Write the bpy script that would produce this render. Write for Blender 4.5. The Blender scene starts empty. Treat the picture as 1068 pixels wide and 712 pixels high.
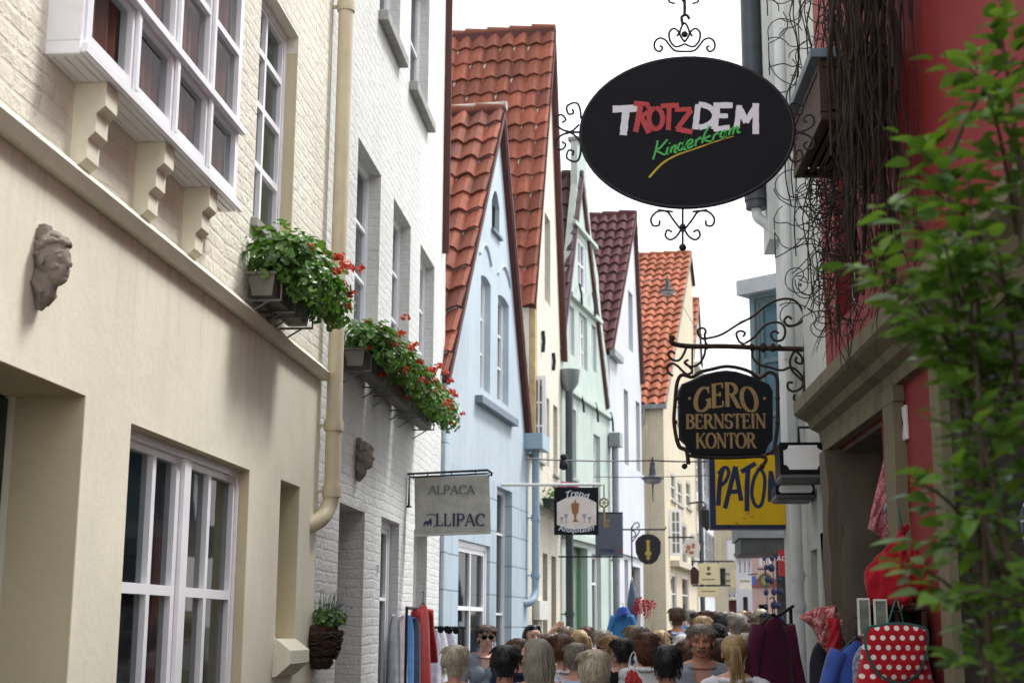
import bpy, bmesh, math, random
import numpy as np
from mathutils import Vector, Matrix, noise
random.seed(7)
C = bpy.context.scene.collection
R = math.radians
PI = math.pi

# ------------------------------------------------------------------ camera
FPX = 1483.0
EYE = Vector((0, 0, 1.70))
pitch, yaw, roll = R(11.29), R(5.21), R(0.3)
fwd = Vector((-math.sin(yaw)*math.cos(pitch), math.cos(yaw)*math.cos(pitch), math.sin(pitch)))
rgt = Vector((math.cos(yaw), math.sin(yaw), 0))
upv = rgt.cross(fwd)
rg2 = rgt*math.cos(roll) + upv*math.sin(roll)
up2 = upv*math.cos(roll) - rgt*math.sin(roll)
cam = bpy.data.cameras.new('camera')
cam.sensor_width = 36.0
cam.lens = 36.0*FPX/1068
cam.clip_end = 3000
cam.clip_start = 0.05
cam.dof.use_dof = True
cam.dof.focus_distance = 8.6
cam.dof.aperture_fstop = 4.2
co = bpy.data.objects.new('camera', cam); C.objects.link(co)
M = Matrix((( rg2.x, up2.x, -fwd.x, EYE.x), (rg2.y, up2.y, -fwd.y, EYE.y), (rg2.z, up2.z, -fwd.z, EYE.z), (0, 0, 0, 1)))
co.matrix_world = M
bpy.context.scene.camera = co

# ------------------------------------------------------------------ light: bright overcast, soft sun
SUN_EL, SUN_AZ = R(58), R(60)     # azimuth from +Y towards +X
w = bpy.data.worlds.new('World'); bpy.context.scene.world = w
w.use_nodes = True
nt = w.node_tree; nt.nodes.clear()
sky = nt.nodes.new('ShaderNodeTexSky'); sky.sky_type = 'NISHITA'; sky.sun_disc = False
sky.sun_elevation = SUN_EL; sky.sun_rotation = SUN_AZ
sky.dust_density = 4.0
bg = nt.nodes.new('ShaderNodeBackground'); bg.inputs['Strength'].default_value = 0.10
cl = nt.nodes.new('ShaderNodeBackground'); cl.inputs['Strength'].default_value = 1.12
tcw = nt.nodes.new('ShaderNodeTexCoord')
nz = nt.nodes.new('ShaderNodeTexNoise'); nz.inputs['Scale'].default_value = 2.2; nz.inputs['Detail'].default_value = 4
nt.links.new(tcw.outputs['Generated'], nz.inputs['Vector'])
cr = nt.nodes.new('ShaderNodeValToRGB')
cr.color_ramp.elements[0].position = 0.3; cr.color_ramp.elements[0].color = (0.86, 0.89, 0.93, 1)
cr.color_ramp.elements[1].position = 0.62; cr.color_ramp.elements[1].color = (1.0, 1.0, 1.0, 1)
nt.links.new(nz.outputs['Fac'], cr.inputs['Fac']); nt.links.new(cr.outputs['Color'], cl.inputs['Color'])
mx = nt.nodes.new('ShaderNodeMixShader'); mx.inputs[0].default_value = 0.80
wo = nt.nodes.new('ShaderNodeOutputWorld')
nt.links.new(sky.outputs['Color'], bg.inputs['Color'])
nt.links.new(bg.outputs[0], mx.inputs[1]); nt.links.new(cl.outputs[0], mx.inputs[2])
nt.links.new(mx.outputs[0], wo.inputs['Surface'])
sl = bpy.data.lights.new('sun', 'SUN'); sl.energy = 1.9; sl.angle = R(14); sl.color = (1.0, 0.985, 0.965)
so = bpy.data.objects.new('sun', sl); C.objects.link(so)
sd = Vector((math.sin(SUN_AZ)*math.cos(SUN_EL), math.cos(SUN_AZ)*math.cos(SUN_EL), math.sin(SUN_EL)))
so.rotation_euler = sd.to_track_quat('Z', 'Y').to_euler(); so.location = (0, 0, 30)
vs = bpy.context.scene.view_settings
vs.view_transform = 'Standard'; vs.look = 'None'; vs.gamma = 1; vs.exposure = 1.02
bpy.context.scene.display_settings.display_device = 'sRGB'
cy = bpy.context.scene.cycles
cy.max_bounces = 7; cy.diffuse_bounces = 4; cy.glossy_bounces = 3; cy.transparent_max_bounces = 12; cy.transmission_bounces = 4
cy.caustics_reflective = False; cy.caustics_refractive = False
cy.use_denoising = True

def ray(px, py):
    return (fwd + rg2*((px-534)/FPX) + up2*((356-py)/FPX))
def at(px, py, Y):
    d = ray(px, py); return EYE + d*(Y/d.y)

# ------------------------------------------------------------------ materials
MATS = {}
def rgb(h):
    v = [int(h[i:i+2], 16)/255 for i in (0, 2, 4)]
    return tuple((c/12.92 if c <= .04045 else ((c+.055)/1.055)**2.4) for c in v)
class NG:
    def __init__(s, name):
        s.m = bpy.data.materials.new(name); s.m.use_nodes = True
        s.t = s.m.node_tree; s.t.nodes.clear()
        s.out = s.n('OutputMaterial'); s.b = s.n('BsdfPrincipled')
        s.l(s.b.outputs[0], s.out.inputs[0])
        s.tc = s.n('TexCoord')
    def n(s, k, **kw):
        o = s.t.nodes.new('ShaderNode'+k)
        for a, v in kw.items():
            if hasattr(o, a): setattr(o, a, v)
            else: o.inputs[a].default_value = v
        return o
    def l(s, a, b): s.t.links.new(a, b)
    def map(s, scale=(1, 1, 1), rot=(0, 0, 0), src='Object', loc=(0, 0, 0)):
        m = s.n('Mapping'); m.inputs['Scale'].default_value = scale; m.inputs['Rotation'].default_value = rot; m.inputs['Location'].default_value = loc
        s.l(s.tc.outputs[src], m.inputs['Vector']); return m.outputs[0]
    def noise(s, vec, scale, detail=4, rough=.55, dist=0):
        o = s.n('TexNoise'); o.inputs['Scale'].default_value = scale; o.inputs['Detail'].default_value = detail
        o.inputs['Roughness'].default_value = rough; o.inputs['Distortion'].default_value = dist
        if vec is not None: s.l(vec, o.inputs['Vector'])
        return o.outputs['Fac']
    def ramp(s, fac, stops):
        r = s.n('ValToRGB'); e = r.color_ramp.elements
        while len(e) < len(stops): e.new(.5)
        for x, (p, c) in zip(e, stops):
            x.position = p; x.color = (*c, 1) if len(c) == 3 else c
        s.l(fac, r.inputs['Fac']); return r.outputs['Color']
    def mix(s, fac, a, b, mode='MIX'):
        m = s.n('Mix'); m.data_type = 'RGBA'; m.blend_type = mode
        for i, v in ((0, fac), (6, a), (7, b)):
            if isinstance(v, (int, float)): m.inputs[i].default_value = v
            elif isinstance(v, tuple): m.inputs[i].default_value = (*v, 1)
            else: s.l(v, m.inputs[i])
        return m.outputs[2]
    def math(s, op, a, b=0.0):
        m = s.n('Math'); m.operation = op
        for i, v in ((0, a), (1, b)):
            if isinstance(v, (int, float)): m.inputs[i].default_value = v
            else: s.l(v, m.inputs[i])
        return m.outputs[0]
    def bump(s, h, strength=.5, dist=.01, prev=None):
        b = s.n('Bump'); b.inputs['Strength'].default_value = strength; b.inputs['Distance'].default_value = dist
        s.l(h, b.inputs['Height'])
        if prev is not None: s.l(prev, b.inputs['Normal'])
        return b.outputs[0]
    def fin(s, col=None, rough=.8, nrm=None, metal=0, spec=.5):
        if col is not None:
            if isinstance(col, tuple): s.b.inputs['Base Color'].default_value = (*col, 1)
            else: s.l(col, s.b.inputs['Base Color'])
        if isinstance(rough, (int, float)): s.b.inputs['Roughness'].default_value = rough
        else: s.l(rough, s.b.inputs['Roughness'])
        s.b.inputs['Metallic'].default_value = metal
        s.b.inputs['Specular IOR Level'].default_value = spec
        if nrm is not None: s.l(nrm, s.b.inputs['Normal'])
        return s.m

def scl(c, k): return tuple(min(1, x*k) for x in c)
def paint(name, col, rough=.55, var=.12, scale=6, bump=.15, bscale=60, metal=0, spec=.4, dirt=0, bdist=.004):
    if name in MATS: return MATS[name]
    g = NG(name); v = g.map()
    n1 = g.noise(v, scale, 5, .6)
    c = g.ramp(n1, [(.3, scl(col, 1-var)), (.7, scl(col, 1+var))])
    if dirt:
        n2 = g.noise(g.map((1.6, 1.6, .35)), 5, 6, .7)
        c = g.mix(g.ramp(n2, [(.52, (0, 0, 0)), (.75, (dirt, dirt, dirt))]), c, scl(col, .45))
    nb = g.noise(v, bscale, 3)
    MATS[name] = g.fin(c, rough, g.bump(nb, bump, bdist), metal, spec); return MATS[name]
def wallmat(name, col, kind='plaster', rough=.85, bw=.25, bh=.075, bump=.6, dirt=.35, brick=None, mortar=None, streak=1.0, grime=None, ledge=None):
    """kind: plaster | brick (painted brick) | ashlar (render with wide joints) ; brick=second tint for bare brick"""
    if name in MATS: return MATS[name]
    g = NG(name); v = g.map()
    big = g.noise(v, .9, 5, .6)
    c = g.ramp(big, [(.3, scl(col, .90)), (.7, scl(col, 1.06))])
    sep = g.n('SeparateXYZ'); g.l(g.tc.outputs['Object'], sep.inputs[0])
    wob = g.noise(v, 3.0, 3)
    cmb = g.n('CombineXYZ')
    g.l(g.math('ADD', sep.outputs[0], sep.outputs[1]), cmb.inputs[0])
    g.l(g.math('ADD', sep.outputs[2], g.math('MULTIPLY', wob, .06 if kind == 'brick' else 0.0)), cmb.inputs[1])
    grim = grime or scl(col, .42)
    st = g.noise(g.map((2.6, 2.6, .35)), 1.5, 6, .7)
    stf = g.ramp(st, [(.5, (0, 0, 0)), (.78, (dirt*streak,)*3)])
    fine = g.noise(v, 26, 5, .65)
    nrm = None
    if kind in ('brick', 'ashlar', 'bare'):
        b = g.n('TexBrick'); g.l(cmb.outputs[0], b.inputs['Vector'])
        b.inputs['Scale'].default_value = 1.0
        b.inputs['Brick Width'].default_value = bw; b.inputs['Row Height'].default_value = bh
        b.inputs['Mortar Size'].default_value = .012 if kind != 'ashlar' else .010
        b.inputs['Mortar Smooth'].default_value = .5 if kind != 'ashlar' else .1
        b.inputs['Color1'].default_value = (.75, .75, .75, 1); b.inputs['Color2'].default_value = (1, 1, 1, 1)
        b.inputs['Mortar'].default_value = (0, 0, 0, 1)
        if kind == 'bare':
            b.inputs['Color1'].default_value = (*col, 1); b.inputs['Color2'].default_value = (*(brick or scl(col, .7)), 1)
            b.inputs['Mortar'].default_value = (*(mortar or scl(col, 1.1)), 1)
            c = g.mix(.35, b.outputs['Color'], c, 'MULTIPLY'); c = g.mix(1.0, c, (1.35, 1.35, 1.35), 'MULTIPLY')
        elif kind == 'ashlar':
            c = g.mix(g.math('MULTIPLY', b.outputs['Fac'], .75), c, scl(col, .35))
        else:
            c = g.mix(g.math('MULTIPLY', b.outputs['Fac'], g.math('MULTIPLY', g.noise(v, 2.2, 4), .16)), c, scl(col, .6))
            c = g.mix(g.ramp(fine, [(.6, (0, 0, 0)), (.8, (.35, .35, .35))]), c, grim)
        nrm = g.bump(g.math('ADD', g.math('MULTIPLY', b.outputs['Fac'], -.8), g.math('MULTIPLY', g.noise(v, 5, 4), .9)), bump*.6, .007)
    else:
        c = g.mix(g.ramp(fine, [(.62, (0, 0, 0)), (.85, (.25, .25, .25))]), c, grim)
    c = g.mix(stf, c, grim)
    blot = g.noise(g.map((1, 1, 1), loc=(7, 3, 1)), .55, 6, .65, .5)
    c = g.mix(g.ramp(blot, [(.50, (0, 0, 0)), (.53, (.16, .16, .16)), (.62, (.10, .10, .10)), (.66, (0, 0, 0))]), c, scl(col, .78))
    if ledge:      # rain streaks washed down from the string course
        sk = g.noise(g.map((9, 9, .5)), 1.2, 5, .7)
        zf = g.ramp(g.math('MULTIPLY', g.math('SUBTRACT', ledge, sep.outputs[2]), 1.0), [(0, (.6,)*3), (.10, (.3,)*3), (.5, (0, 0, 0))])
        c = g.mix(g.mix(1.0, zf, g.ramp(sk, [(.48, (0, 0, 0)), (.68, (.8, .8, .8))]), 'MULTIPLY'), c, scl(grim, .9))
        c = g.mix(g.ramp(g.noise(g.map((1, 1, 1), loc=(1, 2, 9)), 2.3, 7, .8, 1.5), [(.495, (0, 0, 0)), (.5, (.45, .45, .45)), (.505, (0, 0, 0))]), c, scl(col, .6))
    # splash dirt along the foot of the wall
    low = g.ramp(g.math('ADD', sep.outputs[2], g.math('MULTIPLY', g.noise(v, 4, 4), .5)), [(.25, (.6,)*3), (.75, (0, 0, 0))])
    c = g.mix(low, c, scl(col, .4))
    med = g.noise(v, 12 if kind == 'brick' else 7, 5, .6, .6)
    nrm = g.bump(med, .75 if kind == 'brick' else .22, .022 if kind == 'brick' else .010, nrm)
    nrm = g.bump(fine, .35, .004, nrm)
    MATS[name] = g.fin(c, rough, nrm, 0, .3); return MATS[name]
def glass(name='window glass', tint=(.02, .026, .032), alpha=.5, rough=.03):
    if name in MATS: return MATS[name]
    g = NG(name); v = g.map()
    wv = g.noise(v, 2.3, 2)
    g.fin(tint, rough, g.bump(wv, .06, .02), 0, .5)
    g.b.inputs['IOR'].default_value = 1.45
    tr = g.n('BsdfTransparent'); tr.inputs[0].default_value = (.80, .86, .86, 1)
    m = g.n('MixShader'); m.inputs[0].default_value = 1-alpha
    g.l(tr.outputs[0], m.inputs[1]); g.l(g.b.outputs[0], m.inputs[2]); g.l(m.outputs[0], g.out.inputs[0])
    MATS[name] = g.m; return g.m
def tilemat(name, c1, c2, moss=.3):
    if name in MATS: return MATS[name]
    g = NG(name)
    uv = g.n('UVMap'); sp = g.n('VectorMath'); sp.operation = 'FLOOR'; g.l(uv.outputs[0], sp.inputs[0])
    wn = g.n('TexWhiteNoise'); wn.noise_dimensions = '2D'; g.l(sp.outputs[0], wn.inputs['Vector'])
    v = g.map()
    c = g.mix(wn.outputs['Value'], c1, c2)
    n1 = g.noise(v, 1.3, 6, .7)
    c = g.mix(g.ramp(n1, [(.40, (0, 0, 0)), (.70, (.65, .65, .65))]), c, scl(c1, .5))
    n2 = g.noise(v, 14, 5, .7)
    c = g.mix(g.ramp(n2, [(.5, (0, 0, 0)), (.75, (.6, .6, .6))]), c, scl(c2, .38))
    n3 = g.noise(v, 5, 6, .75)
    c = g.mix(g.ramp(n3, [(.62, (0, 0, 0)), (.74, (moss, moss, moss))]), c, (.035, .04, .028))
    MATS[name] = g.fin(c, .8, g.bump(n2, .4, .006), 0, .3); return MATS[name]
def cloth(name, col, pat=None, rough=.9, spec=.2):
    if name in MATS: return MATS[name]
    g = NG(name); v = g.map()
    n = g.noise(v, 9, 4); c = g.ramp(n, [(.3, scl(col, .8)), (.7, scl(col, 1.12))])
    if pat and pat[0] == 'dots':      # voronoi-free regular dots in object xz
        _, dc, sc, rad = pat
        sep = g.n('SeparateXYZ'); g.l(g.tc.outputs['Object'], sep.inputs[0])
        def cell(o): 
            a = g.math('FRACT', g.math('MULTIPLY', o, sc)); return g.math('SUBTRACT', a, .5)
        row = g.math('FLOOR', g.math('MULTIPLY', sep.outputs[2], sc))
        sh = g.math('MULTIPLY', g.math('MODULO', g.math('ABSOLUTE', row), 2.0), .5/sc)
        a = cell(g.math('ADD', sep.outputs[0], sh)); b = cell(sep.outputs[2])
        d = g.math('ADD', g.math('MULTIPLY', a, a), g.math('MULTIPLY', b, b))
        c = g.mix(g.math('LESS_THAN', d, rad*rad), c, dc)
    if pat and pat[0] == 'stripe':
        _, dc, sc, duty, ax = pat
        sep = g.n('SeparateXYZ'); g.l(g.tc.outputs['Object'], sep.inputs[0])
        a = g.math('FRACT', g.math('MULTIPLY', sep.outputs[ax], sc))
        c = g.mix(g.math('LESS_THAN', a, duty), c, dc)
    if pat and pat[0] == 'flower':
        _, dc, sc = pat
        vo = g.n('TexVoronoi'); vo.inputs['Scale'].default_value = sc; g.l(v, vo.inputs['Vector'])
        f = g.math('ADD', vo.outputs['Distance'], g.math('MULTIPLY', g.noise(v, sc*2, 3), .35))
        c = g.mix(g.ramp(f, [(.36, (1, 1, 1)), (.46, (0, 0, 0))]), c, dc)
    if pat and pat[0] == 'bandana':
        _, dc, sc = pat
        n2 = g.noise(v, sc, 5, .8, 1.6)
        c = g.mix(g.ramp(n2, [(.50, (0, 0, 0)), (.54, (1, 1, 1)), (.6, (1, 1, 1)), (.64, (0, 0, 0))]), c, dc)
    nb = g.noise(v, 11, 4); nf = g.noise(v, 260, 2)
    nr = g.bump(nf, .25, .001, g.bump(nb, .5, .012))
    g.b.inputs['Sheen Weight'].default_value = .15
    MATS[name] = g.fin(c, rough, nr, 0, spec); return MATS[name]
def leafmat(name, c1, c2, trans=.35, rough=.4):
    if name in MATS: return MATS[name]
    g = NG(name)
    gi = g.n('NewGeometry')
    c = g.ramp(gi.outputs['Random Per Island'], [(0, c1), (.55, tuple((a+b)/2 for a, b in zip(c1, c2))), (1, c2)])
    g.fin(c, rough, None, 0, .5)
    tl = g.n('BsdfTranslucent'); g.l(g.mix(1.0, c, (1.5, 1.6, .6), 'MULTIPLY'), tl.inputs[0])
    m = g.n('MixShader'); m.inputs[0].default_value = trans
    g.l(g.b.outputs[0], m.inputs[1]); g.l(tl.outputs[0], m.inputs[2]); g.l(m.outputs[0], g.out.inputs[0])
    MATS[name] = g.m; return g.m

# ------------------------------------------------------------------ mesh builder
class MB:
    def __init__(s): s.v = []; s.f = []; s.mi = []; s.uv = None; s.cur = 0
    def add(s, vs, fs):
        o = len(s.v); s.v += [tuple(x) for x in vs]
        for f in fs: s.f.append([i+o for i in f]); s.mi.append(s.cur)
        return s
    def mat(s, i): s.cur = i; return s
    def box(s, x0, x1, y0, y1, z0, z1):
        return s.add([(x0, y0, z0), (x1, y0, z0), (x1, y1, z0), (x0, y1, z0), (x0, y0, z1), (x1, y0, z1), (x1, y1, z1), (x0, y1, z1)],
                     [(0, 3, 2, 1), (4, 5, 6, 7), (0, 1, 5, 4), (1, 2, 6, 5), (2, 3, 7, 6), (3, 0, 4, 7)])
    def bbox(s, x0, x1, y0, y1, z0, z1, b=.004):
        """box with chamfered edges"""
        bm = bmesh.new(); bmesh.ops.create_cube(bm, size=1)
        for v in bm.verts: v.co = Vector(((x0+x1)/2+v.co.x*(x1-x0), (y0+y1)/2+v.co.y*(y1-y0), (z0+z1)/2+v.co.z*(z1-z0)))
        b = min(b, .3*min(abs(x1-x0), abs(y1-y0), abs(z1-z0)))
        bmesh.ops.bevel(bm, geom=bm.edges[:], offset=b, segments=1, affect='EDGES')
        bm.verts.index_update()
        s.add([v.co.copy() for v in bm.verts], [[v.index for v in f.verts] for f in bm.faces]); bm.free(); return s
    def prism(s, pts, y0, y1):
        """polygon of (x,z) extruded along y"""
        n = len(pts)
        vs = [(p[0], y0, p[1]) for p in pts]+[(p[0], y1, p[1]) for p in pts]
        fs = [list(range(n)), list(range(2*n-1, n-1, -1))]+[(i, i+n, (i+1) % n+n, (i+1) % n) for i in range(n)]
        return s.add(vs, fs)
    def prismx(s, pts, x0, x1):
        """polygon of (y,z) extruded along x"""
        n = len(pts)
        vs = [(x0, p[0], p[1]) for p in pts]+[(x1, p[0], p[1]) for p in pts]
        fs = [list(range(n-1, -1, -1)), list(range(n, 2*n))]+[((i+1) % n, (i+1) % n+n, i+n, i) for i in range(n)]
        return s.add(vs, fs)
    def tube(s, pts, r, k=8, cap=True, flat=1.0):
        pts = [Vector(p) for p in pts]; n = len(pts)
        rs = r if isinstance(r, (list, tuple)) else [r]*n
        t = (pts[1]-pts[0]).normalized()
        a = Vector((0, 0, 1)) if abs(t.z) < .9 else Vector((1, 0, 0))
        u = t.cross(a).normalized()
        vs = []; fs = []
        for i in range(n):
            if i == 0: tt = pts[1]-pts[0]
            elif i == n-1: tt = pts[-1]-pts[-2]
            else: tt = (pts[i+1]-pts[i-1])
            if tt.length < 1e-9: tt = t
            t = tt.normalized()
            u = (u-t*u.dot(t));
            if u.length < 1e-6: u = t.orthogonal()
            u.normalize(); w_ = t.cross(u)
            for j in range(k):
                an = 2*PI*j/k
                vs.append(pts[i]+u*(math.cos(an)*rs[i])+w_*(math.sin(an)*rs[i]*flat))
        for i in range(n-1):
            for j in range(k):
                fs.append((i*k+j, i*k+(j+1) % k, (i+1)*k+(j+1) % k, (i+1)*k+j))
        if cap:
            fs.append(tuple(range(k-1, -1, -1))); fs.append(tuple((n-1)*k+j for j in range(k)))
        return s.add(vs, fs)
    def lathe(s, prof, c=(0, 0, 0), k=20):
        """prof: list of (r,z)"""
        vs = []; fs = []; n = len(prof)
        for r_, z in prof:
            for j in range(k):
                a = 2*PI*j/k; vs.append((c[0]+r_*math.cos(a), c[1]+r_*math.sin(a), c[2]+z))
        for i in range(n-1):
            for j in range(k): fs.append((i*k+j, i*k+(j+1) % k, (i+1)*k+(j+1) % k, (i+1)*k+j))
        fs.append(tuple(range(k-1, -1, -1))); fs.append(tuple((n-1)*k+j for j in range(k)))
        return s.add(vs, fs)
    def ball(s, c, r, seg=12, rings=8, sc=(1, 1, 1), fn=None):
        vs = []; fs = []
        for i in range(1, rings):
            th = PI*i/rings
            for j in range(seg):
                a = 2*PI*j/seg
                d = Vector((math.sin(th)*math.cos(a), math.sin(th)*math.sin(a), math.cos(th)))
                q = fn(d) if fn else 1
                vs.append((c[0]+d.x*r*sc[0]*q, c[1]+d.y*r*sc[1]*q, c[2]+d.z*r*sc[2]*q))
        top = len(vs); vs.append((c[0], c[1], c[2]+r*sc[2]*(fn(Vector((0, 0, 1))) if fn else 1)))
        vs.append((c[0], c[1], c[2]-r*sc[2]*(fn(Vector((0, 0, -1))) if fn else 1)))
        for i in range(rings-2):
            for j in range(seg): fs.append((i*seg+j, (i+1)*seg+j, (i+1)*seg+(j+1) % seg, i*seg+(j+1) % seg))
        for j in range(seg):
            fs.append((top, j, (j+1) % seg)); b = (rings-2)*seg
            fs.append((top+1, b+(j+1) % seg, b+j))
        return s.add(vs, fs)
    def plate(s, outline, holes, y0, y1):
        """polygon (x,z) with holes, thickness y0..y1 (filled by a 2D curve)"""
        cu = bpy.data.curves.new('t', 'CURVE'); cu.dimensions = '2D'; cu.fill_mode = 'BOTH'; cu.extrude = (y1-y0)/2
        for poly in [outline]+list(holes):
            sp = cu.splines.new('POLY'); sp.points.add(len(poly)-1)
            for p, q in zip(sp.points, poly): p.co = (q[0], q[1], 0, 1)
            sp.use_cyclic_u = True
        ob = bpy.data.objects.new('t', cu); me = ob.to_mesh()
        ym = (y0+y1)/2
        s.add([(v.co.x, ym-v.co.z, v.co.y) for v in me.vertices], [list(p.vertices) for p in me.polygons])
        ob.to_mesh_clear(); bpy.data.objects.remove(ob); bpy.data.curves.remove(cu); return s
    def xf(s, m, start=0):
        s.v = s.v[:start]+[tuple(m @ Vector(p)) for p in s.v[start:]]; return s
    def build(s, name, m, parent=None, smooth=None, fixn=True, loc=None):
        me = bpy.data.meshes.new(name); me.from_pydata(s.v, [], s.f)
        ms = m if isinstance(m, (list, tuple)) else [m]
        for q in ms: me.materials.append(q)
        if len(ms) > 1: me.polygons.foreach_set('material_index', s.mi)
        if s.uv is not None:
            ul = me.uv_layers.new(name='UVMap')
            for lp in me.loops: ul.data[lp.index].uv = s.uv[lp.vertex_index]
        if fixn:
            bm = bmesh.new(); bm.from_mesh(me); bmesh.ops.recalc_face_normals(bm, faces=bm.faces); bm.to_mesh(me); bm.free()
        if smooth is not None:
            me.polygons.foreach_set('use_smooth', [True]*len(me.polygons))
            if smooth < 180: me.set_sharp_from_angle(angle=R(smooth))
        me.update()
        o = bpy.data.objects.new(name, me); C.objects.link(o)
        if parent is not None: o.parent = parent
        if loc is not None: o.location = loc
        return o
def tag(o, label=None, cat=None, group=None, kind=None):
    if label: o['label'] = label
    if cat: o['category'] = cat
    if group: o['group'] = group
    if kind: o['kind'] = kind
    return o
def thing(name, label, cat, loc=(0, 0, 0), rz=0, group=None):
    o = bpy.data.objects.new(name, None); C.objects.link(o); o.empty_display_size = .1
    o.location = loc; o.rotation_euler = (0, 0, rz); return tag(o, label, cat, group)
def copy_tree(o, parent=None):
    c = o.copy(); C.objects.link(c)
    if parent is not None: c.parent = parent
    for ch in o.children: copy_tree(ch, c)
    return c
def spiral(c, r0, r1, a0, turns, n=22, plane='xz'):
    out = []
    for i in range(n+1):
        t = i/n; r_ = r0+(r1-r0)*t; a = a0+turns*2*PI*t
        out.append((c[0]+r_*math.cos(a), c[1], c[2]+r_*math.sin(a)))
    return out
def bez(p0, p1, p2, p3, n=14):
    p0, p1, p2, p3 = map(Vector, (p0, p1, p2, p3)); o = []
    for i in range(n+1):
        t = i/n; o.append(p0*(1-t)**3+p1*3*t*(1-t)**2+p2*3*t*t*(1-t)+p3*t**3)
    return o
def smoothpath(pts, n=6):
    pts = [Vector(p) for p in pts]; P = [pts[0]]+pts+[pts[-1]]; o = []
    for i in range(1, len(P)-2):
        for k in range(n):
            t = k/n; a, b, c_, d = P[i-1], P[i], P[i+1], P[i+2]
            o.append(.5*((2*b)+(c_-a)*t+(2*a-5*b+4*c_-d)*t*t+(3*b-a-3*c_+d)*t**3))
    o.append(pts[-1]); return o

# ------------------------------------------------------------------ lettering: flat ribbons on a board (local x right, z up, facing -y)
class Ink:
    def __init__(s, y=-.001): s.m = MB(); s.y = y; s.k = 0
    def ribbon(s, pts, w, close=False):
        n = len(pts); ws = w if isinstance(w, (list, tuple)) else [w]*n
        s.k += 1; y = s.y-.00015*s.k
        L = []; Rr = []
        for i in range(n):
            a = pts[max(0, i-1)]; b = pts[min(n-1, i+1)]
            tx, tz = b[0]-a[0], b[1]-a[1]; l_ = math.hypot(tx, tz) or 1
            nx, nz_ = -tz/l_*ws[i]/2, tx/l_*ws[i]/2
            L.append((pts[i][0]+nx, y, pts[i][1]+nz_)); Rr.append((pts[i][0]-nx, y, pts[i][1]-nz_))
        s.m.add(L+Rr, [(i, i+1, n+i+1, n+i) for i in range(n-1)])
    def poly(s, pts):
        s.k += 1; y = s.y-.00015*s.k
        s.m.add([(p[0], y, p[1]) for p in pts], [list(range(len(pts)))])
    def build(s, name, m, parent): return s.m.build(name, m, parent, fixn=False)
def arc(cx, cz, rx, rz_, a0, a1, n=14):
    return [(cx+rx*math.cos(R(a0+(a1-a0)*i/n)), cz+rz_*math.sin(R(a0+(a1-a0)*i/n))) for i in range(n+1)]
T_, H_ = 'T', 'H'
def serif_letter(ch):
    """(advance, strokes) strokes=(kind, pts); S marks a serif centred on a point"""
    st = lambda x, a=0, b=1: [(T_, [(x, a), (x, b)]), ('S', (x, 0 if a == 0 else a)), ('S', (x, 1 if b == 1 else b))]
    if ch == 'A': return .82, [(H_, [(.08, 0), (.4, 1)]), (T_, [(.4, 1), (.74, 0)]), (H_, [(.2, .35), (.6, .35)]), ('S', (.08, 0)), ('S', (.74, 0))]
    if ch == 'B': return .72, st(.15)+[('V', arc(.3, .76, .27, .22, 90, -90)), ('V', arc(.3, .27, .33, .25, 90, -90)), (H_, [(.15, .98), (.3, .98)]), (H_, [(.15, .53), (.34, .53)]), (H_, [(.15, .02), (.3, .02)])]
    if ch == 'C': return .78, [('V', arc(.45, .5, .36, .48, 45, 315, 20)), (H_, [(.71, .68), (.72, .95)])]
    if ch == 'E': return .66, st(.15)+[(H_, [(.1, .98), (.58, .98)]), (H_, [(.15, .52), (.45, .52)]), (H_, [(.1, .02), (.6, .02)]), (H_, [(.57, .98), (.57, .78)]), (H_, [(.59, .02), (.59, .24)]), (H_, [(.45, .42), (.45, .62)])]
    if ch == 'G': return .84, [('V', arc(.45, .5, .37, .48, 45, 330, 20)), (T_, [(.74, .04), (.74, .42)]), (H_, [(.58, .42), (.84, .42)]), (H_, [(.72, .68), (.73, .95)])]
    if ch == 'I': return .36, st(.18)
    if ch == 'K': return .82, st(.15)+[(H_, [(.18, .42), (.66, .98)]), (T_, [(.34, .58), (.72, .02)]), ('S', (.68, 1)), ('S', (.74, 0))]
    if ch == 'L': return .64, st(.15)+[(H_, [(.1, .02), (.58, .02)]), (H_, [(.57, .02), (.57, .26)])]
    if ch == 'N': return .84, [(H_, [(.14, 0), (.14, 1)]), (T_, [(.12, 1), (.7, 0)]), (H_, [(.7, 0), (.7, 1)]), ('S', (.14, 0)), ('S', (.1, 1)), ('S', (.7, 1))]
    if ch == 'O': return .86, [('V', arc(.43, .5, .36, .49, 90, 450, 26))]
    if ch == 'P': return .68, st(.15)+[('V', arc(.3, .73, .3, .25, 90, -90)), (H_, [(.15, .98), (.3, .98)]), (H_, [(.15, .48), (.3, .48)])]
    if ch == 'R': return .78, st(.15)+[('V', arc(.3, .75, .28, .23, 90, -90)), (H_, [(.15, .98), (.3, .98)]), (H_, [(.15, .52), (.3, .52)]), (T_, [(.36, .52), (.68, .02)]), ('S', (.72, 0))]
    if ch == 'S': return .62, [('V', arc(.31, .74, .22, .24, 30, 260, 12)+arc(.31, .27, .25, .25, 80, -150, 14)), (H_, [(.53, .76), (.53, .97)]), (H_, [(.08, .05), (.08, .3)])]
    if ch == 'T': return .72, st(.36)+[(H_, [(.04, .98), (.68, .98)]), (H_, [(.05, .98), (.05, .76)]), (H_, [(.67, .98), (.67, .76)])]
    return .4, []
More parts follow.
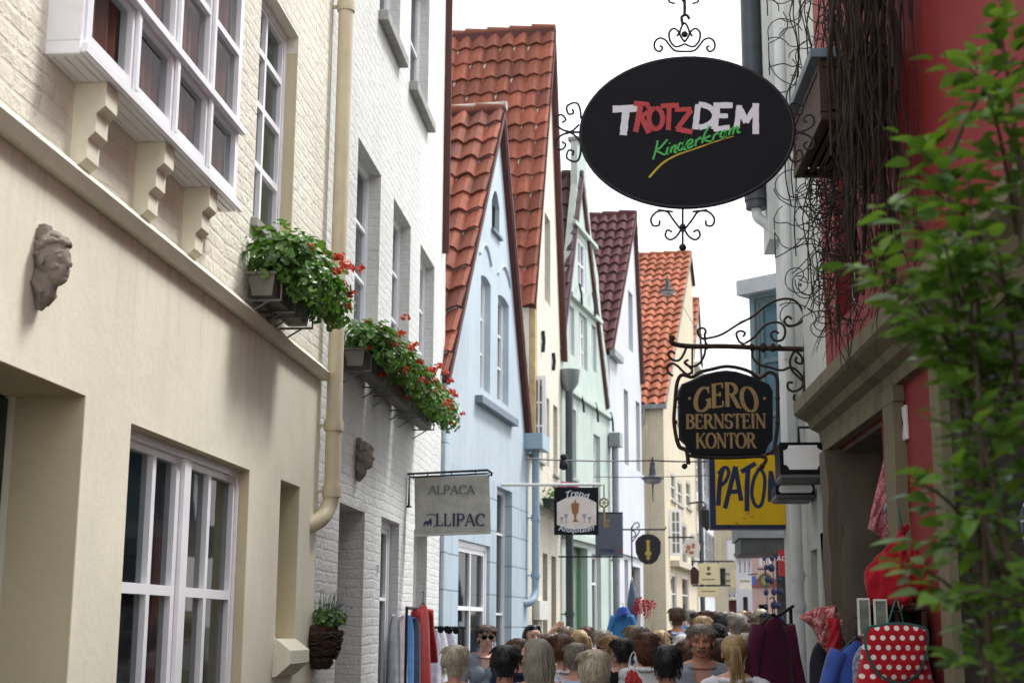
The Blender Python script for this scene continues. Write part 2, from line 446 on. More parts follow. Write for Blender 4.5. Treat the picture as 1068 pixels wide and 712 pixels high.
def serif_text(ink, txt, x, z, h, sx=1.0, th=.16, hr=.05, fit=None, curve=None):
    """centre the text on x; curve(xx)->(dz, slope)"""
    tot = sum(serif_letter(c)[0] for c in txt)
    if fit: sx = fit/(tot*h)
    x0 = x-tot*h*sx/2
    for c in txt:
        adv, strokes = serif_letter(c)
        def P(p):
            X = x0+p[0]*h*sx; dz = curve(X) if curve else 0
            return (X, z+p[1]*h+dz)
        for kd, pts in strokes:
            if kd == 'S':
                p = pts; ink.ribbon([P((p[0]-.11, p[1]+(.015 if p[1] < .5 else -.015))), P((p[0]+.11, p[1]+(.015 if p[1] < .5 else -.015)))], hr*h)
            elif kd == T_: ink.ribbon([P(p) for p in pts], th*h*sx if abs(pts[0][0]-pts[1][0]) < .4 else th*h*sx)
            elif kd == H_: ink.ribbon([P(p) for p in pts], hr*h)
            else:
                Q = [P(p) for p in pts]; ws = []
                for i in range(len(Q)):
                    a = Q[max(0, i-1)]; b = Q[min(len(Q)-1, i+1)]
                    l_ = math.hypot(b[0]-a[0], b[1]-a[1]) or 1
                    ws.append(hr*h+(th-hr)*h*sx*abs(b[1]-a[1])/l_)
                ink.ribbon(Q, ws)
        x0 += adv*h*sx
def font_text(txt, size, depth=.002, shear=0, align='CENTER'):
    cu = bpy.data.curves.new('t', 'FONT'); cu.body = txt; cu.size = size; cu.extrude = depth/2; cu.shear = shear; cu.align_x = align
    cu.resolution_u = 2
    ob = bpy.data.objects.new('t', cu); me = ob.to_mesh(); m = MB()
    m.add([(v.co.x, -v.co.z, v.co.y) for v in me.vertices], [list(p.vertices) for p in me.polygons])
    ob.to_mesh_clear(); bpy.data.objects.remove(ob); bpy.data.curves.remove(cu); return m
# ------------------------------------------------------------------ materials used by the buildings
m_cream = wallmat('cream plaster', rgb('ece8d4'), 'plaster', dirt=.16)
m_creamled = wallmat('cream plaster under the ledge', rgb('ece8d4'), 'plaster', dirt=.16, ledge=3.43)
m_creambrick = wallmat('cream painted brick', rgb('ece8d9'), 'brick', bw=.24, bh=.078, bump=.8, dirt=.25)
m_reveal = wallmat('ochre reveal paint', rgb('d3c8a8'), 'plaster', dirt=.15)
m_whitebrick = wallmat('white painted brick', rgb('dbdcda'), 'brick', bw=.24, bh=.078, bump=.8, dirt=.25)
m_blue = wallmat('pale blue plaster', rgb('b7c4ce'), 'plaster', dirt=.35)
m_blueash = wallmat('blue rusticated plaster', rgb('b1c1cd'), 'ashlar', bw=1.1, bh=.42, dirt=.35)
m_ivory = wallmat('ivory painted brick', rgb('d9d3c4'), 'brick', bw=.25, bh=.08, dirt=.45)
m_mint = wallmat('mint green plaster', rgb('b5c3bd'), 'plaster', dirt=.4)
m_mintash = wallmat('mint joint plaster', rgb('abbcb5'), 'ashlar', bw=.9, bh=.36, dirt=.4)
m_mintdark = paint('mint reveal green', rgb('7f9a85'), .7)
m_white = wallmat('white plaster', rgb('c6c9d0'), 'plaster', dirt=.4)
m_whitecool = wallmat('cool white plaster', rgb('c3c8d6'), 'plaster', dirt=.2)
m_beige = wallmat('beige old plaster', rgb('cdc3aa'), 'plaster', dirt=.7)
m_beigebrick = wallmat('beige old brick', rgb('c9bfa8'), 'brick', dirt=.6)
m_rwhite = wallmat('grey white plaster', rgb('cdd0cd'), 'plaster', dirt=.35)
m_red = wallmat('oxblood red painted plaster', rgb('8c262b'), 'plaster', dirt=.45, rough=.6, grime=rgb('571a20'))
m_redlow = wallmat('dull red plaster', rgb('8a3034'), 'plaster', dirt=.35, rough=.75, grime=rgb('5d2a2d'))
m_stone = wallmat('weathered sandstone', rgb('78725f'), 'plaster', dirt=.9, grime=rgb('3d3931'))
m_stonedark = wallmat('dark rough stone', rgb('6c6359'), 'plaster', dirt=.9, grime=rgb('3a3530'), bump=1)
m_greywall = wallmat('dark grey plaster', rgb('3f3b3a'), 'plaster', dirt=.4)
m_pink = wallmat('pink plaster', rgb('a98f88'), 'plaster', dirt=.5)
m_frame = paint('white window paint', rgb('ececf0'), .35, .05, 5, .1, 40)
m_framecool = paint('bluish white window paint', rgb('f0f1f5'), .35, .06, 5, .1, 40)
m_frameold = paint('old white window paint', rgb('cfcfca'), .45, .1, 5, .2, 40)
m_framedark = paint('dark window frame paint', rgb('3e403f'), .5)
m_framebrown = paint('brown window frame paint', rgb('8a7b69'), .6)
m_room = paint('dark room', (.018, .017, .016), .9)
m_roomteal = paint('room with teal light', rgb('57706c'), .9, .3, 2)
m_curtain = cloth('white net curtain', rgb('c9cdd0'))
m_curtbeige = cloth('beige roller blind', rgb('9a9070'))
m_curtrust_refl = cloth('rust curtain and brick reflection', rgb('96503e'))
m_glass = glass()
m_glassdark = glass('dark reflecting glass', (.03, .035, .04), .15)
m_sill = paint('grey stone sill', rgb('9c9c98'), .8, .2, 12, .4, 60, dirt=.5)
m_slate = paint('slate sill', rgb('6d7b88'), .6, .15, 10, .3)
m_roofA = tilemat('orange red pantiles', rgb('9c5a46'), rgb('6c4034'), .25)
m_roofB = tilemat('bright orange pantiles', rgb('b06a4e'), rgb('85492f'), .2)
m_roofC = tilemat('maroon pantiles', rgb('5c3437'), rgb('4a292d'), .2)
m_roofD = tilemat('grey plum pantiles', rgb('5f4a50'), rgb('493a40'), .3)
m_roofE = tilemat('fresh orange pantiles', rgb('b96f50'), rgb('985840'), .1)
m_verge = paint('dark red verge board', rgb('4d2622'), .6, .2)
m_vergegrey = paint('grey verge board', rgb('8c8680'), .7, .2)
m_mortar = paint('lime ridge mortar', rgb('a29c92'), .9, .25, 8, .6, 30)
m_pipecream = paint('cream drainpipe paint', rgb('d3c9ad'), .45, .08, 4, .1, 30, dirt=.3)
m_pipeblue = paint('blue drainpipe paint', rgb('93aabb'), .45, .08, 4, .1, 30, dirt=.3)
m_pipewhite = paint('white drainpipe paint', rgb('d2d6d8'), .45, .08, 4, .1, 30, dirt=.3)
m_pipegrey = paint('grey zinc drainpipe', rgb('858b8e'), .45, .15, 6, .1, 30, .6, dirt=.3)
m_pipedark = paint('dark grey drainpipe', rgb('3f464c'), .4, .15, 6, .1, 30)
m_iron = paint('black wrought iron', rgb('23262b'), .5, .25, 20, .4, 90, .4)
m_ironbrown = paint('rusty brown wrought iron', rgb('33261f'), .6, .35, 18, .5, 90, .4)
m_woodold = paint('ochre timber post', rgb('b09a72'), .7, .2, 8)
m_stoneplain = paint('pale cut stone', rgb('b9b29f'), .85, .15, 6, .5, 60, dirt=.4)

# ------------------------------------------------------------------ ground
g = NG('old cobbled paving'); v = g.map()
b = g.n('TexBrick'); g.l(v, b.inputs['Vector']); b.inputs['Scale'].default_value = 1
b.inputs['Brick Width'].default_value = .2; b.inputs['Row Height'].default_value = .12; b.inputs['Mortar Size'].default_value = .009
b.inputs['Color1'].default_value = (.16, .13, .11, 1); b.inputs['Color2'].default_value = (.09, .08, .075, 1); b.inputs['Mortar'].default_value = (.035, .033, .03, 1)
m_cobble = g.fin(g.mix(g.noise(v, 3, 4), b.outputs['Color'], (.11, .10, .095)), .8, g.bump(b.outputs['Fac'], -.6, .01))
m_ground = paint('grey ground', rgb('6d6a64'), .9, .2, 1)
gm = MB(); gm.add([(-400, -300, -.004), (400, -300, -.004), (400, 600, -.004), (-400, 600, -.004)], [(0, 1, 2, 3)])
tag(gm.build('ground', m_ground), kind='structure')
gm = MB(); gm.add([(-3.2, -8, 0), (3, -8, 0), (3.5, 30, 0), (14, 75, 0), (4, 75, 0), (-3, 28, 0)], [(0, 1, 2, 3, 4, 5)])
tag(gm.build('cobbled_street', m_cobble), kind='structure')

# ------------------------------------------------------------------ houses
class House:
    def __init__(s, name, label, x, y, yaw_deg, right=False):
        a = R(yaw_deg); s.d = Vector((math.sin(a), math.cos(a), 0))
        s.o = Vector((x, y, 0)); s.e = -s.d if right else s.d
        s.n = Vector((0, 0, 1)).cross(s.e) * -1       # towards the street  (into house = z x e)
        s.inn = Vector((0, 0, 1)).cross(s.e)
        s.rz = math.atan2(s.e.y, s.e.x)
        s.t = thing(name, label, 'house', s.o, s.rz); s.holes = []; s.TH = .35
    def P(s, px, py, off=0.0):
        """pixel of the survey photograph -> (u,z) on the facade plane, off metres proud of it"""
        r = ray(px, py); p0 = s.o+s.n*off
        k = (p0-EYE).dot(s.n)/r.dot(s.n); h = EYE+r*k
        return ((h-s.o).dot(s.e), h.z)
    def U(s, px, py=560, off=0.0): return s.P(px, py, off)[0]
    def Z(s, px, py, off=0.0): return s.P(px, py, off)[1]
    def X(s, u, v, z): return s.o+s.e*u+s.inn*v+Vector((0, 0, z))
    def hole(s, u0, u1, z0, z1, arch=0):
        u0, u1 = sorted((u0, u1))
        if arch:
            n = 8; top = [(u1-(u1-u0)*i/n, z1-arch+arch*math.sin(PI*i/n)) for i in range(n+1)]
            h = [(u0, z0), (u1, z0)]+top
        else: h = [(u0, z0), (u1, z0), (u1, z1), (u0, z1)]
        s.holes.append(h)
    def window(s, u0, u1, z0, z1, depth=.12, cols=2, rows=(.5,), fm=None, fw=.055, mw=.03, arch=0, sill=None, gl=None, curt=None, centre=0, name='window', label=None, hole=True, par=None, room=None):
        u0, u1 = sorted((u0, u1)); fm = fm or m_frame
        if hole: s.hole(u0, u1, z0, z1, arch)
        zt = z1
        m = MB()
        A, B, Cc, D = u0+.002, u1-.002, z0+.002, zt-.002
        xs = [A+fw+(B-A-2*fw)*i/cols for i in range(cols+1)]
        zs = [Cc+fw]+[Cc+fw+(D-Cc-2*fw)*r_ for r_ in rows]+[D-fw]
        pan = []
        for i in range(cols):
            for j in range(len(zs)-1):
                a = xs[i]+(mw/2 if i else 0); b_ = xs[i+1]-(mw/2 if i < cols-1 else 0)
                if centre and cols % 2 == 0:
                    if i == cols//2-1: b_ = xs[i+1]-centre/2
                    if i == cols//2: a = xs[i]+centre/2
                c_ = zs[j]+(mw/2 if j else 0); d_ = zs[j+1]-(mw/2 if j < len(zs)-2 else 0)
                if b_-a > .01 and d_-c_ > .01: pan.append([(a, c_), (b_, c_), (b_, d_), (a, d_)])
        m.plate([(A, Cc), (B, Cc), (B, D), (A, D)], pan, depth, depth+.055)
        # outer casing, slightly proud
        m.plate([(A, Cc), (B, Cc), (B, D), (A, D)], [[(A+fw*.55, Cc+fw*.55), (B-fw*.55, Cc+fw*.55), (B-fw*.55, D-fw*.55), (A+fw*.55, D-fw*.55)]], depth-.015, depth-.001)
        if centre: m.box((A+B)/2-centre*.22, (A+B)/2+centre*.22, depth-.022, depth-.0005, Cc+fw*.6, D-fw*.6)
        o = m.build(name, fm, par or s.t)
        if label: o['label'] = label
        MB().add([(A+.01, depth+.03, Cc+.01), (B-.01, depth+.03, Cc+.01), (B-.01, depth+.03, D-.01), (A+.01, depth+.03, D-.01)], [(0, 1, 2, 3)]).build('pane', gl or m_glass, o, fixn=False)
        if curt:
            cm, side = curt; c = MB(); n = 26
            a, b_ = {'L': (A, A+(B-A)*.4), 'R': (B-(B-A)*.45, B), 'B': (A, B)}[side]
            q = [(a+(b_-a)*i/n, depth+.13+.022*math.sin(i*1.9)+.008*math.sin(i*.7)) for i in range(n+1)]
            c.add([(x_, y_, Cc) for x_, y_ in q]+[(x_, y_, D) for x_, y_ in q], [(i, i+1, n+2+i, n+1+i) for i in range(n)])
            c.build('curtain', cm, o, smooth=180, fixn=False)
        if sill:
            MB().bbox(u0-.04, u1+.04, -sill[0], depth, z0-sill[1], z0-.002).build('sill', sill[2] if len(sill) > 2 else m_sill, o)
        return o
    def walls(s, outline, mat, depth, name='wall', holes=None, body=True, bodymat=None, room=None, th=None):
        th = th or s.TH
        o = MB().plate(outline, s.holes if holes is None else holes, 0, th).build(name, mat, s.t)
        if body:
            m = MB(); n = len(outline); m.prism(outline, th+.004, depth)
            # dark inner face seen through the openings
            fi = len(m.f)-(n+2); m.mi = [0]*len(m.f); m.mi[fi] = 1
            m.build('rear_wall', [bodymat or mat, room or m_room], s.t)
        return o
def fix_wall(h, outline, mat, depth, **k): return h.walls(outline, mat, depth, **k)

def tile_roof(par, p0, A, B, nc, nr, mat, name='roof', amp=.034, step=.050, seg=6, under=True):
    """pantiles: p0 ridge corner, A along the ridge, B down the slope (local vectors)"""
    p0, A, B = Vector(p0), Vector(A), Vector(B); N = A.cross(B).normalized()
    if N.z < 0: N = -N
    m = MB(); uv = []; cols = nc*seg
    def prof(c): return amp*(math.sin(2*PI*c)+.35*math.sin(4*PI*c+.6))
    jit = {}
    for r_ in range(nr):
        for line in range(3):
            t = (r_+(0 if line == 0 else 1.06))/nr
            t = min(t, 1.01)
            lift = {0: .0, 1: step, 2: step-.028}[line]
            for i in range(cols+1):
                c = i/seg; ci = min(int(c), nc-1)
                j = jit.setdefault((r_, ci), (random.uniform(-.006, .010), random.uniform(-.05, .05)))
                tt = t+(j[1]/nr if line else 0)
                p = p0+A*(i/cols)+B*tt+N*(prof(c)+lift+j[0]+.02)
                m.v.append(tuple(p)); uv.append((min(c, nc-.001)+ (0 if i < cols else -.01), r_+(.1 if line == 0 else .9)))
    L = cols+1
    for r_ in range(nr):
        for line in range(2):
            o = (r_*3+line)*L
            for i in range(cols): m.f.append((o+i, o+i+1, o+L+i+1, o+L+i)); m.mi.append(0)
    m.uv = uv
    ob = m.build(name, mat, par, smooth=50, fixn=False)
    if under:
        m2 = MB(); q = [p0+N*-.05, p0+A-N*.05, p0+A+B-N*.05, p0+B-N*.05]
        m2.add([tuple(a-N*.06) for a in q]+[tuple(a+N*.03) for a in q], [(0, 1, 2, 3), (7, 6, 5, 4), (0, 4, 5, 1), (1, 5, 6, 2), (2, 6, 7, 3), (3, 7, 4, 0)])
        m2.build('roof_deck', m_verge, ob)
    return ob
def gable_roof(h, apex, eaves, depth, mat, tw=.24, tl=.36, over=.06, verge=None, side=0):
    """ridge runs back from the street; eaves=((u,z),(u,z)). verge board along each front edge."""
    for k, e in enumerate(eaves):
        if e is None: continue
        du, dz = e[0]-apex[0], e[1]-apex[1]; L = math.hypot(du, dz)
        k2 = 1+.12/L
        nr = max(2, round(L/tl)); nc = max(2, round((depth+over)/tw))
        tile_roof(h.t, (apex[0], -over, apex[1]+.03), (0, depth+over, 0), (du*k2, 0, dz*k2), nc, nr, mat)
        m = MB(); nx, nz_ = (-dz/L, du/L)
        if nz_ > 0: nx, nz_ = -nx, -nz_
        b0, b1 = (apex[0], apex[1]+.02), (apex[0]+du*k2, apex[1]+.02+dz*k2)
        m.prism([b0, b1, (b1[0]+nx*.06, b1[1]+nz_*.06), (b0[0]+nx*.06, b0[1]+nz_*.06)], -over-.012, -over+.02)
        m.build('verge_board', verge or m_verge, h.t)
    m = MB(); n = max(2, round(depth/.4))
    for i in range(n):
        y0 = -over+i*(depth+over)/n; y1 = y0+(depth+over)/n+.02
        m.tube([(apex[0], y0, apex[1]+.02), (apex[0], y1, apex[1]+.045)], [.085, .10], 10)
    m.build('ridge_tiles', mat, h.t, smooth=50, fixn=False)
def downpipe(h, pts, r, mat, collars=(), name='downpipe', off=.1, world=False):
    m = MB(); P = smoothpath(pts, 5) if len(pts) > 3 else [Vector(p) for p in pts]
    m.tube(P, r, 14)
    o = m.build(name, mat, h.t, smooth=50)
    for c in collars:
        q = MB(); q.lathe([(r*1.18, -.04), (r*1.22, 0), (r*1.18, .04)], c, 14)
        q.box(c[0]-.012, c[0]+.012, c[1], max(c[1]+off, 0.01), c[2]-.01, c[2]+.01)
        q.build('pipe_clamp', mat, o, smooth=50)
    return o

def open_casement(h, px0, px1, py0, py1, cols, rows, label):
    """a window sash swung open square to the facade, so that it faces down the street"""
    u_, _ = h.P(px0, (py0+py1)/2); c = h.X(u_, 0, 0); Y_ = c.y
    a, b_ = at(px0, py1, Y_), at(px1, py0, Y_); w_ = b_.x-a.x; hh = b_.z-a.z
    m = MB(); f = .05; pan = []
    for i in range(cols):
        for j in range(rows):
            x0 = f+(w_-2*f)*i/cols+.012; x1 = f+(w_-2*f)*(i+1)/cols-.012; z0_ = f+(hh-2*f)*j/rows+.012; z1 = f+(hh-2*f)*(j+1)/rows-.012
            pan.append([(x0, z0_), (x1, z0_), (x1, z1), (x0, z1)])
    m.plate([(0, 0), (w_, 0), (w_, hh), (0, hh)], pan, -.02, .02)
    o = m.build('open_casement', m_frame, h.t); o.location = (u_, -.01, a.z); o.rotation_euler.z = -h.rz
    o['label'] = label
    MB().box(f*.5, w_-f*.5, -.003, .003, f*.5, hh-f*.5).build('pane', m_glass, o)
    return o
# ================= house 1 : cream
H1 = House('cream_house', 'cream plastered house with white bay window on stepped corbels at the left', -2.3, 0, 0)
P = H1.P; U = H1.U; Z = H1.Z
u_end = U(331, 520)
zc = Z(0, 143); zct = Z(0, 113)
uD = U(80, 560); zD = Z(88, 412)
H1.hole(4.35, uD, .02, zD)
d = MB(); d.bbox(4.36, uD-.005, .33, .39, .03, zD-.01)
for a, b_ in ((.3, 1.0), (1.15, zD-.25)):
    d.bbox(4.36+.2, uD-.2, .315, .331, a, b_)
do = d.build('door', paint('dark green door paint', rgb('1d2b2a'), .4), H1.t)
MB().ball((uD-.16, .29, 1.1), .03).build('door_knob', paint('brass', rgb('9c7a35'), .3, metal=1), do, smooth=180)
u0, u1 = U(129, 576), U(257, 580)
zT = Z(137, 441); z0 = .85
H1.window(u0, u1, z0, zT, .07, 4, ((Z(125, 607)-z0)/(zT-z0),), m_frame, .085, .05, centre=.24, curt=None, sill=(.05, .06), label='large ground floor window with white casements')
# beige blind drawn behind the far panes and rust curtain and brick reflection beside it
uw = u1-u0
cu_ = MB(); cu_.add([(u1-uw*.28, .22, z0), (u1-.02, .22, z0), (u1-.02, .22, zT), (u1-uw*.28, .22, zT)], [(0, 1, 2, 3)])
wn = [o for o in H1.t.children if o.name.startswith('window')][0]
cu_.build('roller_blind', m_curtbeige, wn)
c2 = MB(); n = 20; q = [(u1-uw*.50+i*.02, .24+.02*math.sin(i*1.7)) for i in range(n+1)]
c2.add([(a, b_, z0) for a, b_ in q]+[(a, b_, zT) for a, b_ in q], [(i, i+1, n+2+i, n+1+i) for i in range(n)]); c2.build('curtain', m_curtrust_refl, wn, smooth=180, fixn=False)
# narrow niche window with sloping sill
n0, n1 = U(289.5, 590), U(310, 590); nzT = Z(292, 499); nzB = Z(289, 666)
H1.hole(n0, n1, nzB, nzT)
nm = MB(); nm.plate([(n0+.002, nzB), (n1-.002, nzB), (n1-.002, nzT-.002), (n0+.002, nzT-.002)], [[(n0+.06, nzB+.06), (n1-.06, nzB+.06), (n1-.06, nzT-.06), (n0+.06, nzT-.06)]], .2, .26)
no = nm.build('window', m_frame, H1.t)
MB().box(n0+.05, n1-.05, .225, .235, nzB+.05, nzT-.05).build('pane', m_glassdark, no)
MB().prismx([(-.11, nzB-.15), (-.02, nzB-.23), (.2, nzB-.23), (.2, nzB-.002), (-.02, nzB-.002), (-.11, nzB-.07)], n0-.03, n1-.04).build('sill', m_cream, no)
outline_low = [(1.2, 0), (u_end, 0), (u_end, zc), (1.2, zc)]
H1.walls(outline_low, m_creamled, 6, name='plaster_wall', bodymat=m_cream)
# reveal linings
for (a, b_, c_, d_) in ((4.35, uD, .02, zD), (u0, u1, z0, zT), (n0, n1, nzB, nzT)):
    m = MB(); m.box(b_-.004, b_+.004, .003, .30, c_, d_); m.box(a+.003, b_-.005, .003, .30, d_-.004, d_+.003)
    m.build('reveal', m_reveal, H1.t)
sc_ = MB(); sc_.prismx([(0, zc+.003), (-.05, zc+.003), (-.075, zc+.05), (-.075, zct-.05), (-.03, zct), (0, zct)], 1.2, u_end+.0)
sc_.build('string_course', m_cream, H1.t)
H1.holes = []
# upper tall window with arched reveal
a0, a1 = U(268, 120), U(308.5, 120); aT = Z(283, 0)+.06; aB = Z(268, 232)
H1.window(a0, a1, aB, aT, .09, 2, (.27, .55, .8), m_frame, .07, .04, arch=0, sill=(.04, .06), curt=(m_curtain, 'B'))
HT = 7.6
H1.walls([(1.2, zc+.001), (u_end, zc+.001), (u_end-.02, HT), (1.2, HT)], m_creambrick, 6, name='brick_wall')
m = MB(); m.box(a1-.004, a1+.004, .003, .30, aB, aT-.12); m.build('reveal', m_reveal, H1.t)
tile_roof(H1.t, (1.2, 3.3, HT+2.6), (u_end-1.2, 0, 0), (0, -3.6, -2.65), 34, 12, m_roofA)
# bay window
pr = .14
by0, by1 = U(47, 60), U(246, 225, pr)
bz = Z(84, 56, pr); bzT = bz+2.3
bay = thing('bay_window', None, None); bay.parent = H1.t
m = MB(); m.bbox(by0, by1, -pr, .02, bz, bz+.055)                      # floor board
m.bbox(by0, by0+.035, -pr+.002, .02, bz+.056, bzT)                     # near cheek
m.bbox(by1-.035, by1, -pr+.002, .02, bz+.056, bzT)
m.bbox(by0-.03, by1+.03, -pr-.05, .02, bzT, bzT+.1)
for i in range(5): m.box(by0+.02, by1-.02, -pr+.03+i*.045, -pr+.034+i*.045, bz-.006, bz-.0005)   # board grooves
m.build('casing', m_framecool, bay)
m = MB(); n = 4; W_ = by1-by0-.08
xs = [by0+.04+W_*i/n for i in range(n+1)]
zr = [bz+.06, bz+.45, bz+1.30, bzT]
pan = []
for i in range(n):
    for j in range(3):
        a, b_ = xs[i]+.05, xs[i+1]-.05; c_, d_ = zr[j]+.045, zr[j+1]-.045
        if j == 1:
            mid = (c_+d_)/2; pan.append([(a, c_), (b_, c_), (b_, mid-.018), (a, mid-.018)]); pan.append([(a, mid+.018), (b_, mid+.018), (b_, d_), (a, d_)])
        else: pan.append([(a, c_), (b_, c_), (b_, d_), (a, d_)])
m.plate([(by0+.036, bz+.057), (by1-.036, bz+.057), (by1-.036, bzT-.002), (by0+.036, bzT-.002)], pan, -pr-.006, -pr+.05)
for j in (1, 2): m.bbox(by0+.02, by1-.02, -pr-.04, -pr-.007, zr[j]-.025, zr[j]+.02)
m.bbox(by0-.01, by1+.01, -pr-.03, -pr-.007, bz+.0, bz+.045)
for i in range(1, n): m.bbox(xs[i]-.02, xs[i]+.02, -pr-.024, -pr-.0065, zr[0], bzT-.01)
m.build('sash', m_framecool, bay)
MB().add([(by0+.04, -pr+.02, bz+.06), (by1-.04, -pr+.02, bz+.06), (by1-.04, -pr+.02, bzT), (by0+.04, -pr+.02, bzT)], [(0, 1, 2, 3)]).build('pane', glass('clear bay glass', (.02, .026, .032), .72), bay, fixn=False)
m = MB(); nn = 90
q = [(by0+.05+(by1-by0-.1)*i/nn, -pr+.065+.015*math.sin(i*1.3)+.01*math.sin(i*.33)) for i in range(nn+1)]
for i in range(nn):
    if i % 23 > 6: m.add([(q[i][0], q[i][1], bz+.06), (q[i+1][0], q[i+1][1], bz+.06), (q[i+1][0], q[i+1][1], bzT), (q[i][0], q[i][1], bzT)], [(0, 1, 2, 3)])
m.build('curtain', m_curtrust_refl, bay, smooth=180, fixn=False)  # red brick reflection put in as rust coloured strips behind the bay panes
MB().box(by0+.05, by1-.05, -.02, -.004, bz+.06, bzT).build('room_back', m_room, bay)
for pxa in (76, 141, 193):
    uc = U(pxa, 120 if pxa < 100 else 180); wc = .13
    m = MB()
    st = [(0, 0), (-.135, 0), (-.135, -.10), (-.10, -.13), (-.10, -.21), (-.07, -.24), (-.07, -.32), (-.035, -.35), (-.035, -.39), (0, -.42)]
    m.prismx([(a, bz-.003+b_) for a, b_ in st], uc, uc+wc)
    m.build('corbel', m_cream, H1.t)
# pipe between house 1 and 2
pu = U(345, 500, .09); pz = Z(345, 500, .09)
pu = U(347, 480, .1)
H1b = downpipe(H1, [(pu, -.1, HT-.1), (pu, -.1, 3.3), (pu, -.1, Z(345, 515, .1)+.05), (pu-.02, -.08, Z(345, 520, .1)-.06), (pu-.12, -.04, Z(345, 520, .1)-.16), (pu-.2, .06, Z(345, 520, .1)-.22)], .058, m_pipecream,
         [(pu, -.1, Z(350, 445, .1)), (pu, -.1, Z(360, 5, .1)), (pu, -.1, Z(345, 512, .1))])

# ================= house 2 : white painted brick
H2 = House('white_brick_house', 'white painted brick house with flower boxes below its first floor windows', -2.3, H1.o.y+u_end+.004, 0)
P = H2.P; U = H2.U; Z = H2.Z
e_lo, e_mid, e_hi = U(458, 640), U(464, 400), U(463, 120)
HT2 = 10.4
zs_, zt_ = 1.7+2.42, Z(409, 203)
for (xl, xr, py) in ((371, 396, 250), (409, 427.5, 290), (437.5, 452.5, 320)):
    H2.window(U(xl, py), U(xr, py), zs_, zt_, .12, 2, (.33, .66), m_frame, .06, .03, arch=0, sill=(.03, .05), curt=(m_curtain, 'B'))
z2 = Z(395, 10)
for (xl, xr, py) in ((396, 417.5, 5), (428, 447, 60), ):
    H2.window(U(xl, py), U(xr, py), z2, z2+1.5, .12, 2, (.5,), m_frame, .06, .03, sill=(.09, .10))
# ground floor openings
f0, f1, fT = U(352, 600), U(379, 600), Z(356, 524)
H2.hole(f0, f1, .02, fT)
d = MB(); d.bbox(f0+.003, f1-.003, .30, .345, .03, fT-.005); d.bbox(f0+.2, f1-.2, .285, .299, .3, 1.0); d.bbox(f0+.2, f1-.2, .285, .299, 1.2, fT-.25)
d.build('door', m_framebrown, H2.t)
g0, g1, gT = U(396, 620), U(415, 620), Z(398, 538)
H2.window(g0, g1, .02, gT, .1, 1, (.35, .75), m_frame, .11, .03, name='door', label='white panelled glass door')
h0, h1_, hT = U(431, 600), U(445, 600), Z(431, 551)
H2.window(h0, h1_, .9, hT, .13, 2, (.5,), m_frame, .06, .03, sill=(.04, .05))
H2.walls([(0, 0), (e_lo, 0), (e_mid, Z(464, 400)), (e_hi, HT2), (0, HT2)], m_whitebrick, 6)
tile_roof(H2.t, (0, 3.3, HT2+2.6), (e_hi+.05, 0, 0), (0, -3.45, -2.6), 26, 12, m_roofA)
m = MB(); m.box(e_hi+.03, e_hi+.06, -.08, .05, 6, HT2); m.build('verge_board', m_verge, H2.t)
tl = font_text('22', .11); tl.xf(Matrix.Translation(((U(389, 590)+U(393, 590))/2+.08, -.012, Z(390, 597))))
tl.build('number_plate', paint('grey enamel', rgb('77787a'), .4), H2.t)

# ================= house 3 : pale blue gable
s3 = H2.X(e_lo, 0, 0)
H3 = House('blue_gabled_house', 'narrow pale blue gabled house with steep orange tiled roof', s3.x, s3.y-.02, 6.8)
P = H3.P; U = H3.U; Z = H3.Z
w3 = U(551, 640); ap = P(520, 116); er = P(549, 455); el = (0.0, er[1]+.1)
ap = (max(.1, min(ap[0], w3-.1)), ap[1])
for (xl, xr, py, xt, yt, yb) in ((501, 511.5, 350, 505, 287, 404), (519, 530.5, 360, 521.5, 306, 416)):
    H3.window(U(xl, py), U(xr, py), Z(xl, yb), Z(xt, yt), .10, 2, (.33, .66), m_frame, .055, .03, arch=.05, curt=(m_curtain, 'B'))
ua_, ub_ = U(495.5, 412), U(534, 436)
m = MB(); m.bbox(ua_, ub_, -.10, -.001, Z(496, 412)-.10, Z(496, 412)); m.build('sill', m_slate, H3.t)
# small arched attic window
H3.window(U(513, 220), U(521, 220), Z(513, 238), Z(517, 199), .08, 1, (.5,), m_framedark, .05, .02, arch=.2, sill=(.05, .05, m_slate))
for (xa, xb, yy) in ((500, 512, 262), (519, 532, 284)):
    a, b_ = U(xa, yy), U(xb, yy); zz = Z((xa+xb)/2, yy)
    m = MB(); m.tube([(a+(b_-a)*t/10, -.01, zz-.12+.2*math.sin(PI*t/10)) for t in range(11)], .02, 6); m.build('relief_arch', m_blue, H3.t)
zl = Z(478, 548)+.2
q0, q1 = U(478, 600), U(511, 600)
H3.window(q0, q1, .02, Z(480, 562), .06, 2, (.42, .72), m_frame, .13, .05, name='shop_door', label='white shop door with three panes of greenish glass', room=None, curt=(cloth('teal fabric display', rgb('41605f')), 'L'))
r0, r1 = U(518, 560), U(534, 560)
H3.window(r0, r1, .7, Z(520, 507), .12, 2, (.4, .8), m_frame, .06, .03, sill=(.05, .05))
lo = [h for h in H3.holes if h[0][1] < 3.0 and max(p[1] for p in h) < zl+1.0]
hi = [h for h in H3.holes if h not in lo]
zj = max(max(p[1] for h in lo for p in h)+.03, zl)
H3.walls([(0, 0), (w3, 0), (w3, zj), (0, zj)], m_blueash, 7, name='rusticated_wall', holes=lo)
H3.walls([(0, zj+.001), (w3, zj+.001), (w3, er[1]), ap, el], m_blue, 7, name='gable_wall', holes=hi)
m = MB(); m.bbox(0.0, .16, -.05, -.001, .02, zj+.9); m.build('pilaster', m_blueash, H3.t)
gable_roof(H3, (ap[0], ap[1]), (el, er), 7, m_roofA, .26, .38, over=.09)
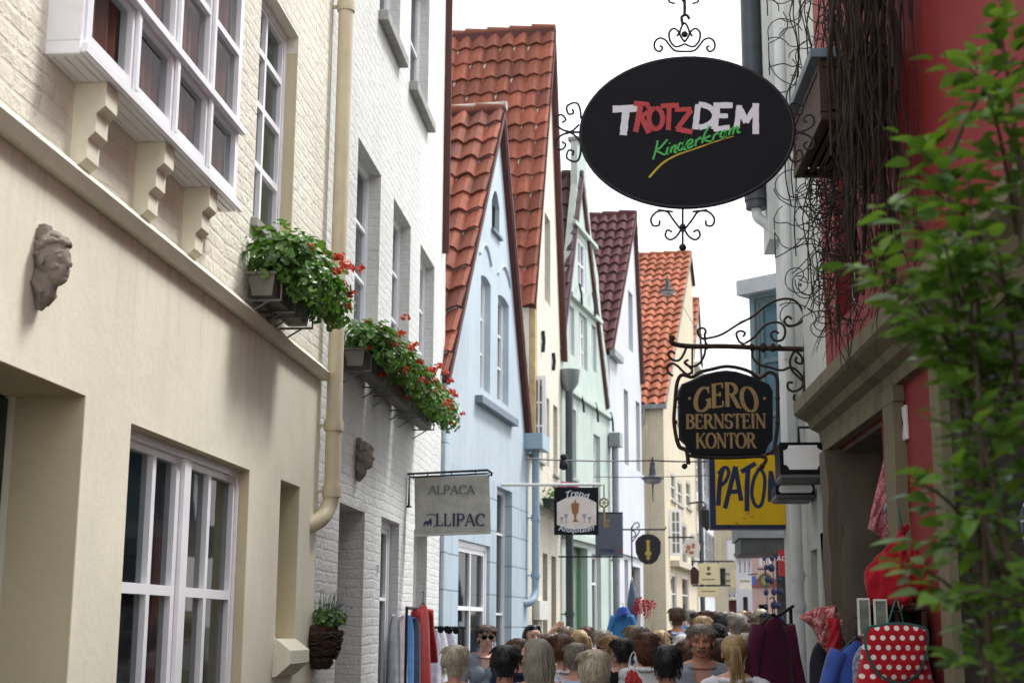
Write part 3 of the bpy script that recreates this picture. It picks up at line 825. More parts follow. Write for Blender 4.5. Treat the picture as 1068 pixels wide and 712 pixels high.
# mortar-bedded ridge seen at the front
m = MB(); m.tube([(ap[0], -.12, ap[1]+.07), (ap[0], 2.9, ap[1]+.09)], .07, 8); m.build('ridge_mortar', m_mortar, H3.t, smooth=60)

# ================= house 4 : ivory brick
s4 = H3.X(w3, 0, 0)
H4 = House('ivory_brick_house', 'tall ivory brick house with very steep orange gable roof', s4.x, s4.y, 5.0)
P = H4.P; U = H4.U; Z = H4.Z
w4 = U(586, 640); ap = P(573.5, 32); el = (.05, Z(546, 306)); el = (0.0, el[1]); er = (w4, el[1]-.2)
m = MB()
H4.window(U(568, 260), U(574, 260), Z(568, 312), Z(570, 224), .14, 1, (.5,), m_frameold, .05, .03, gl=m_glassdark)
for (x_, y0_, y1_) in ((564.5, 367, 345), (575.5, 386, 368)):
    u_ = U(x_, y0_); m = MB(); m.tube([(u_, -.03, Z(x_, y0_)), (u_+.02, -.04, (Z(x_, y0_)+Z(x_, y1_))/2), (u_, -.03, Z(x_, y1_))], .03, 6); m.build('wall_anchor', m_iron, H4.t)
b0, b1 = U(552.5, 430), U(566, 430)
wz0, wz1 = Z(553, 473), Z(554, 391)
m = MB(); pan = []
H4.window(b0, b1, wz0, wz1, .05, 3, (.25, .5, .75), m_frame, .06, .04, sill=(.05, .05))
open_casement(H4, 553.5, 569, 392, 472, 2, 3, 'white casement swung open from the ivory house')
H4.window(U(570, 440), U(573, 440), wz0, wz1-.1, .08, 1, (.5,), m_frame, .06, .03)
H4.window(U(577, 440), U(581.5, 440), wz0-.05, wz1-.1, .10, 1, (.5,), m_frameold, .06, .03, sill=(.05, .05))
for (xa, xb, yt) in ((555, 561, 571), (566, 571, 576), (575, 580, 579)):
    H4.window(U(xa, 620), U(xb, 620), .6, Z(xa, yt), .12, 1, (.45, .8), m_framebrown, .06, .03, gl=m_glassdark, sill=(.04, .05))
H4.walls([(0, 0), (w4, 0), (w4, er[1]), ap, el], m_ivory, 7)
gable_roof(H4, ap, (el, er), 7.5, m_roofA, .25, .37, over=.10)
m = MB(); m.bbox(.02, .22, -.09, -.001, Z(550, 455), Z(548, 306)-.02); m.build('timber_post', m_woodold, H4.t)
m = MB(); m.bbox(U(556, 634), U(563, 634)+.25, -.10, -.001, Z(560, 646), Z(560, 626)); m.build('meter_box', m_frameold, H4.t)
# blue hopper and pipe at the corner with the blue house
u_ = .02
m = MB(); m.prism([(u_-.28, Z(548, 468)), (u_+.28, Z(548, 468)), (u_+.31, Z(548, 452)), (u_-.31, Z(548, 452))], -.32, -.03)
hp = m.build('rain_hopper', m_pipeblue, H3.t); hp.location = (w3-.08, .04, 0)
zz = Z(551, 618)
downpipe(H3, [(w3-.06, -.12, Z(551, 465)), (w3-.06, -.12, 3), (w3-.06, -.12, zz+.15), (w3-.1, -.12, zz-.02), (w3-.22, -.08, zz-.13), (w3-.3, .02, zz-.16)], .058, m_pipeblue, [(w3-.06, -.12, Z(551, 540)), (w3-.06, -.12, Z(551, 600))], off=.11)

# ================= house 5 : mint, stepped / curved gable
s5 = H4.X(w4, 0, 0)
H5 = House('mint_green_house', 'pale mint green house with curved gable and small paned windows', s5.x, s5.y, 10.6)
P = H5.P; U = H5.U; Z = H5.Z
w5 = U(638, 640); zt5 = Z(606, 152)
half = w5/2
def wp(t): return t
H5.window(U(603, 275), U(611, 275), Z(605, 300), Z(604, 248), .03, 2, (.5,), m_frame, .07, .03, name='shutter_window')
H5.window(U(593.5, 340), U(599, 340), Z(594, 368), Z(594.5, 318), .08, 2, (.33, .66), m_frame, .05, .025)
H5.window(U(604, 350), U(612.5, 350), Z(605, 382), Z(604.5, 325), .08, 4, (.33, .66), m_frame, .05, .03, centre=.08)
H5.window(U(617, 360), U(622, 360), Z(618, 386), Z(617.5, 338), .08, 2, (.33, .66), m_frame, .05, .025)
H5.window(U(593.5, 470), U(601, 470), Z(594, 497), Z(594, 424), .12, 2, (.7,), m_frame, .06, .03, gl=m_glassdark, sill=(.05, .05))
H5.window(U(619, 480), U(626, 480), Z(620, 530), Z(619.5, 452), .10, 2, (.33, .7), m_frame, .06, .03, sill=(.05, .05))
g0, g1 = U(595, 620), U(613, 620)
H5.hole(g0, g1, .02, Z(596, 568))
H5.window(U(617.5, 620), U(627, 620), .5, Z(618, 577), .1, 2, (.4, .8), m_frame, .07, .04, sill=(.04, .05))
zA, zB, zC = Z(595, 308), Z(590, 405), Z(604, 240)
cu5 = U(606, 300)
lft, rgt_ = max(0, -.02), w5
def edge(t):  # half width profile of the gable by height 0..1 from eave to top
    return [(1, 0), (.93, .10), (.80, .2), (.70, .3), (.62, .42), (.60, .48), (.46, .56), (.34, .66), (.26, .78), (.2, .88), (.2, 1)]
zE = Z(645, 410)
cm = U(606, 300)
prof = [(cm+(w5-cm)*a, zE+(zt5-zE)*b_) for a, b_ in edge(0)]
zR5 = Z(603, 180); profL = [(cm-.28, zt5), (cm-.28, zR5-.25), (0, zE)]
H5.walls([(0, 0), (w5, 0)]+prof+profL, m_mint, 7, body=False, th=.13)
bm5 = MB(); bm5.prism([(0, 0), (w5, 0), (w5, zE-.05), (cm, zR5-.05), (0, zE-.05)], .354, 7); fi5 = len(bm5.f)-7; bm5.mi = [0]*len(bm5.f); bm5.mi[fi5] = 1; bm5.build('rear_wall', [m_mint, m_room], H5.t)
dm = MB(); dm.bbox(g0-.02, g1+.02, .20, .24, .03, Z(596, 568)+.02); dm.bbox(g1-.002, g1+.02, .131, .199, .03, Z(596, 568)); dm.bbox(g0-.02, g0+.002, .131, .199, .03, Z(596, 568)); dm.build('door', m_mintdark, H5.t)
for zz, a, b_ in ((zA, .62, .09), (zB, 1, .09), (zC, .46, .08), (Z(600, 560), 1, .12)):
    if zz < zE: a = 1
    m = MB(); m.bbox(cm-cm*a-.02, cm+(w5-cm)*a+.02, -.08, -.001, zz-b_/2, zz+b_/2); m.build('string_course', m_mint, H5.t)
for (x_, y0_, y1_) in ((601, 318, 296), (615, 330, 305), (603, 430, 412), (618, 440, 420), (634, 450, 430)):
    u_ = U(x_, y0_); m = MB(); m.tube([(u_, -.11, Z(x_, y0_)), (u_+.015, -.10, (Z(x_, y0_)+Z(x_, y1_))/2), (u_, -.06, Z(x_, y1_))], .022, 6); m.build('wall_anchor', m_iron, H5.t)
zr5 = zR5
gable_roof(H5, (cm, zr5), ((-.05, zE+.0), (w5-.35, zE-.4)), 7, m_roofD, .24, .36, over=.05, verge=paint('plum verge board', rgb('6a5a5e'), .6))
m = MB(); m.bbox(cm-.30, cm+.5, -.05, .18, zt5, zt5+.08); m.build('gable_cap', m_pipegrey, H5.t)
downpipe(H5, [(w5-.1, -.12, Z(642, 470)), (w5-.1, -.12, .3)], .07, m_pipegrey, [(w5-.1, -.12, 3)], off=.12)
m = MB(); m.bbox(w5-.25, w5+.05, -.25, -.02, Z(642, 470), Z(642, 456)); m.build('rain_hopper', m_pipegrey, H5.t)
# pipe and round hopper at the corner of ivory and mint
downpipe(H5, [(.0, -.14, Z(591, 400)), (.0, -.14, .2)], .07, m_pipedark, [(0, -.14, 4.0), (0, -.14, 1.9)], off=.14)
m = MB(); m.lathe([(.07, -.35), (.17, -.2), (.19, 0), (.20, .03)], (0, -.14, Z(591, 392)), 14); m.build('rain_hopper', m_pipegrey, H5.t, smooth=40)

# ================= house 6 : white, maroon roof
s6 = H5.X(w5, 0, 0)
H6 = House('white_gabled_house', 'white gabled house with dark maroon tiled roof', s6.x, s6.y, 9.5)
P = H6.P; U = H6.U; Z = H6.Z
w6 = U(671.5, 640); ap = P(660.5, 224); el = (0, Z(640, 368)); er = (w6, Z(672, 432)); er = (w6, el[1])
H6.window(U(655.5, 335), U(660, 335), Z(656, 364), Z(656, 303), .14, 1, (.5,), m_frameold, .05, .03, gl=m_glassdark)
H6.window(U(651, 450), U(655.5, 450), Z(652, 487), Z(651, 405), .14, 2, (.5,), m_frameold, .05, .03)
H6.window(U(663.5, 450), U(667.5, 450), Z(664, 490), Z(664, 418), .14, 2, (.5,), m_frameold, .05, .03)
H6.window(U(651.5, 620), U(655.5, 620), .3, Z(652, 583), .1, 1, (.6,), m_frame, .06, .03)
H6.window(U(660, 620), U(668, 620), .02, Z(660, 590), .14, 1, (.8,), m_framebrown, .07, .03, name='door')
H6.walls([(0, 0), (w6, 0), (w6, er[1]), ap, el], m_white, 7)
gable_roof(H6, ap, (el, er), 7, m_roofC, .23, .33, over=.08)
m = MB(); m.bbox(.35, w6-.1, -.06, -.001, Z(650, 578), Z(650, 484)); m.build('plain_fascia', m_whitecool, H6.t)
m = MB(); m.bbox(-.1, .9, -.14, -.02, el[1]-.16, el[1]-.02); m.build('gutter', m_pipegrey, H6.t)

# ================= house 7 : beige, orange roof, standing forward
s7 = H6.X(w6, 0, 0); c7 = at(695, 640, s7.y+.6)
H7 = House('beige_orange_roof_house', 'beige plastered house standing forward with bright orange tiled roof', c7.x, c7.y, 8.0)
P = H7.P; U = H7.U; Z = H7.Z
ap = P(718.5, 265); el = (0, Z(697, 427)); w7 = U(729, 640); er = (w7, ap[1]-(ap[1]-el[1])*(w7-ap[0])/ap[0])
open_casement(H7, 698, 710, 531, 579, 2, 4, 'white four row casement swung open from the beige house')
for (xa, xb, yt, yb) in ((700, 704, 492, 520), (707, 711, 500, 525), (712, 716, 545, 590), (721, 725, 555, 590), (700, 705, 597, 640), (712, 718, 600, 640), (716, 720, 500, 528), (706, 710, 400, 440), (716, 720, 405, 445)):
    H7.window(U(xa, yt+10)-.1, U(xb, yt+10)+.1, Z(xa, yb), Z(xa, yt), .025, 1, (.5,), m_frameold, .06, .03, gl=m_glassdark, sill=(.05, .06))
H7.walls([(0, 0), (w7, 0), (w7, er[1]), ap, el], m_beigebrick, 7, bodymat=m_beige)
gable_roof(H7, ap, (el, er), 7, m_roofB, .25, .36, over=.08, verge=m_vergegrey)
m = MB(); m.bbox(-.16, -.03, -.1, 3.5, el[1]-.14, el[1]-.03); gt = m.build('gutter', m_pipegrey, H7.t)
downpipe(H7, [(-.1, .45, el[1]-.1), (-.1, .5, el[1]-.5), (-.1, .62, el[1]-.9), (-.1, .62, .2)], .05, m_pipegrey, (), off=.05)
m = MB(); m.box(.9, w7, -.22, -.001, Z(715, 593)-.06, Z(715, 593)+.08); m.build('shop_cornice', m_stoneplain, H7.t)
# ================= further left houses
s8 = H7.X(w7, 0, 0)
def far_house(name, label, px0, px1, Y0, ztop_px, mat, rmat, nwin, rows, right=False, yawd=6, ridge=True, half=False, depth=6, fm=None):
    a = at(px0, 640, Y0); yy = yawd
    h = House(name, label, a.x, a.y, yy, right)
    wdt = abs(h.U(px1, 640)); zt = h.Z((px0), ztop_px) if not right else h.Z(px1, ztop_px)
    z = .3; rh = zt/rows
    us = [wdt*(i+.5)/nwin for i in range(nwin)]
    for r_ in range(rows):
        for u_ in us:
            ww = min(.6, wdt/nwin*.36)
            h.window(u_-ww, u_+ww, z+r_*rh+(.55 if r_ else .1), z+r_*rh+rh*.78, .025, 2, (.33, .66), fm or m_frame, .06, .03, gl=m_glassdark)
    h.walls([(0, 0), (wdt, 0), (wdt, zt), (0, zt)], mat, depth)
    if ridge:
        tile_roof(h.t, (-.1, depth/2, zt+depth*.42), (wdt+.2, 0, 0), (0, -depth/2-.25, -depth*.42-.2), max(3, int(wdt/.3)), 10, rmat)
    m = MB(); m.bbox(-.02, wdt+.02, -.2, -.001, zt-.15, zt); m.build('cornice', mat, h.t)
    for r_ in range(1, rows):
        m = MB(); m.bbox(0, wdt, -.10, -.001, z+r_*rh+.1, z+r_*rh+.24); m.build('string_course', m_framedark if half else mat, h.t)
    return h, wdt, zt
h8, w8, z8 = far_house('grey_terrace_house', 'tall grey white terrace house beyond the beige house', 727, 737, s8.y+.2, 386, m_rwhite, m_roofE, 2, 4, yawd=8, ridge=False)
a8 = (w8*.75, z8+2.3); MB().plate([(0, z8+.002), (w8, z8+.002), a8], [], 0, .3).build('gable', m_rwhite, h8.t)
gable_roof(h8, a8, ((-.1, z8-.1), (w8+.1, z8)), 6, m_roofB, .28, .38, over=.05, verge=m_vergegrey)
e8 = h8.X(w8, 0, 0)
h9, w9, z9 = far_house('half_timbered_house', 'white half timbered house far down the left side', 737, 746, e8.y, 470, m_white, m_roofE, 3, 3, yawd=7, half=True)
downpipe(H7, [(w7-.1, -.12, Z(727, 420)), (w7-.1, -.12, .2)], .07, m_pipedark, [(w7-.1, -.12, 4)], off=.12)
for zz_ in (z9*.37, z9*.68):
    for k_ in range(7):
        m = MB(); m.bbox(w9*k_/6.3, w9*k_/6.3+.09, -.02, -.001, zz_+.3, zz_+z9*.27); m.build('timber', m_framedark, h9.t)
# ================= buildings closing the street
hE = House('cream_corner_house', 'cream white house with a red door closing the street', at(742, 640, 62).x, 62, 84)
P, U, Z = hE.P, hE.U, hE.Z
wE = U(775, 640)
hE.window(U(757, 570), U(767.5, 570), Z(760, 584), Z(760, 561), .1, 2, (.33, .66), m_frame, .12, .05, centre=.2, gl=m_glassdark)
hE.window(U(759, 620), U(769, 620), Z(760, 624), Z(760, 617.5), .1, 3, (), m_frame, .08, .05, gl=m_glassdark, name='fanlight')
hE.window(U(751, 600), U(757, 600), Z(752, 611), Z(752, 592), .1, 1, (), m_framedark, .05, .04, gl=m_glassdark)
hE.hole(U(760, 630), U(769, 630), .02, Z(760, 625.5))
zt = Z(760, 520)
hE.walls([(0, 0), (wE, 0), (wE, zt), (0, zt)], m_beige, 6)
m = MB(); m.bbox(U(760, 630)+.01, U(769, 630)-.01, .2, .25, .03, Z(760, 625.5)-.02); m.build('door', paint('dark red door', rgb('5a1f22'), .5), hE.t)
m = font_text('CAFE', .5); m.xf(Matrix.Translation((U(767, 600), -.02, Z(765, 606)))); m.build('wall_lettering', m_framedark, hE.t)
tile_roof(hE.t, (-.1, 3, zt+2.6), (wE+.2, 0, 0), (0, -3.2, -2.7), 20, 10, m_roofE)
hF = House('narrow_white_house', 'narrow white weatherboarded house at the end of the street', at(768.5, 640, 57).x, 57, 96)
P, U, Z = hF.P, hF.U, hF.Z
wF = U(786, 640)
for yb, yt in ((598, 584), (575, 560)):
    for xa in (770.5, 775.5, 780):
        hF.window(U(xa, 590), U(xa+3, 590), Z(770, yb), Z(770, yt), .08, 1, (), m_frame, .04, .03, gl=m_glassdark)
hF.hole(U(775, 630), U(780, 630), .02, Z(775, 622))
zt = Z(770, 530)
hF.walls([(0, 0), (wF, 0), (wF, zt), (wF*.5, zt+2), (0, zt)], m_white, 6)
m = MB(); m.bbox(U(775, 630)+.01, U(780, 630)-.01, .2, .25, .03, Z(775, 622)-.02); m.build('door', m_framedark, hF.t)
m = MB(); m.bbox(-.05, wF+.05, -.25, -.001, Z(770, 580), Z(770, 577)); m.build('string_course', m_framedark, hF.t)
gable_roof(hF, (wF*.5, zt+2.05), ((0, zt), (wF, zt)), 6, m_roofE, .3, .4)
hG = House('pink_gabled_house', 'pink house with red gable edge near the end of the street', at(785, 640, 50).x, 50, 98)
P, U, Z = hG.P, hG.U, hG.Z
wG = U(812, 640)
for xa in (792, 797, 802):
    hG.window(U(xa, 590), U(xa+3, 590), Z(795, 590), Z(795, 570), .08, 1, (.5,), m_frame, .05, .04, gl=m_glassdark)
hG.hole(U(791, 630), U(801, 630), .02, Z(795, 630))
zt = Z(805, 572); za = Z(786, 556)
hG.walls([(0, 0), (wG, 0), (wG, zt), (wG*.2, za), (0, za)], m_pink, 6)
m = MB(); m.prism([(wG*.2, za+.01), (wG, zt+.01), (wG, zt+.2), (wG*.2, za+.6), (0, za+.6), (0, za+.01)], -.12, 5); m.build('roof', m_roofA, hG.t)
m = MB(); m.bbox(0, wG, -.08, -.001, Z(795, 612), Z(795, 603)); m.build('shop_fascia', paint('red fascia', rgb('7d3a3a'), .6), hG.t)

# ================= right side : red house
a = at(872, 640, 10.6)
H10 = House('red_house', 'oxblood red house with sandstone doorway and heavy cornice at the right', a.x, a.y, -2.2, right=True)
P = H10.P; U = H10.U; Z = H10.Z
# doorway opening
zL = Z(869, 471); d0 = U(877, 600); d1 = U(927, 600)
lintT = Z(866, 440)
H10.hole(d0, d1, .02, zL)
dm = MB(); dm.bbox(d0+.005, d1-.005, .33, .35, .03, zL-.005); dm.build('door', m_room, H10.t)  # flat panel filling the doorway, shade of the interior put into its colour
wtop = 7.2; L10 = 9.4
cz = Z(848, 432, .22); czT = Z(845, 417, .22)
# shop window opening near the camera
k0, k1 = U(1002, 600)+.1, U(1002, 600)+1.9
H10.window(k0, k1, .7, 2.5, .15, 2, (.7,), m_framedark, .07, .05, gl=m_glassdark)
H10.walls([(0, 0), (L10, 0), (L10, cz), (0, cz)], m_redlow, 6, name='shop_wall')
# upper part with window
H10.holes = []
uw0, uw1 = .55, 1.25
H10.window(uw0, uw1, czT+.55, czT+2.1, .12, 2, (.5,), m_frameold, .06, .04, gl=m_glassdark, curt=(m_curtain, 'B'))
H10.walls([(0, cz+.001), (L10, cz+.001), (L10, wtop), (0, wtop)], m_red, 6, name='upper_wall')
# moulded cornice
hgt = czT-cz
u_c1 = U(1010, 300, .1)
pf = [(0, cz-.10), (-.05, cz-.10), (-.06, cz-.03), (-.12, cz), (-.14, cz+.05), (-.22, cz+.09), (-.24, cz+.11), (-.24, cz+.2), (-.20, cz+.23), (0, cz+.27)]
m = MB(); m.prismx(pf, -.1, L10); m.build('cornice', m_stone, H10.t)
# stone door surround: lintel and jambs
m = MB(); m.bbox(.10, U(940, 600, .07), -.07, -.001, zL, cz-.103); m.build('lintel', m_stone, H10.t)
def rough(m, amp, sc):
    m.v = [tuple(Vector(p)+Vector((noise.noise(Vector(p)*sc)*amp, noise.noise(Vector(p)*sc+Vector((5, 0, 0)))*amp, 0))) for p in m.v]; return m
def gridbox(x0, x1, y0, y1, z0, z1, nx, ny, nz_):
    bm = bmesh.new(); bmesh.ops.create_cube(bm, size=1)
    bmesh.ops.subdivide_edges(bm, edges=bm.edges[:], cuts=nz_, use_grid_fill=True)
    m = MB(); m.add([((x0+x1)/2+v.co.x*(x1-x0), (y0+y1)/2+v.co.y*(y1-y0), (z0+z1)/2+v.co.z*(z1-z0)) for v in bm.verts], [[v.index for v in f.verts] for f in bm.faces]); bm.free(); return m
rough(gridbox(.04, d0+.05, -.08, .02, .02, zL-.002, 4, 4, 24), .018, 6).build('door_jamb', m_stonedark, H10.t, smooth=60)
rough(gridbox(U(928, 600, .07), U(939, 600, .07), -.07, -.001, .02, zL-.002, 4, 4, 24), .015, 6).build('door_jamb', m_stone, H10.t, smooth=60)
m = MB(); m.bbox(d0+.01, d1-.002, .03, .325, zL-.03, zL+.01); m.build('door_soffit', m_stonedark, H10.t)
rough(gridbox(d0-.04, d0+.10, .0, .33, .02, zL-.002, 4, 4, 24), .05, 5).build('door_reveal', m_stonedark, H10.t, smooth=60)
# stone strip and grey panel beyond the red strip
p0_, p1_ = U(979, 600, .1), U(989, 600, .1)
m = MB(); m.bbox(p0_, p1_, -.10, -.001, .02, cz-.103); m.build('stone_pilaster', m_stone, H10.t)
m = MB(); m.plate([(p1_+.002, .02), (L10, .02), (L10, cz-.11), (p1_+.002, cz-.11)], [[(k0, .7), (k1, .7), (k1, 2.5), (k0, 2.5)]], -.05, -.001); m.build('grey_shopfront', m_greywall, H10.t)
# white plaque
pu0, pu1 = U(938, 445, .02), U(944.5, 445, .02)
m = MB(); m.bbox(pu0, pu1, -.02, -.001, Z(941, 462), Z(941, 426)); pq = m.build('plaque', m_frame, H10.t)
ik = Ink(-.0215); pc = ((pu0+pu1)/2, (Z(941, 462)+Z(941, 426))/2); hh = (Z(941, 426)-Z(941, 462))
ik.poly([(pc[0]+dx*hh*.2, pc[1]+dz*hh*.3) for dx, dz in ((0, .9), (.35, .2), (.9, .05), (.3, -.15), (.2, -.9), (-.2, -.2), (-.8, -.1), (-.25, .2))]); ik.build('painted_mark', m_iron, pq)
tile_roof(H10.t, (-.1, 3.2, wtop+1.9), (L10+.1, 0, 0), (0, -3.4, -2.0), 34, 12, m_roofA)

# ================= right side : white house
b9 = H10.X(-.005, 0, 0)
H11 = House('white_plaster_house', 'grey white plastered house with white drainpipe right of the hanging signs', b9.x, b9.y, 0, right=True)
# local u runs towards the camera, so the far part of this house has negative u
P = H11.P; U = H11.U; Z = H11.Z
uf = U(819, 600)
H11.window(U(846, 600), U(853, 600), .5, Z(846, 574), .08, 1, (.6,), m_framebrown, .06, .04, gl=m_glassdark)
H11.window(U(857, 600), U(871, 600), .5, Z(858, 555), .08, 1, (.6,), m_framebrown, .07, .04, gl=m_glassdark)
H11.walls([(uf, 0), (0, 0), (0, 9.2), (uf, 9.2)], m_rwhite, 6)
for (pa, pb) in ((820, 826), (846, 853)):
    pass
m = MB(); m.bbox(U(840, 480), U(833, 480)+.0, -.05, -.001, 2.8, 9.1); m.build('pilaster', m_rwhite, H11.t)
m = MB(); m.bbox(uf-.12, uf+.5, -.10, .3, Z(818, 235), 9.3); m.build('jettied_corner', m_rwhite, H11.t)
m = MB(); m.bbox(uf-.12, 0, -.22, -.001, 9.2, 9.35); m.build('eaves_board', m_rwhite, H11.t)
pu = U(832, 600, .09); 
downpipe(H11, [(pu, -.09, 7), (pu, -.09, .2)], .05, m_pipewhite, [(pu, -.09, Z(832, 632, .09)), (pu, -.09, Z(832, 600, .09)), (pu, -.09, 4)], off=.09)
# dark pipe with white swan neck under the eaves
c_ = at(778, 100, H11.X(uf, 0, 0).y-.2)
def toloc(h, w_): v_ = w_-h.o; return Vector((v_.dot(h.e), v_.dot(h.inn), v_.z))
Yd = H11.X(uf, 0, 0).y-.3
A_ = toloc(H11, at(789, 218, Yd)); B_ = toloc(H11, at(783, -40, Yd)); B_.x = A_.x; B_.y = A_.y
m = MB(); m.tube([A_, B_], .105, 18); m.tube([A_+Vector((0, 0, .08)), A_+Vector((0, 0, .14))], .118, 18); dp = m.build('downpipe', m_pipedark, H11.t, smooth=50)
S_ = toloc(H11, at(778, 222, Yd)); E_ = Vector((uf+.3, .02, toloc(H11, at(822, 244, Yd)).z))
m = MB(); m.tube(smoothpath([A_+Vector((0, 0, .06)), A_+Vector((0, .01, -.08)), A_.lerp(E_, .35)+Vector((0, 0, -.05)), E_]), .055, 12); m.build('swan_neck', m_pipewhite, H11.t, smooth=50)
# ================= glass fronted building beyond: a glazed upper floor over a dark canopied shop
Yg = 20.0
hg = House('glass_bay_building', 'modern building with tall teal framed glass bay behind the ironwork', at(786.5, 500, Yg).x, Yg, 130)
P, U, Z = hg.P, hg.U, hg.Z
zt = Z(786, 308); wg = 2.2; zb = at(800, 548, Yg).z
hg.window(.08, wg-.1, zb+.05, zt-.05, .05, 3, (.12, .2, .47, .73), paint('teal window frame', rgb('56696c'), .5), .11, .07, gl=glass('teal tinted glass', (.06, .13, .17), .1, .04))
hg.walls([(0, zb), (wg, zb), (wg, zt), (0, zt)], paint('teal cladding', rgb('6b7c80'), .6), 4, room=paint('pale room wall', rgb('7d9a9c'), .9, .4, .6))
m = MB(); m.bbox(-.12, wg+.1, -.14, 4, zt+.004, Z(786, 292)); m.build('roof_fascia', paint('grey roof fascia', rgb('a9adb0'), .6), hg.t)
def toworld_box(par, hh, x0, x1, y0, y1, z0, z1, name, mat):
    m = MB(); m.bbox(x0, x1, y0, y1, z0, z1); m.v = [tuple(toloc(hh, Vector(v_))) for v_ in m.v]; return m.build(name, mat, par)
xc = at(770, 560, 19).x; zc0, zc1_, zc2_ = at(800, 577, 19).z, at(800, 561, 19).z, at(800, 549, 19).z
toworld_box(hg.t, hg, xc, 3.2, 19.0, 20.3, zc1_+.003, zb-.004, 'canopy', paint('grey canopy', rgb('7d8284'), .6))
toworld_box(hg.t, hg, xc+.03, 3.2, 19.05, 20.25, zc0, zc1_, 'canopy_fascia', m_framedark)
toworld_box(hg.t, hg, at(812, 640, 20).x, 3.6, 19.5, 20.2, 0, zc0-.003, 'shop_wall', m_greywall)
# ------------------------------------------------------------------ materials of the smaller things
m_board = paint('matt black sign paint', rgb('12141b'), .6, .1, 3, .05, 30, spec=.15)
m_inkwhite = paint('white lettering', rgb('d9dbe6'), .5, .05)
m_inkred = paint('red lettering', rgb('b3343a'), .5, .1)
m_inkgreen = paint('green lettering', rgb('3fae4e'), .5, .05)
m_inkyellow = paint('yellow lettering', rgb('b9a427'), .5, .05)
m_gold = paint('old gold lettering', rgb('8d744a'), .45, .15, 20, metal=.2)
m_yellow = paint('yellow enamel', rgb('dcb400'), .35, .08, 3, .1, 20, dirt=.25)
m_navy = paint('navy blue enamel', rgb('1d2850'), .4, .15)
m_canvas = cloth('weathered sign canvas', rgb('bdbdb6'))
m_slateblue = paint('slate blue sign', rgb('5a6170'), .6, .06)
m_creamsign = paint('cream sign', rgb('cdbf96'), .6, .05)
m_bust = wallmat('brown carved stone', rgb('a59a90'), 'plaster', dirt=.6, grime=rgb('5b5049'))
m_leaf = leafmat('geranium leaves', (.045, .12, .025), (.13, .25, .055), .25)
m_petal = leafmat('red geranium petals', (.50, .03, .025), (.75, .12, .06), .2, .6)
m_petalp = leafmat('purple petunia petals', (.28, .05, .30), (.55, .12, .30), .2, .6)
m_petalb = leafmat('small blue flowers', (.12, .12, .30), (.25, .25, .45), .2, .6)
m_plantbox = paint('grey plastic planter', rgb('77746c'), .7, .2, 6, .2, dirt=.4)
m_greenbox = paint('dark green planter', rgb('22362c'), .5)
m_wicker = paint('dark wicker', rgb('3b2b20'), .85, .4, 30, .8, 60)
m_soil = paint('soil', rgb('2a211a'), .95, .3, 20)
m_cable = paint('black cable', rgb('15151a'), .5)
m_bulb = paint('small clear bulb', rgb('c9ced6'), .15)
m_stem = paint('dead climber stems', rgb('332a24'), .95, .5, 9, .8, 60)
m_wood = paint('dark stained wood', rgb('3a241b'), .6, .3, 6, .4, 40)

def thing_at(name, label, cat, px, py, Y, group=None, off=None):
    p = at(px, py, Y); return thing(name, label, cat, p, 0, group)
def L(o, px, py, Y=None):
    """point of the photo at the depth of thing o, in its local frame"""
    p = at(px, py, Y if Y else o.location.y); return p-o.location

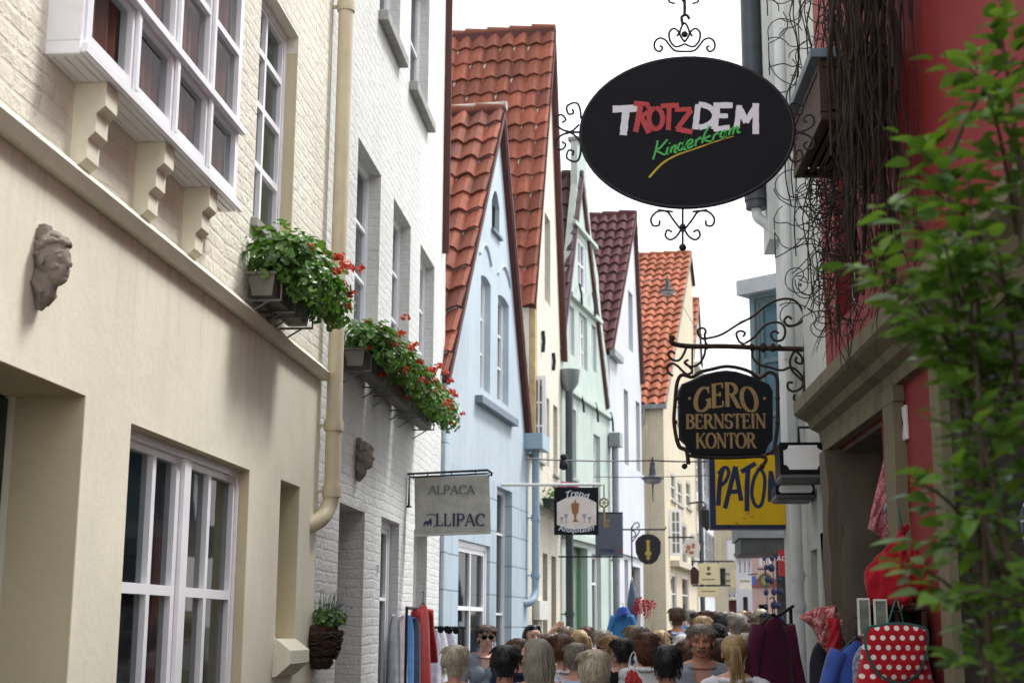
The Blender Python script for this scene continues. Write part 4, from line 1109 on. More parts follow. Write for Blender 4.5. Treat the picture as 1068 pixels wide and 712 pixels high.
# ================= carved stone heads (classical busts fixed to the wall, looking along the street)
def stone_head(px, py, scale, label, dark=1):
    p = at(px, py, 1); X_ = -2.3; k = X_/ray(px, py).x; q = EYE+ray(px, py)*k
    t = thing('carved_stone_head', label, 'wall sculpture', (X_, q.y, q.z), 0, 'carved stone heads on the left walls')
    m = MB()
    def B(c, r, sc=(1, 1, 1), fn=None, sg=18, rg=12): m.ball(c, r, sg, rg, sc, fn)
    # head faces +x and a little towards +y
    B((.085, 0, .02), .092, (1.0, .88, 1.15))            # skull
    B((.12, 0, -.055), .062, (1, .85, 1.15))             # jaw
    B((.155, 0, -.095), .022, (1, 1, .8))                # chin
    m.tube([(.165, 0, .015), (.19, 0, -.02), (.187, 0, -.034)], [.010, .017, .012], 8)   # nose
    B((.17, 0, -.052), .014, (1, 1.6, .5)); B((.168, 0, -.068), .014, (1, 1.4, .6))
    for s_ in (-1, 1):
        B((.150, s_*.034, .012), .017, (1, 1.3, .8)); m.tube([(.155, s_*.012, .035), (.158, s_*.035, .044), (.14, s_*.06, .03)], .009, 6)
        B((.132, s_*.042, -.035), .026); B((.085, s_*.085, -.005), .022, (.8, .5, 1.4))
    rnd = random.Random(int(px))
    for i in range(70):                                   # curls
        th = rnd.uniform(.0, 1.6); a = rnd.uniform(-PI, PI)
        d_ = Vector((math.sin(th)*math.cos(a), math.sin(th)*math.sin(a), math.cos(th)))
        if d_.x > .30 and d_.z < .42: continue
        B((.085+d_.x*.09, d_.y*.082, .03+d_.z*.105), rnd.uniform(.016, .028), (1, 1, .8), None, 8, 6)
    B((.03, 0, -.10), .06, (1, 1.1, 1.6)); 
    m.tube([(.07, 0, -.07), (.055, 0, -.17), (.02, 0, -.24)], [.055, .05, .02], 12)
    for a in (-.05, -.02, .02, .05): m.tube([(.03, a*1.4, -.10), (.065, a, -.16), (.05, a*.5, -.215)], [.02, .022, .012], 6)
    m.box(0, .08, -.055, .055, .12, .17); m.box(-.0, .05, -.03, .03, .17, .20)
    m.v = [tuple(Vector(v_)*scale) for v_ in m.v]
    o = m.build('sculpted_head', m_bust, t, smooth=60, fixn=False)
    rm = o.modifiers.new('r', 'REMESH'); rm.mode = 'VOXEL'; rm.voxel_size = .0042*scale; rm.use_smooth_shade = True
    dg = bpy.context.evaluated_depsgraph_get(); me = bpy.data.meshes.new_from_object(o.evaluated_get(dg)); o.modifiers.clear(); o.data = me
    me.name = 'sculpted_head'
    me.polygons.foreach_set('use_smooth', [True]*len(me.polygons))
    b_ = MB(); b_.bbox(-.0, .012*scale, -.06*scale, .06*scale, -.1*scale, .18*scale); b_.build('wall_mount', m_bust, t)
    t.rotation_euler.z = R(-14)
    return t
stone_head(40, 275, .76, 'brown curly haired stone head on the cream wall under the string course')
stone_head(372, 477, .80, 'small dark stone head on the white brick wall left of the canvas sign')

# ================= flower boxes
def leaves(m, c, r, n, size, up=.5, rnd=random):
    """n leaves scattered in an ellipsoid shell"""
    for i in range(n):
        d_ = Vector((rnd.gauss(0, 1), rnd.gauss(0, 1), rnd.gauss(0, 1))).normalized()
        q = rnd.random()**.4
        p = Vector((c[0]+d_.x*r[0]*q, c[1]+d_.y*r[1]*q, c[2]+d_.z*r[2]*q))
        N = (d_+Vector((0, 0, up))+Vector((rnd.uniform(-.5, .5), rnd.uniform(-.5, .5), rnd.uniform(-.3, .5)))).normalized()
        leaf_disc(m, p, N, size*rnd.uniform(.6, 1.25), rnd)
def leaf_disc(m, p, N, s_, rnd, k=7):
    u = N.orthogonal().normalized(); w_ = N.cross(u); a0 = rnd.uniform(0, 6.28)
    vs = [p-N*s_*.22]
    for j in range(k):
        a = a0+2*PI*j/k*.93; q = s_*(1+.12*math.sin(j*2.7)); vs.append(p+u*math.cos(a)*q+w_*math.sin(a)*q+N*s_*rnd.uniform(-.08, .12))
    m.add(vs, [(0, j, j+1) for j in range(1, k)])
def florets(m, c, r, n, s_, rnd):
    for i in range(n):
        d_ = Vector((rnd.gauss(0, 1), rnd.gauss(0, 1), abs(rnd.gauss(0, 1))*.8)).normalized()
        p = Vector(c)+d_*r*rnd.uniform(.6, 1)
        leaf_disc(m, p, (d_+Vector((rnd.uniform(-.5, .5),)*3)).normalized(), s_*rnd.uniform(.7, 1.2), rnd, 5)
def flower_box(name, label, X_, y0, y1, z, boxes, petal, nleaf, group, seed, boxmat=None, rise=.16, red_end=None, fmat=None, out=.0):
    rnd = random.Random(seed)
    t = thing(name, label, 'flower box', (X_, (y0+y1)/2, z), 0, group); L_ = (y1-y0)
    n = boxes; bw = L_/n
    for i in range(n):
        a = -L_/2+i*bw+.02; b_ = a+bw-.05
        m = MB(); m.prismx([(0, 0), (0, 0)], 0, 0) if False else None
        m.add([(.05, a+.02, -.14), (.17, a+.02, -.14), (.17, b_-.02, -.14), (.05, b_-.02, -.14), (.03, a, 0), (.19, a, 0), (.19, b_, 0), (.03, b_, 0)],
              [(0, 3, 2, 1), (0, 1, 5, 4), (1, 2, 6, 5), (2, 3, 7, 6), (3, 0, 4, 7)])
        m.bbox(.02, .20, a-.01, b_+.01, -.02, 0)
        m.build('planter_trough', boxmat or m_plantbox, t)
        s_ = MB(); s_.box(.05, .18, a+.03, b_-.03, -.03, .005); s_.build('soil', m_soil, t)
        for yy in (a+.12*bw, b_-.12*bw):
            s_ = MB(); s_.tube([(.0, yy, -.16), (.22, yy, -.16)], .008, 6); s_.tube([(.0, yy, -.25), (.15, yy, -.16)], .006, 6); s_.tube([(.215, yy, -.16), (.215, yy, -.06)], .006, 6)
            s_.build('bracket', m_pipegrey, t)
    f = MB(); nb = int(L_/.16)+1; nleaf = int(nleaf*1.5)
    for i in range(nb):
        yy = -L_/2+L_*(i+.5)/nb
        leaves(f, (.20+rnd.uniform(-.02, .05)+out, yy, rise*.55+rnd.uniform(-.03, .05)), (.25, .17, rise), nleaf//nb, .030, .6, rnd)
        leaves(f, (.36+out, yy, -.02+rnd.uniform(-.06, .05)), (.12, .14, .15), nleaf//nb//3, .028, .3, rnd)
    f.build('foliage', m_leaf, t, fixn=False)
    p = MB()
    for i in range(petal):
        yy = rnd.uniform(-L_/2, L_/2); 
        if red_end and rnd.random() < .55: yy = L_/2-abs(rnd.gauss(0, .22))
        zz = rnd.uniform(-.12, rise*1.5); xx = .28+out+rnd.uniform(-.12, .22)
        florets(p, (xx, yy, zz), rnd.uniform(.03, .055), 24, .015, rnd)
    tag(p.build('flowers', fmat or m_petal, t, fixn=False), kind='stuff')
    return t
grp = 'geranium boxes on the left walls'
def wy(px, X_=-2.3): return X_/ray(px, 400).x*ray(px, 400).y
b1z = (EYE+ray(272, 268)*(-2.1/ray(272, 268).x)).z
flower_box('flower_box', 'red geranium box below the tall window of the cream house', -2.3, 7.88, 8.86, b1z+.01, 2, 26, 1100, grp, 3, red_end=True, rise=.20)
b2z = 3.80
ys = [10.55, 11.8, 13.1, 14.45]
labs = ['overgrown red geranium box nearest the cream drainpipe', 'middle red geranium box under the white brick house windows', 'red geranium box at the blue end of the white brick house']
for i in range(3):
    flower_box('flower_box', labs[i], -2.3, ys[i]+.06, ys[i+1]-.10, b2z, 1, 30, 1000, grp, 11+i, rise=.15)
# purple petunias on the ivory house
fp = H4.X(H4.U(557, 500), 0, 0); fq = H4.X(H4.U(589, 520), 0, 0)
t = flower_box('flower_box', 'dark green box of purple and pink petunias on the ivory house', 0, -1.35, 1.0, 0, 2, 260, 260, None, 29, m_greenbox, .17, fmat=m_petalp, out=.02)
mid = H4.X((H4.U(557, 500)+H4.U(588, 520))/2, -.02, H4.Z(556, 516)); t.location = mid; t.rotation_euler.z = -R(5.0)
# basket with lavender at the corner
t = thing('wall_basket', 'brown wicker wall basket of lavender and grasses beside the drainpipe foot', 'hanging basket', (-2.3, wy(336), (EYE+ray(336, 665)*(-2.25/ray(336, 665).x)).z))
m = MB(); rnd = random.Random(4)
for i in range(60):
    a = rnd.uniform(-1.5, 1.5); z1 = rnd.uniform(-.20, .06); pts = []
    for k in range(9):
        an = a+rnd.uniform(-.05, .05)+(k-4)*.16; r_ = .19*math.sqrt(max(.05, 1-((z1-.06)/.30)**2))
        pts.append((max(.005, r_*math.cos(an))+rnd.uniform(0, .015), r_*math.sin(an), z1+rnd.uniform(-.012, .012)))
    m.tube(pts, .009, 5)
m.ball((.02, 0, -.0), .17, 12, 8, (.95, 1, 1.2)); m.v = [v_ if v_[2] < .09 else (v_[0], v_[1], .09) for v_ in m.v]
m.build('basket', m_wicker, t, fixn=False)
f = MB(); leaves(f, (.10, 0, .14), (.13, .17, .08), 260, .02, .5, rnd)
for i in range(60):
    p = Vector((.08+rnd.uniform(-.05, .06), rnd.uniform(-.13, .05), .1)); q = p+Vector((rnd.uniform(-.03, .1), rnd.uniform(-.1, .06), rnd.uniform(.1, .24)))
    f.tube([p, q], [.003, .001], 3)
f.build('foliage', m_leaf, t, fixn=False)
f = MB()
for i in range(46): florets(f, (.12+rnd.uniform(-.06, .1), rnd.uniform(-.06, .20), .16+rnd.uniform(-.07, .07)), .014, 7, .008, rnd)
tag(f.build('flowers', m_petalb, t, fixn=False), kind='stuff')

# ================= hanging oval sign
def scroll(m, c, s_, a0, turns, r, k=8, y=0):
    m.tube(spiral((c[0], y, c[1]), s_, s_*.12, a0, turns, 26), r, k)
Y = 6.5
t = thing_at('oval_hanging_sign', 'large black oval hanging sign with white, red and green lettering in scrolled ironwork', 'sign', 716, 138, Y)
k = Y/ray(716, 138).y
sx, sz = 110/FPX*k*1.0, 80/FPX*k*1.02
tilt = .018
m = MB(); ell = [(sx*math.cos(a), sz*math.sin(a)) for a in [2*PI*i/72 for i in range(72)]]
m.prism(ell, -.012, .012); o = m.build('board', m_board, t)
m = MB(); m.tube([(x_*1.0, -.004, z_*1.0) for x_, z_ in ell+[ell[0]]], .010, 8, cap=False); m.build('rim', m_iron, t, smooth=60)
def pl(px, py): v_ = L(t, px, py); return (v_.x, v_.z)
def brush(ink, pts, w, jag=.0):
    n = 7; out = []
    for (a, b_) in zip(pts, pts[1:]):
        for i in range(n): out.append((a[0]+(b_[0]-a[0])*i/n, a[1]+(b_[1]-a[1])*i/n))
    out.append(pts[-1]); rr = random.Random(int(pts[0][0]*1000))
    ink.ribbon(out, [w*(1+rr.uniform(-.10, .10)) for _ in out])
ik = Ink(-.0125); wd = .030
# white T
for pts, w_ in (([pl(639, 115), pl(665, 114)], .034), ([pl(653, 116), pl(650, 142)], .036)): brush(ik, pts, w_)
wi = Ink(-.0125); wi.k = 20
def D(ch): pass
# white D E M
for pts, w_ in (([pl(728, 110), pl(725, 136)], .028), (arc(*pl(727, 122), .085, .058, 85, -85, 10), .028),
                ([pl(748, 111), pl(745, 136)], .030), ([pl(744, 111), pl(764, 111)], .028), ([pl(747, 122), pl(759, 122)], .024), ([pl(744, 136), pl(761, 134)], .026),
                ([pl(768, 135), pl(771, 111)], .028), ([pl(770, 112), pl(778, 129)], .030), ([pl(778, 129), pl(789, 110)], .026), ([pl(788, 109), pl(788, 141)], .030)):
    brush(ik, pts, w_)
ik.build('white_lettering', m_inkwhite, t)
ri = Ink(-.0155)
for pts, w_ in (([pl(668, 112), pl(663, 139)], .026), ([pl(661, 109), pl(675, 110), pl(678, 117), pl(670, 122)], .022), ([pl(668, 122), pl(677, 140)], .026),
                (arc(*pl(684, 125), .033, .052, 90, 450, 18), .024),
                ([pl(689, 112), pl(708, 111)], .024), ([pl(698, 112), pl(697, 137)], .024),
                ([pl(704, 116), pl(721, 115)], .022), ([pl(721, 116), pl(706, 136)], .024), ([pl(705, 136), pl(722, 139)], .026)):
    brush(ri, pts, w_)
ri.build('red_lettering', m_inkred, t)
gi = Ink(-.019)
def script(pts, w_=.0095): gi.ribbon([pl(*p) for p in [tuple(q) for q in smooth2(pts)]], w_)
def smooth2(pts): return [(v_.x, v_.y) for v_ in smoothpath([(a, b_, 0) for a, b_ in pts], 4)]
for st in ([(686, 148), (684, 158), (681, 168)], [(696, 147), (688, 156), (684, 158), (689, 161), (694, 163)],
           [(697, 155), (695, 161), (697, 162)], [(698.5, 150.5), (698.2, 151.5)],
           [(701, 154), (699, 161)], [(700, 157), (704, 153), (705, 155), (703, 160), (706, 160)],
           [(713, 152), (709, 151), (707, 157), (710, 158), (713, 153), (717, 141), (713, 156), (716, 157)],
           [(717, 153), (722, 150), (721, 147), (717, 150), (718, 156), (723, 153)],
           [(726, 147), (725, 154)], [(726, 149), (730, 145), (731, 147)],
           [(740, 133), (735, 141), (732, 151)], [(741, 143), (735, 146), (734, 147), (738, 149), (742, 149)],
           [(745, 142), (743, 148)], [(744, 144), (748, 140), (749, 142)],
           [(758, 138), (753, 139), (751, 144), (754, 145), (757, 140), (756, 144), (758, 144)],
           [(761, 137), (760, 143)], [(761, 138), (765, 135), (764, 142)], [(765, 137), (769, 134), (769, 140), (772, 139)]):
    script(st)
gi.build('green_lettering', m_inkgreen, t)
yi = Ink(-.0125); q = smooth2([(677, 186), (690, 172), (705, 163), (725, 156), (745, 149), (765, 143)]); q = [pl(*p) for p in q]
yi.ribbon(q, [.011*(1-.6*i/len(q)) for i in range(len(q))]); yi.build('yellow_swoosh', m_inkyellow, t)
# scrolled ironwork on the four sides, post, chain and arm to the red house
m = MB(); r_ = .0085
def sc_pair(cx, cz, dirx, dirz, s_=.05):
    pass
def S2(pts): m.tube(smoothpath([(pl(*p)[0], 0, pl(*p)[1]) for p in pts], 5), r_*.62, 8)
for sg in (1, -1):
    X0 = 714
    S2([(X0, 54), (X0+sg*10, 53), (X0+sg*16, 47), (X0+sg*20, 42), (X0+sg*26, 40), (X0+sg*31, 44), (X0+sg*31, 51), (X0+sg*26, 54), (X0+sg*23, 50), (X0+sg*26, 48)])
    S2([(X0, 46), (X0+sg*9, 49), (X0+sg*15, 43), (X0+sg*16, 34), (X0+sg*11, 30), (X0+sg*6, 34), (X0+sg*8, 38)])
    S2([(X0-sg*0, 44), (X0+sg*5, 36), (X0+sg*3, 28), (X0, 24)])
    X0 = 712
    S2([(X0+sg*26, 219), (X0+sg*16, 221), (X0+sg*10, 229), (X0+sg*3, 238), (X0, 242)])
    S2([(X0+sg*10, 221), (X0+sg*18, 220), (X0+sg*27, 221), (X0+sg*33, 228), (X0+sg*31, 235), (X0+sg*25, 235), (X0+sg*24, 230)])
    S2([(X0, 236), (X0+sg*6, 246), (X0+sg*13, 250), (X0+sg*18, 246), (X0+sg*16, 240), (X0+sg*11, 242)])
S2([(712, 218), (712, 240), (712, 255)])
for xs_, s_ in ((606, -1), (822, 1)):
    for sg in (1, -1):
        cy_ = 138
        f_ = lambda dx, dy: (xs_+s_*dx, cy_+sg*dy)
        S2([f_(0, 14), f_(1, 24), f_(-1, 31) if False else f_(4, 30), f_(10, 30), f_(15, 26), f_(13, 19), f_(8, 20), f_(9, 24)])
        S2([f_(2, 8), f_(10, 1), f_(18, 2), f_(26, 8), f_(26, 16), f_(20, 18), f_(16, 13), f_(20, 10)])
        S2([f_(0, 0), f_(9, 0), f_(18, 2)])
m.build('scrollwork', m_iron, t, smooth=60, fixn=False)
m = MB(); a, b_ = pl(712, 258); m.ball((a, 0, b_), .018, 10, 8); a, b_ = pl(714, 36); m.ball((a, 0, b_), .016, 10, 8); a, b_ = pl(712, 236); m.ball((a, 0, b_), .014, 10, 8)
m.build('finial', m_iron, t, smooth=180)
m = MB(); r_ = .012; S2([(712, 26), (711, 18), (716, 16), (719, 20)]); S2([(714, 16), (714, 2), (713, -40)])
m.build('hanger_rod', m_iron, t, smooth=60)
m = MB(); r_ = .008
for sg in (1, -1): S2([(713, 2), (713+sg*6, -4), (713+sg*14, -3), (713+sg*15, 2), (713+sg*9, 4)])
za = pl(713, -44)[1]; wx = H10.X(0, 0, 0).x+.0384*(H10.o.y-Y) - t.location.x
m.tube([(pl(713, -40)[0]-.12, 0, za), (wx, 0, za)], .014, 10); m.tube([(wx-.01, 0, za-.25), (wx-.01, 0, za+.35)], .014, 8); m.tube([(wx, 0, za+.3), (wx-.6, 0, za+.01)], .010, 8)
m.build('wall_arm', m_iron, t, smooth=60)

# ================= black scalloped sign in rusty brown scrollwork (three lines of gold serif lettering)
Y = 12.0
t = thing_at('amber_shop_sign', 'dark board with gold serif lettering in rusty brown scrolled bracket', 'sign', 757, 432, Y)
def pl(px, py): v_ = L(t, px, py); return (v_.x, v_.z)
m = MB()
top = [(709, 410), (712, 402), (722, 398), (735, 392), (748, 389), (757, 388), (767, 389), (780, 393), (792, 398), (801, 402), (804, 408)]
bot = [(804, 458), (799, 464), (797, 470), (790, 473), (724, 473), (718, 469), (716, 463), (710, 458)]
m.prism([pl(*p) for p in (top+bot)][::-1], -.02, .02); m.build('board', m_board, t)
m = MB(); m.tube([(pl(*p)[0], -.0, pl(*p)[1]) for p in top+bot+[top[0]]], .017, 8); m.build('rim', m_iron, t, smooth=60)
ik = Ink(-.0215); u1_ = 1/FPX*Y/ray(757, 432).y
def crv(X_): return -.75*(X_)**2*1.0
c1 = pl(757, 424); serif_text(ik, 'GERO', c1[0], c1[1], 25*u1_, fit=66*u1_, th=.2, hr=.07, curve=lambda x_: -1.1*x_*x_)
c1 = pl(757, 447); serif_text(ik, 'BERNSTEIN', c1[0], c1[1], 15*u1_, fit=83*u1_, th=.2, hr=.08)
c1 = pl(757, 467.5); serif_text(ik, 'KONTOR', c1[0], c1[1], 15.5*u1_, fit=62*u1_, th=.2, hr=.08)
for px in (719, 797): c1 = pl(px, 416); ik.poly([(c1[0]+.013*math.cos(a), c1[1]+.013*math.sin(a)) for a in [i*PI/4 for i in range(8)]])
ik.build('gold_lettering', m_gold, t)
def S3(m, pts, r): m.tube(smoothpath([(pl(*p)[0], 0, pl(*p)[1]) for p in pts], 5), r, 8)
m = MB(); S3(m, [(841, 296), (840, 330), (840, 380), (839, 419)], .018)
S3(m, [(834, 298), (838, 295), (841, 300), (841, 306)], .011)
m.build('wall_bar', m_ironbrown, t, smooth=60)
m = MB(); S3(m, [(701, 352), (702, 358), (720, 361), (757, 361), (800, 363), (840, 364)], .022); S3(m, [(701, 357), (699, 351), (704, 352)], .014)
m.bbox(*sorted((pl(832, 0)[0], pl(843, 0)[0])), -.03, .03, *sorted((pl(0, 372)[1], pl(0, 353)[1])))
for px, rr in ((737, .03), (784, .034), (796, .045), (806, .04), (813, .03)): c1 = pl(px, 361+(px-737)*.02); m.ball((c1[0], 0, c1[1]), rr, 10, 7, (.7, 1, 1))
m.build('arm', m_ironbrown, t, smooth=50)
m = MB(); r_ = .0105
for pts in ([(736, 353), (752, 349), (770, 338), (785, 330), (800, 318), (815, 312), (828, 313), (836, 322), (838, 332), (832, 338), (822, 340), (818, 334), (822, 330), (826, 333)],
            [(836, 366), (829, 366), (824, 376), (826, 386), (832, 392), (838, 398)],
            [(777, 359), (771, 356), (768, 348), (772, 345), (777, 347), (775, 351)],
            [(777, 358), (786, 352), (797, 340), (807, 336), (816, 338), (819, 346), (816, 354), (808, 355), (804, 349), (808, 345), (812, 348)],
            [(786, 362), (785, 372), (792, 380), (803, 383), (815, 386), (825, 383), (833, 388), (838, 396), (836, 404), (828, 408), (822, 405), (822, 399), (827, 399)],
            [(839, 404), (838, 414), (833, 419), (828, 416), (829, 411)],
            [(830, 366), (836, 372), (836, 379), (830, 377), (831, 372)],
            [(735, 354), (729, 350), (728, 344), (733, 342), (736, 345), (735, 350), (736, 360), (734, 372), (728, 380), (720, 382), (714, 378), (718, 375)],
            [(716, 362), (712, 371), (707, 376), (700, 374), (697, 369), (700, 366), (704, 369)],
            [(702, 392), (697, 388), (696, 382), (700, 379), (706, 381), (716, 390), (722, 386), (714, 378)]):
    S3(m, pts, r_)
m.build('scrollwork', m_ironbrown, t, smooth=60)
m = MB()
S3(m, [(706, 460), (703, 440), (704, 420), (706, 400), (711, 391), (722, 393), (730, 388), (742, 385), (757, 382), (772, 384), (783, 388), (792, 394), (802, 388), (810, 393), (811, 410), (811, 440), (808, 466)], .016)
S3(m, [(706, 458), (709, 466), (716, 470), (718, 484)], .018); S3(m, [(716, 474), (728, 476), (760, 477), (796, 476), (797, 484)], .016); S3(m, [(808, 462), (806, 470), (798, 474)], .014)
for p in ((714, 486), (795, 486)): c1 = pl(*p); m.ball((c1[0], 0, c1[1]), .025, 10, 7)
for p in ((706, 415), (704, 440), (811, 415), (811, 440)): c1 = pl(*p); m.ball((c1[0], 0, c1[1]), .022, 8, 6)
m.build('outer_frame', m_ironbrown, t, smooth=60)
m = MB()
for px in (722, 792): S3(m, [(px, 361), (px, 390)], .008)
m.build('hanger', m_ironbrown, t)

# ================= yellow box sign
Y = 14.0
t = thing_at('yellow_box_sign', 'yellow sign box with navy frame and brushed navy lettering', 'sign', 781, 512, Y)
def pl(px, py): v_ = L(t, px, py); return (v_.x, v_.z)
x0_, z0_ = pl(741, 551); x1_, z1_ = pl(823, 471)
m = MB(); m.bbox(x0_, x1_, 0, .26, z0_, z1_); m.build('box', m_navy, t)
xi0, zi0 = pl(747, 547); xi1, zi1 = pl(817, 474.5)
m = MB(); m.box(xi0, xi1, -.012, -.002, zi0, zi1); fc = m.build('face', m_yellow, t)
ik = Ink(-.0135)
for pts, w_ in (([(754, 488), (751, 500), (749, 527)], .045), ([(749, 494), (756, 487), (760, 492), (757, 501), (751, 507)], .034),
                ([(767, 486), (761, 510), (756, 530)], .045), ([(767, 487), (770, 505), (773, 522)], .045), ([(759, 513), (771, 512)], .042),
                ([(773, 492), (788, 483)], .045), ([(780, 488), (779, 510), (779, 533)], .048),
                ([(792, 488), (786, 500), (784, 515), (788, 527), (794, 526), (797, 510), (797, 496), (792, 487)], .034),
                ([(803, 523), (803, 505), (804, 491)], .042), ([(804, 492), (808, 512)], .040), ([(808, 512), (813, 490)], .040), ([(813, 490), (815, 522)], .042)):
    q = [pl(*p) for p in (smooth2(pts) if len(pts) > 2 else pts)]; ik.ribbon(q, w_)
ik.build('navy_lettering', m_navy, t)
sp = Ink(-.0135)
for p in ((779, 536), (783, 540), (775, 541), (767, 546)): c1 = pl(*p); sp.poly([(c1[0]+.01, c1[1]), (c1[0]+.03, c1[1]+.006), (c1[0]+.02, c1[1]+.01), (c1[0]-.01, c1[1]+.008)])
sp.build('paint_drips', m_navy, t)
m = MB(); xw = H11.o.x-t.location.x; m.tube([(x1_, .13, z1_-.1), (xw+.02, .13, z1_-.1)], .02, 8); m.tube([(x1_, .13, z0_+.1), (xw+.02, .13, z0_+.1)], .02, 8); m.build('wall_arm', m_iron, t)

# ================= two dark light boxes with white octagonal faces
def light_box(label, x0p, x1p, y0p, y1p, yb, Y, front=True):
    t = thing_at('light_box', label, 'sign', (x0p+x1p)/2, (y0p+y1p)/2, Y, 'dark light boxes on the white wall')
    def pl(px, py): v_ = L(t, px, py); return (v_.x, v_.z)
    a, zt_ = pl(x0p, y0p); b_, zb_ = pl(x1p, y1p)
    m = MB(); m.bbox(a, b_, 0, .42, zb_, zt_)
    m.build('casing', m_board, t)
    w_, h_ = b_-a, zt_-zb_; q = []
    fx0, fx1, fz0, fz1 = a+w_*.08, b_-w_*.06, zb_+h_*.14, zt_-h_*.1; c = h_*.16
    for cx, cz, s0 in ((fx1, fz1, 270), (fx0, fz1, 0), (fx0, fz0, 90), (fx1, fz0, 180)):
        pts = [(cx+c*math.cos(R(s0-aa)), cz+c*math.sin(R(s0-aa))) for aa in (0, 30, 60, 90)]
        q += pts
    m = MB(); m.prism(q, -.008, -.001); m.build('face', paint('white acrylic', rgb('eef0f4'), .4, .03), t)
    m = MB()
    for i in range(4): m.box(a+.01, b_-.01, .02+i*.1, .10+i*.1, zb_-.045, zb_-.002)
    m.box(a, b_, -.004, .424, zb_-.03, zb_-.003)
    m.build('underside', paint('weathered grey tin', rgb('55595a'), .5, .2, 4), t)
    m = MB(); xw = H11.o.x-t.location.x; m.tube([((a+b_)/2, .2, zt_), ((a+b_)/2, .2, zt_+.14), (xw, .2, zt_+.14)], .012, 8); m.bbox(b_-.01, xw, .15, .25, (zt_+zb_)/2-.03, (zt_+zb_)/2+.03); m.build('wall_bracket', m_iron, t)
    return t
light_box('nearer dark light box with blank white octagonal face on the white wall', 813, 861, 461, 494, 511, 10.9)
light_box('farther light box just beneath and behind the nearer one', 809, 850, 505, 515, 531, 11.45)

# ================= canvas sign at the white brick house
Y = 13.9
t = thing_at('canvas_sign', 'weathered grey canvas sign with faded dark serif lettering on iron bracket', 'sign', 471, 527, Y)
def pl(px, py): v_ = L(t, px, py); return (v_.x, v_.z)
cs = [pl(432, 498), pl(510, 495), pl(512, 556), pl(433, 559)]
nx_, nz_ = 24, 16; m = MB(); vs = []
for j in range(nz_+1):
    for i in range(nx_+1):
        a, b_ = i/nx_, j/nz_
        x_ = (cs[0][0]*(1-a)+cs[1][0]*a)*(1-b_)+(cs[3][0]*(1-a)+cs[2][0]*a)*b_; z_ = (cs[0][1]*(1-a)+cs[1][1]*a)*(1-b_)+(cs[3][1]*(1-a)+cs[2][1]*a)*b_
        vs.append((x_, .003*math.sin(a*9+b_*3)+.004*math.sin(b_*5), z_))
fs = [(j*(nx_+1)+i, j*(nx_+1)+i+1, (j+1)*(nx_+1)+i+1, (j+1)*(nx_+1)+i) for j in range(nz_) for i in range(nx_)]
m.add(vs, fs); m.add([(a, b_+.012, c) for a, b_, c in vs], fs); m.build('canvas', m_canvas, t, smooth=180, fixn=False)
ik = Ink(-.010); u1_ = 1/FPX*Y/ray(471, 527).y
c1 = pl(471, 515); serif_text(ik, 'ALPACA', c1[0], c1[1], 9*u1_, fit=49*u1_, th=.17, hr=.09); ik.build('faded_lettering', paint('faded grey lettering', rgb('6d7378'), .7), t)
ik = Ink(-.010); c1 = pl(480, 548); serif_text(ik, 'LLIPAC', c1[0], c1[1], 12.5*u1_, fit=52*u1_, th=.17, hr=.09)
c1 = pl(450, 543); ik.ribbon(arc(c1[0], c1[1], 6.5*u1_, 7*u1_, -70, 130, 16), .008)
q = [(0, -6), (1, -1), (0, 3), (-2, 3), (-3, 0), (-7, 0), (-9, -2), (-9, -6), (-8, -6), (-7.5, -3.5), (-5, -4), (-4, -6), (-3, -6), (-3, -3), (-1, -4), (-1, -6)]
ik.poly([(c1[0]+a*u1_*.9, c1[1]+(b_)*u1_*.9) for a, b_ in q]); ik.build('dark_lettering', paint('navy grey lettering', rgb('3f4260'), .6), t)
m = MB(); a0_ = pl(427, 528); a1_ = pl(427, 494); a2_ = pl(509, 490); a3_ = pl(513, 492)
m.tube([(a0_[0]+.02, 0, a0_[1]), (a1_[0], 0, a0_[1]), (a1_[0], 0, a1_[1]), (a2_[0], 0, a2_[1]), (a3_[0], 0, a3_[1]-.01), (a3_[0]-.01, 0, a3_[1]-.04)], .012, 8)
a1_ = pl(427, 497.5); a2_ = pl(509, 493.5); m.tube([(a1_[0], 0, a1_[1]), (a2_[0], 0, a2_[1])], .009, 8)
for px in (446, 471, 496): a1_ = pl(px, 496.6-(px-427)*.05); m.tube([(a1_[0], 0, a1_[1]-.0), (a1_[0], 0, a1_[1]+.035)], .006, 6)
for px, py in ((431, 498), (510, 495)): a1_ = pl(px, py); m.tube([(a1_[0], 0, a1_[1]-.02), (a1_[0], 0, a1_[1]+.03)], .005, 6)
m.build('bracket', m_iron, t)
m = MB(); a1_ = pl(433, 558.5); a2_ = pl(511, 555.5); m.tube([(a1_[0], 0, a1_[1]), (a2_[0], 0, a2_[1])], .009, 8); m.build('bottom_rod', m_frameold, t)
m = MB(); a1_ = pl(427, 494); m.tube([(a1_[0], 0, a1_[1]), (-2.3-t.location.x-.0, 0, a1_[1])], .012, 6); a1_ = pl(427, 528); m.tube([(a1_[0], 0, a1_[1]), (-2.3-t.location.x, 0, a1_[1])], .012, 6); m.build('wall_fixing', m_iron, t)

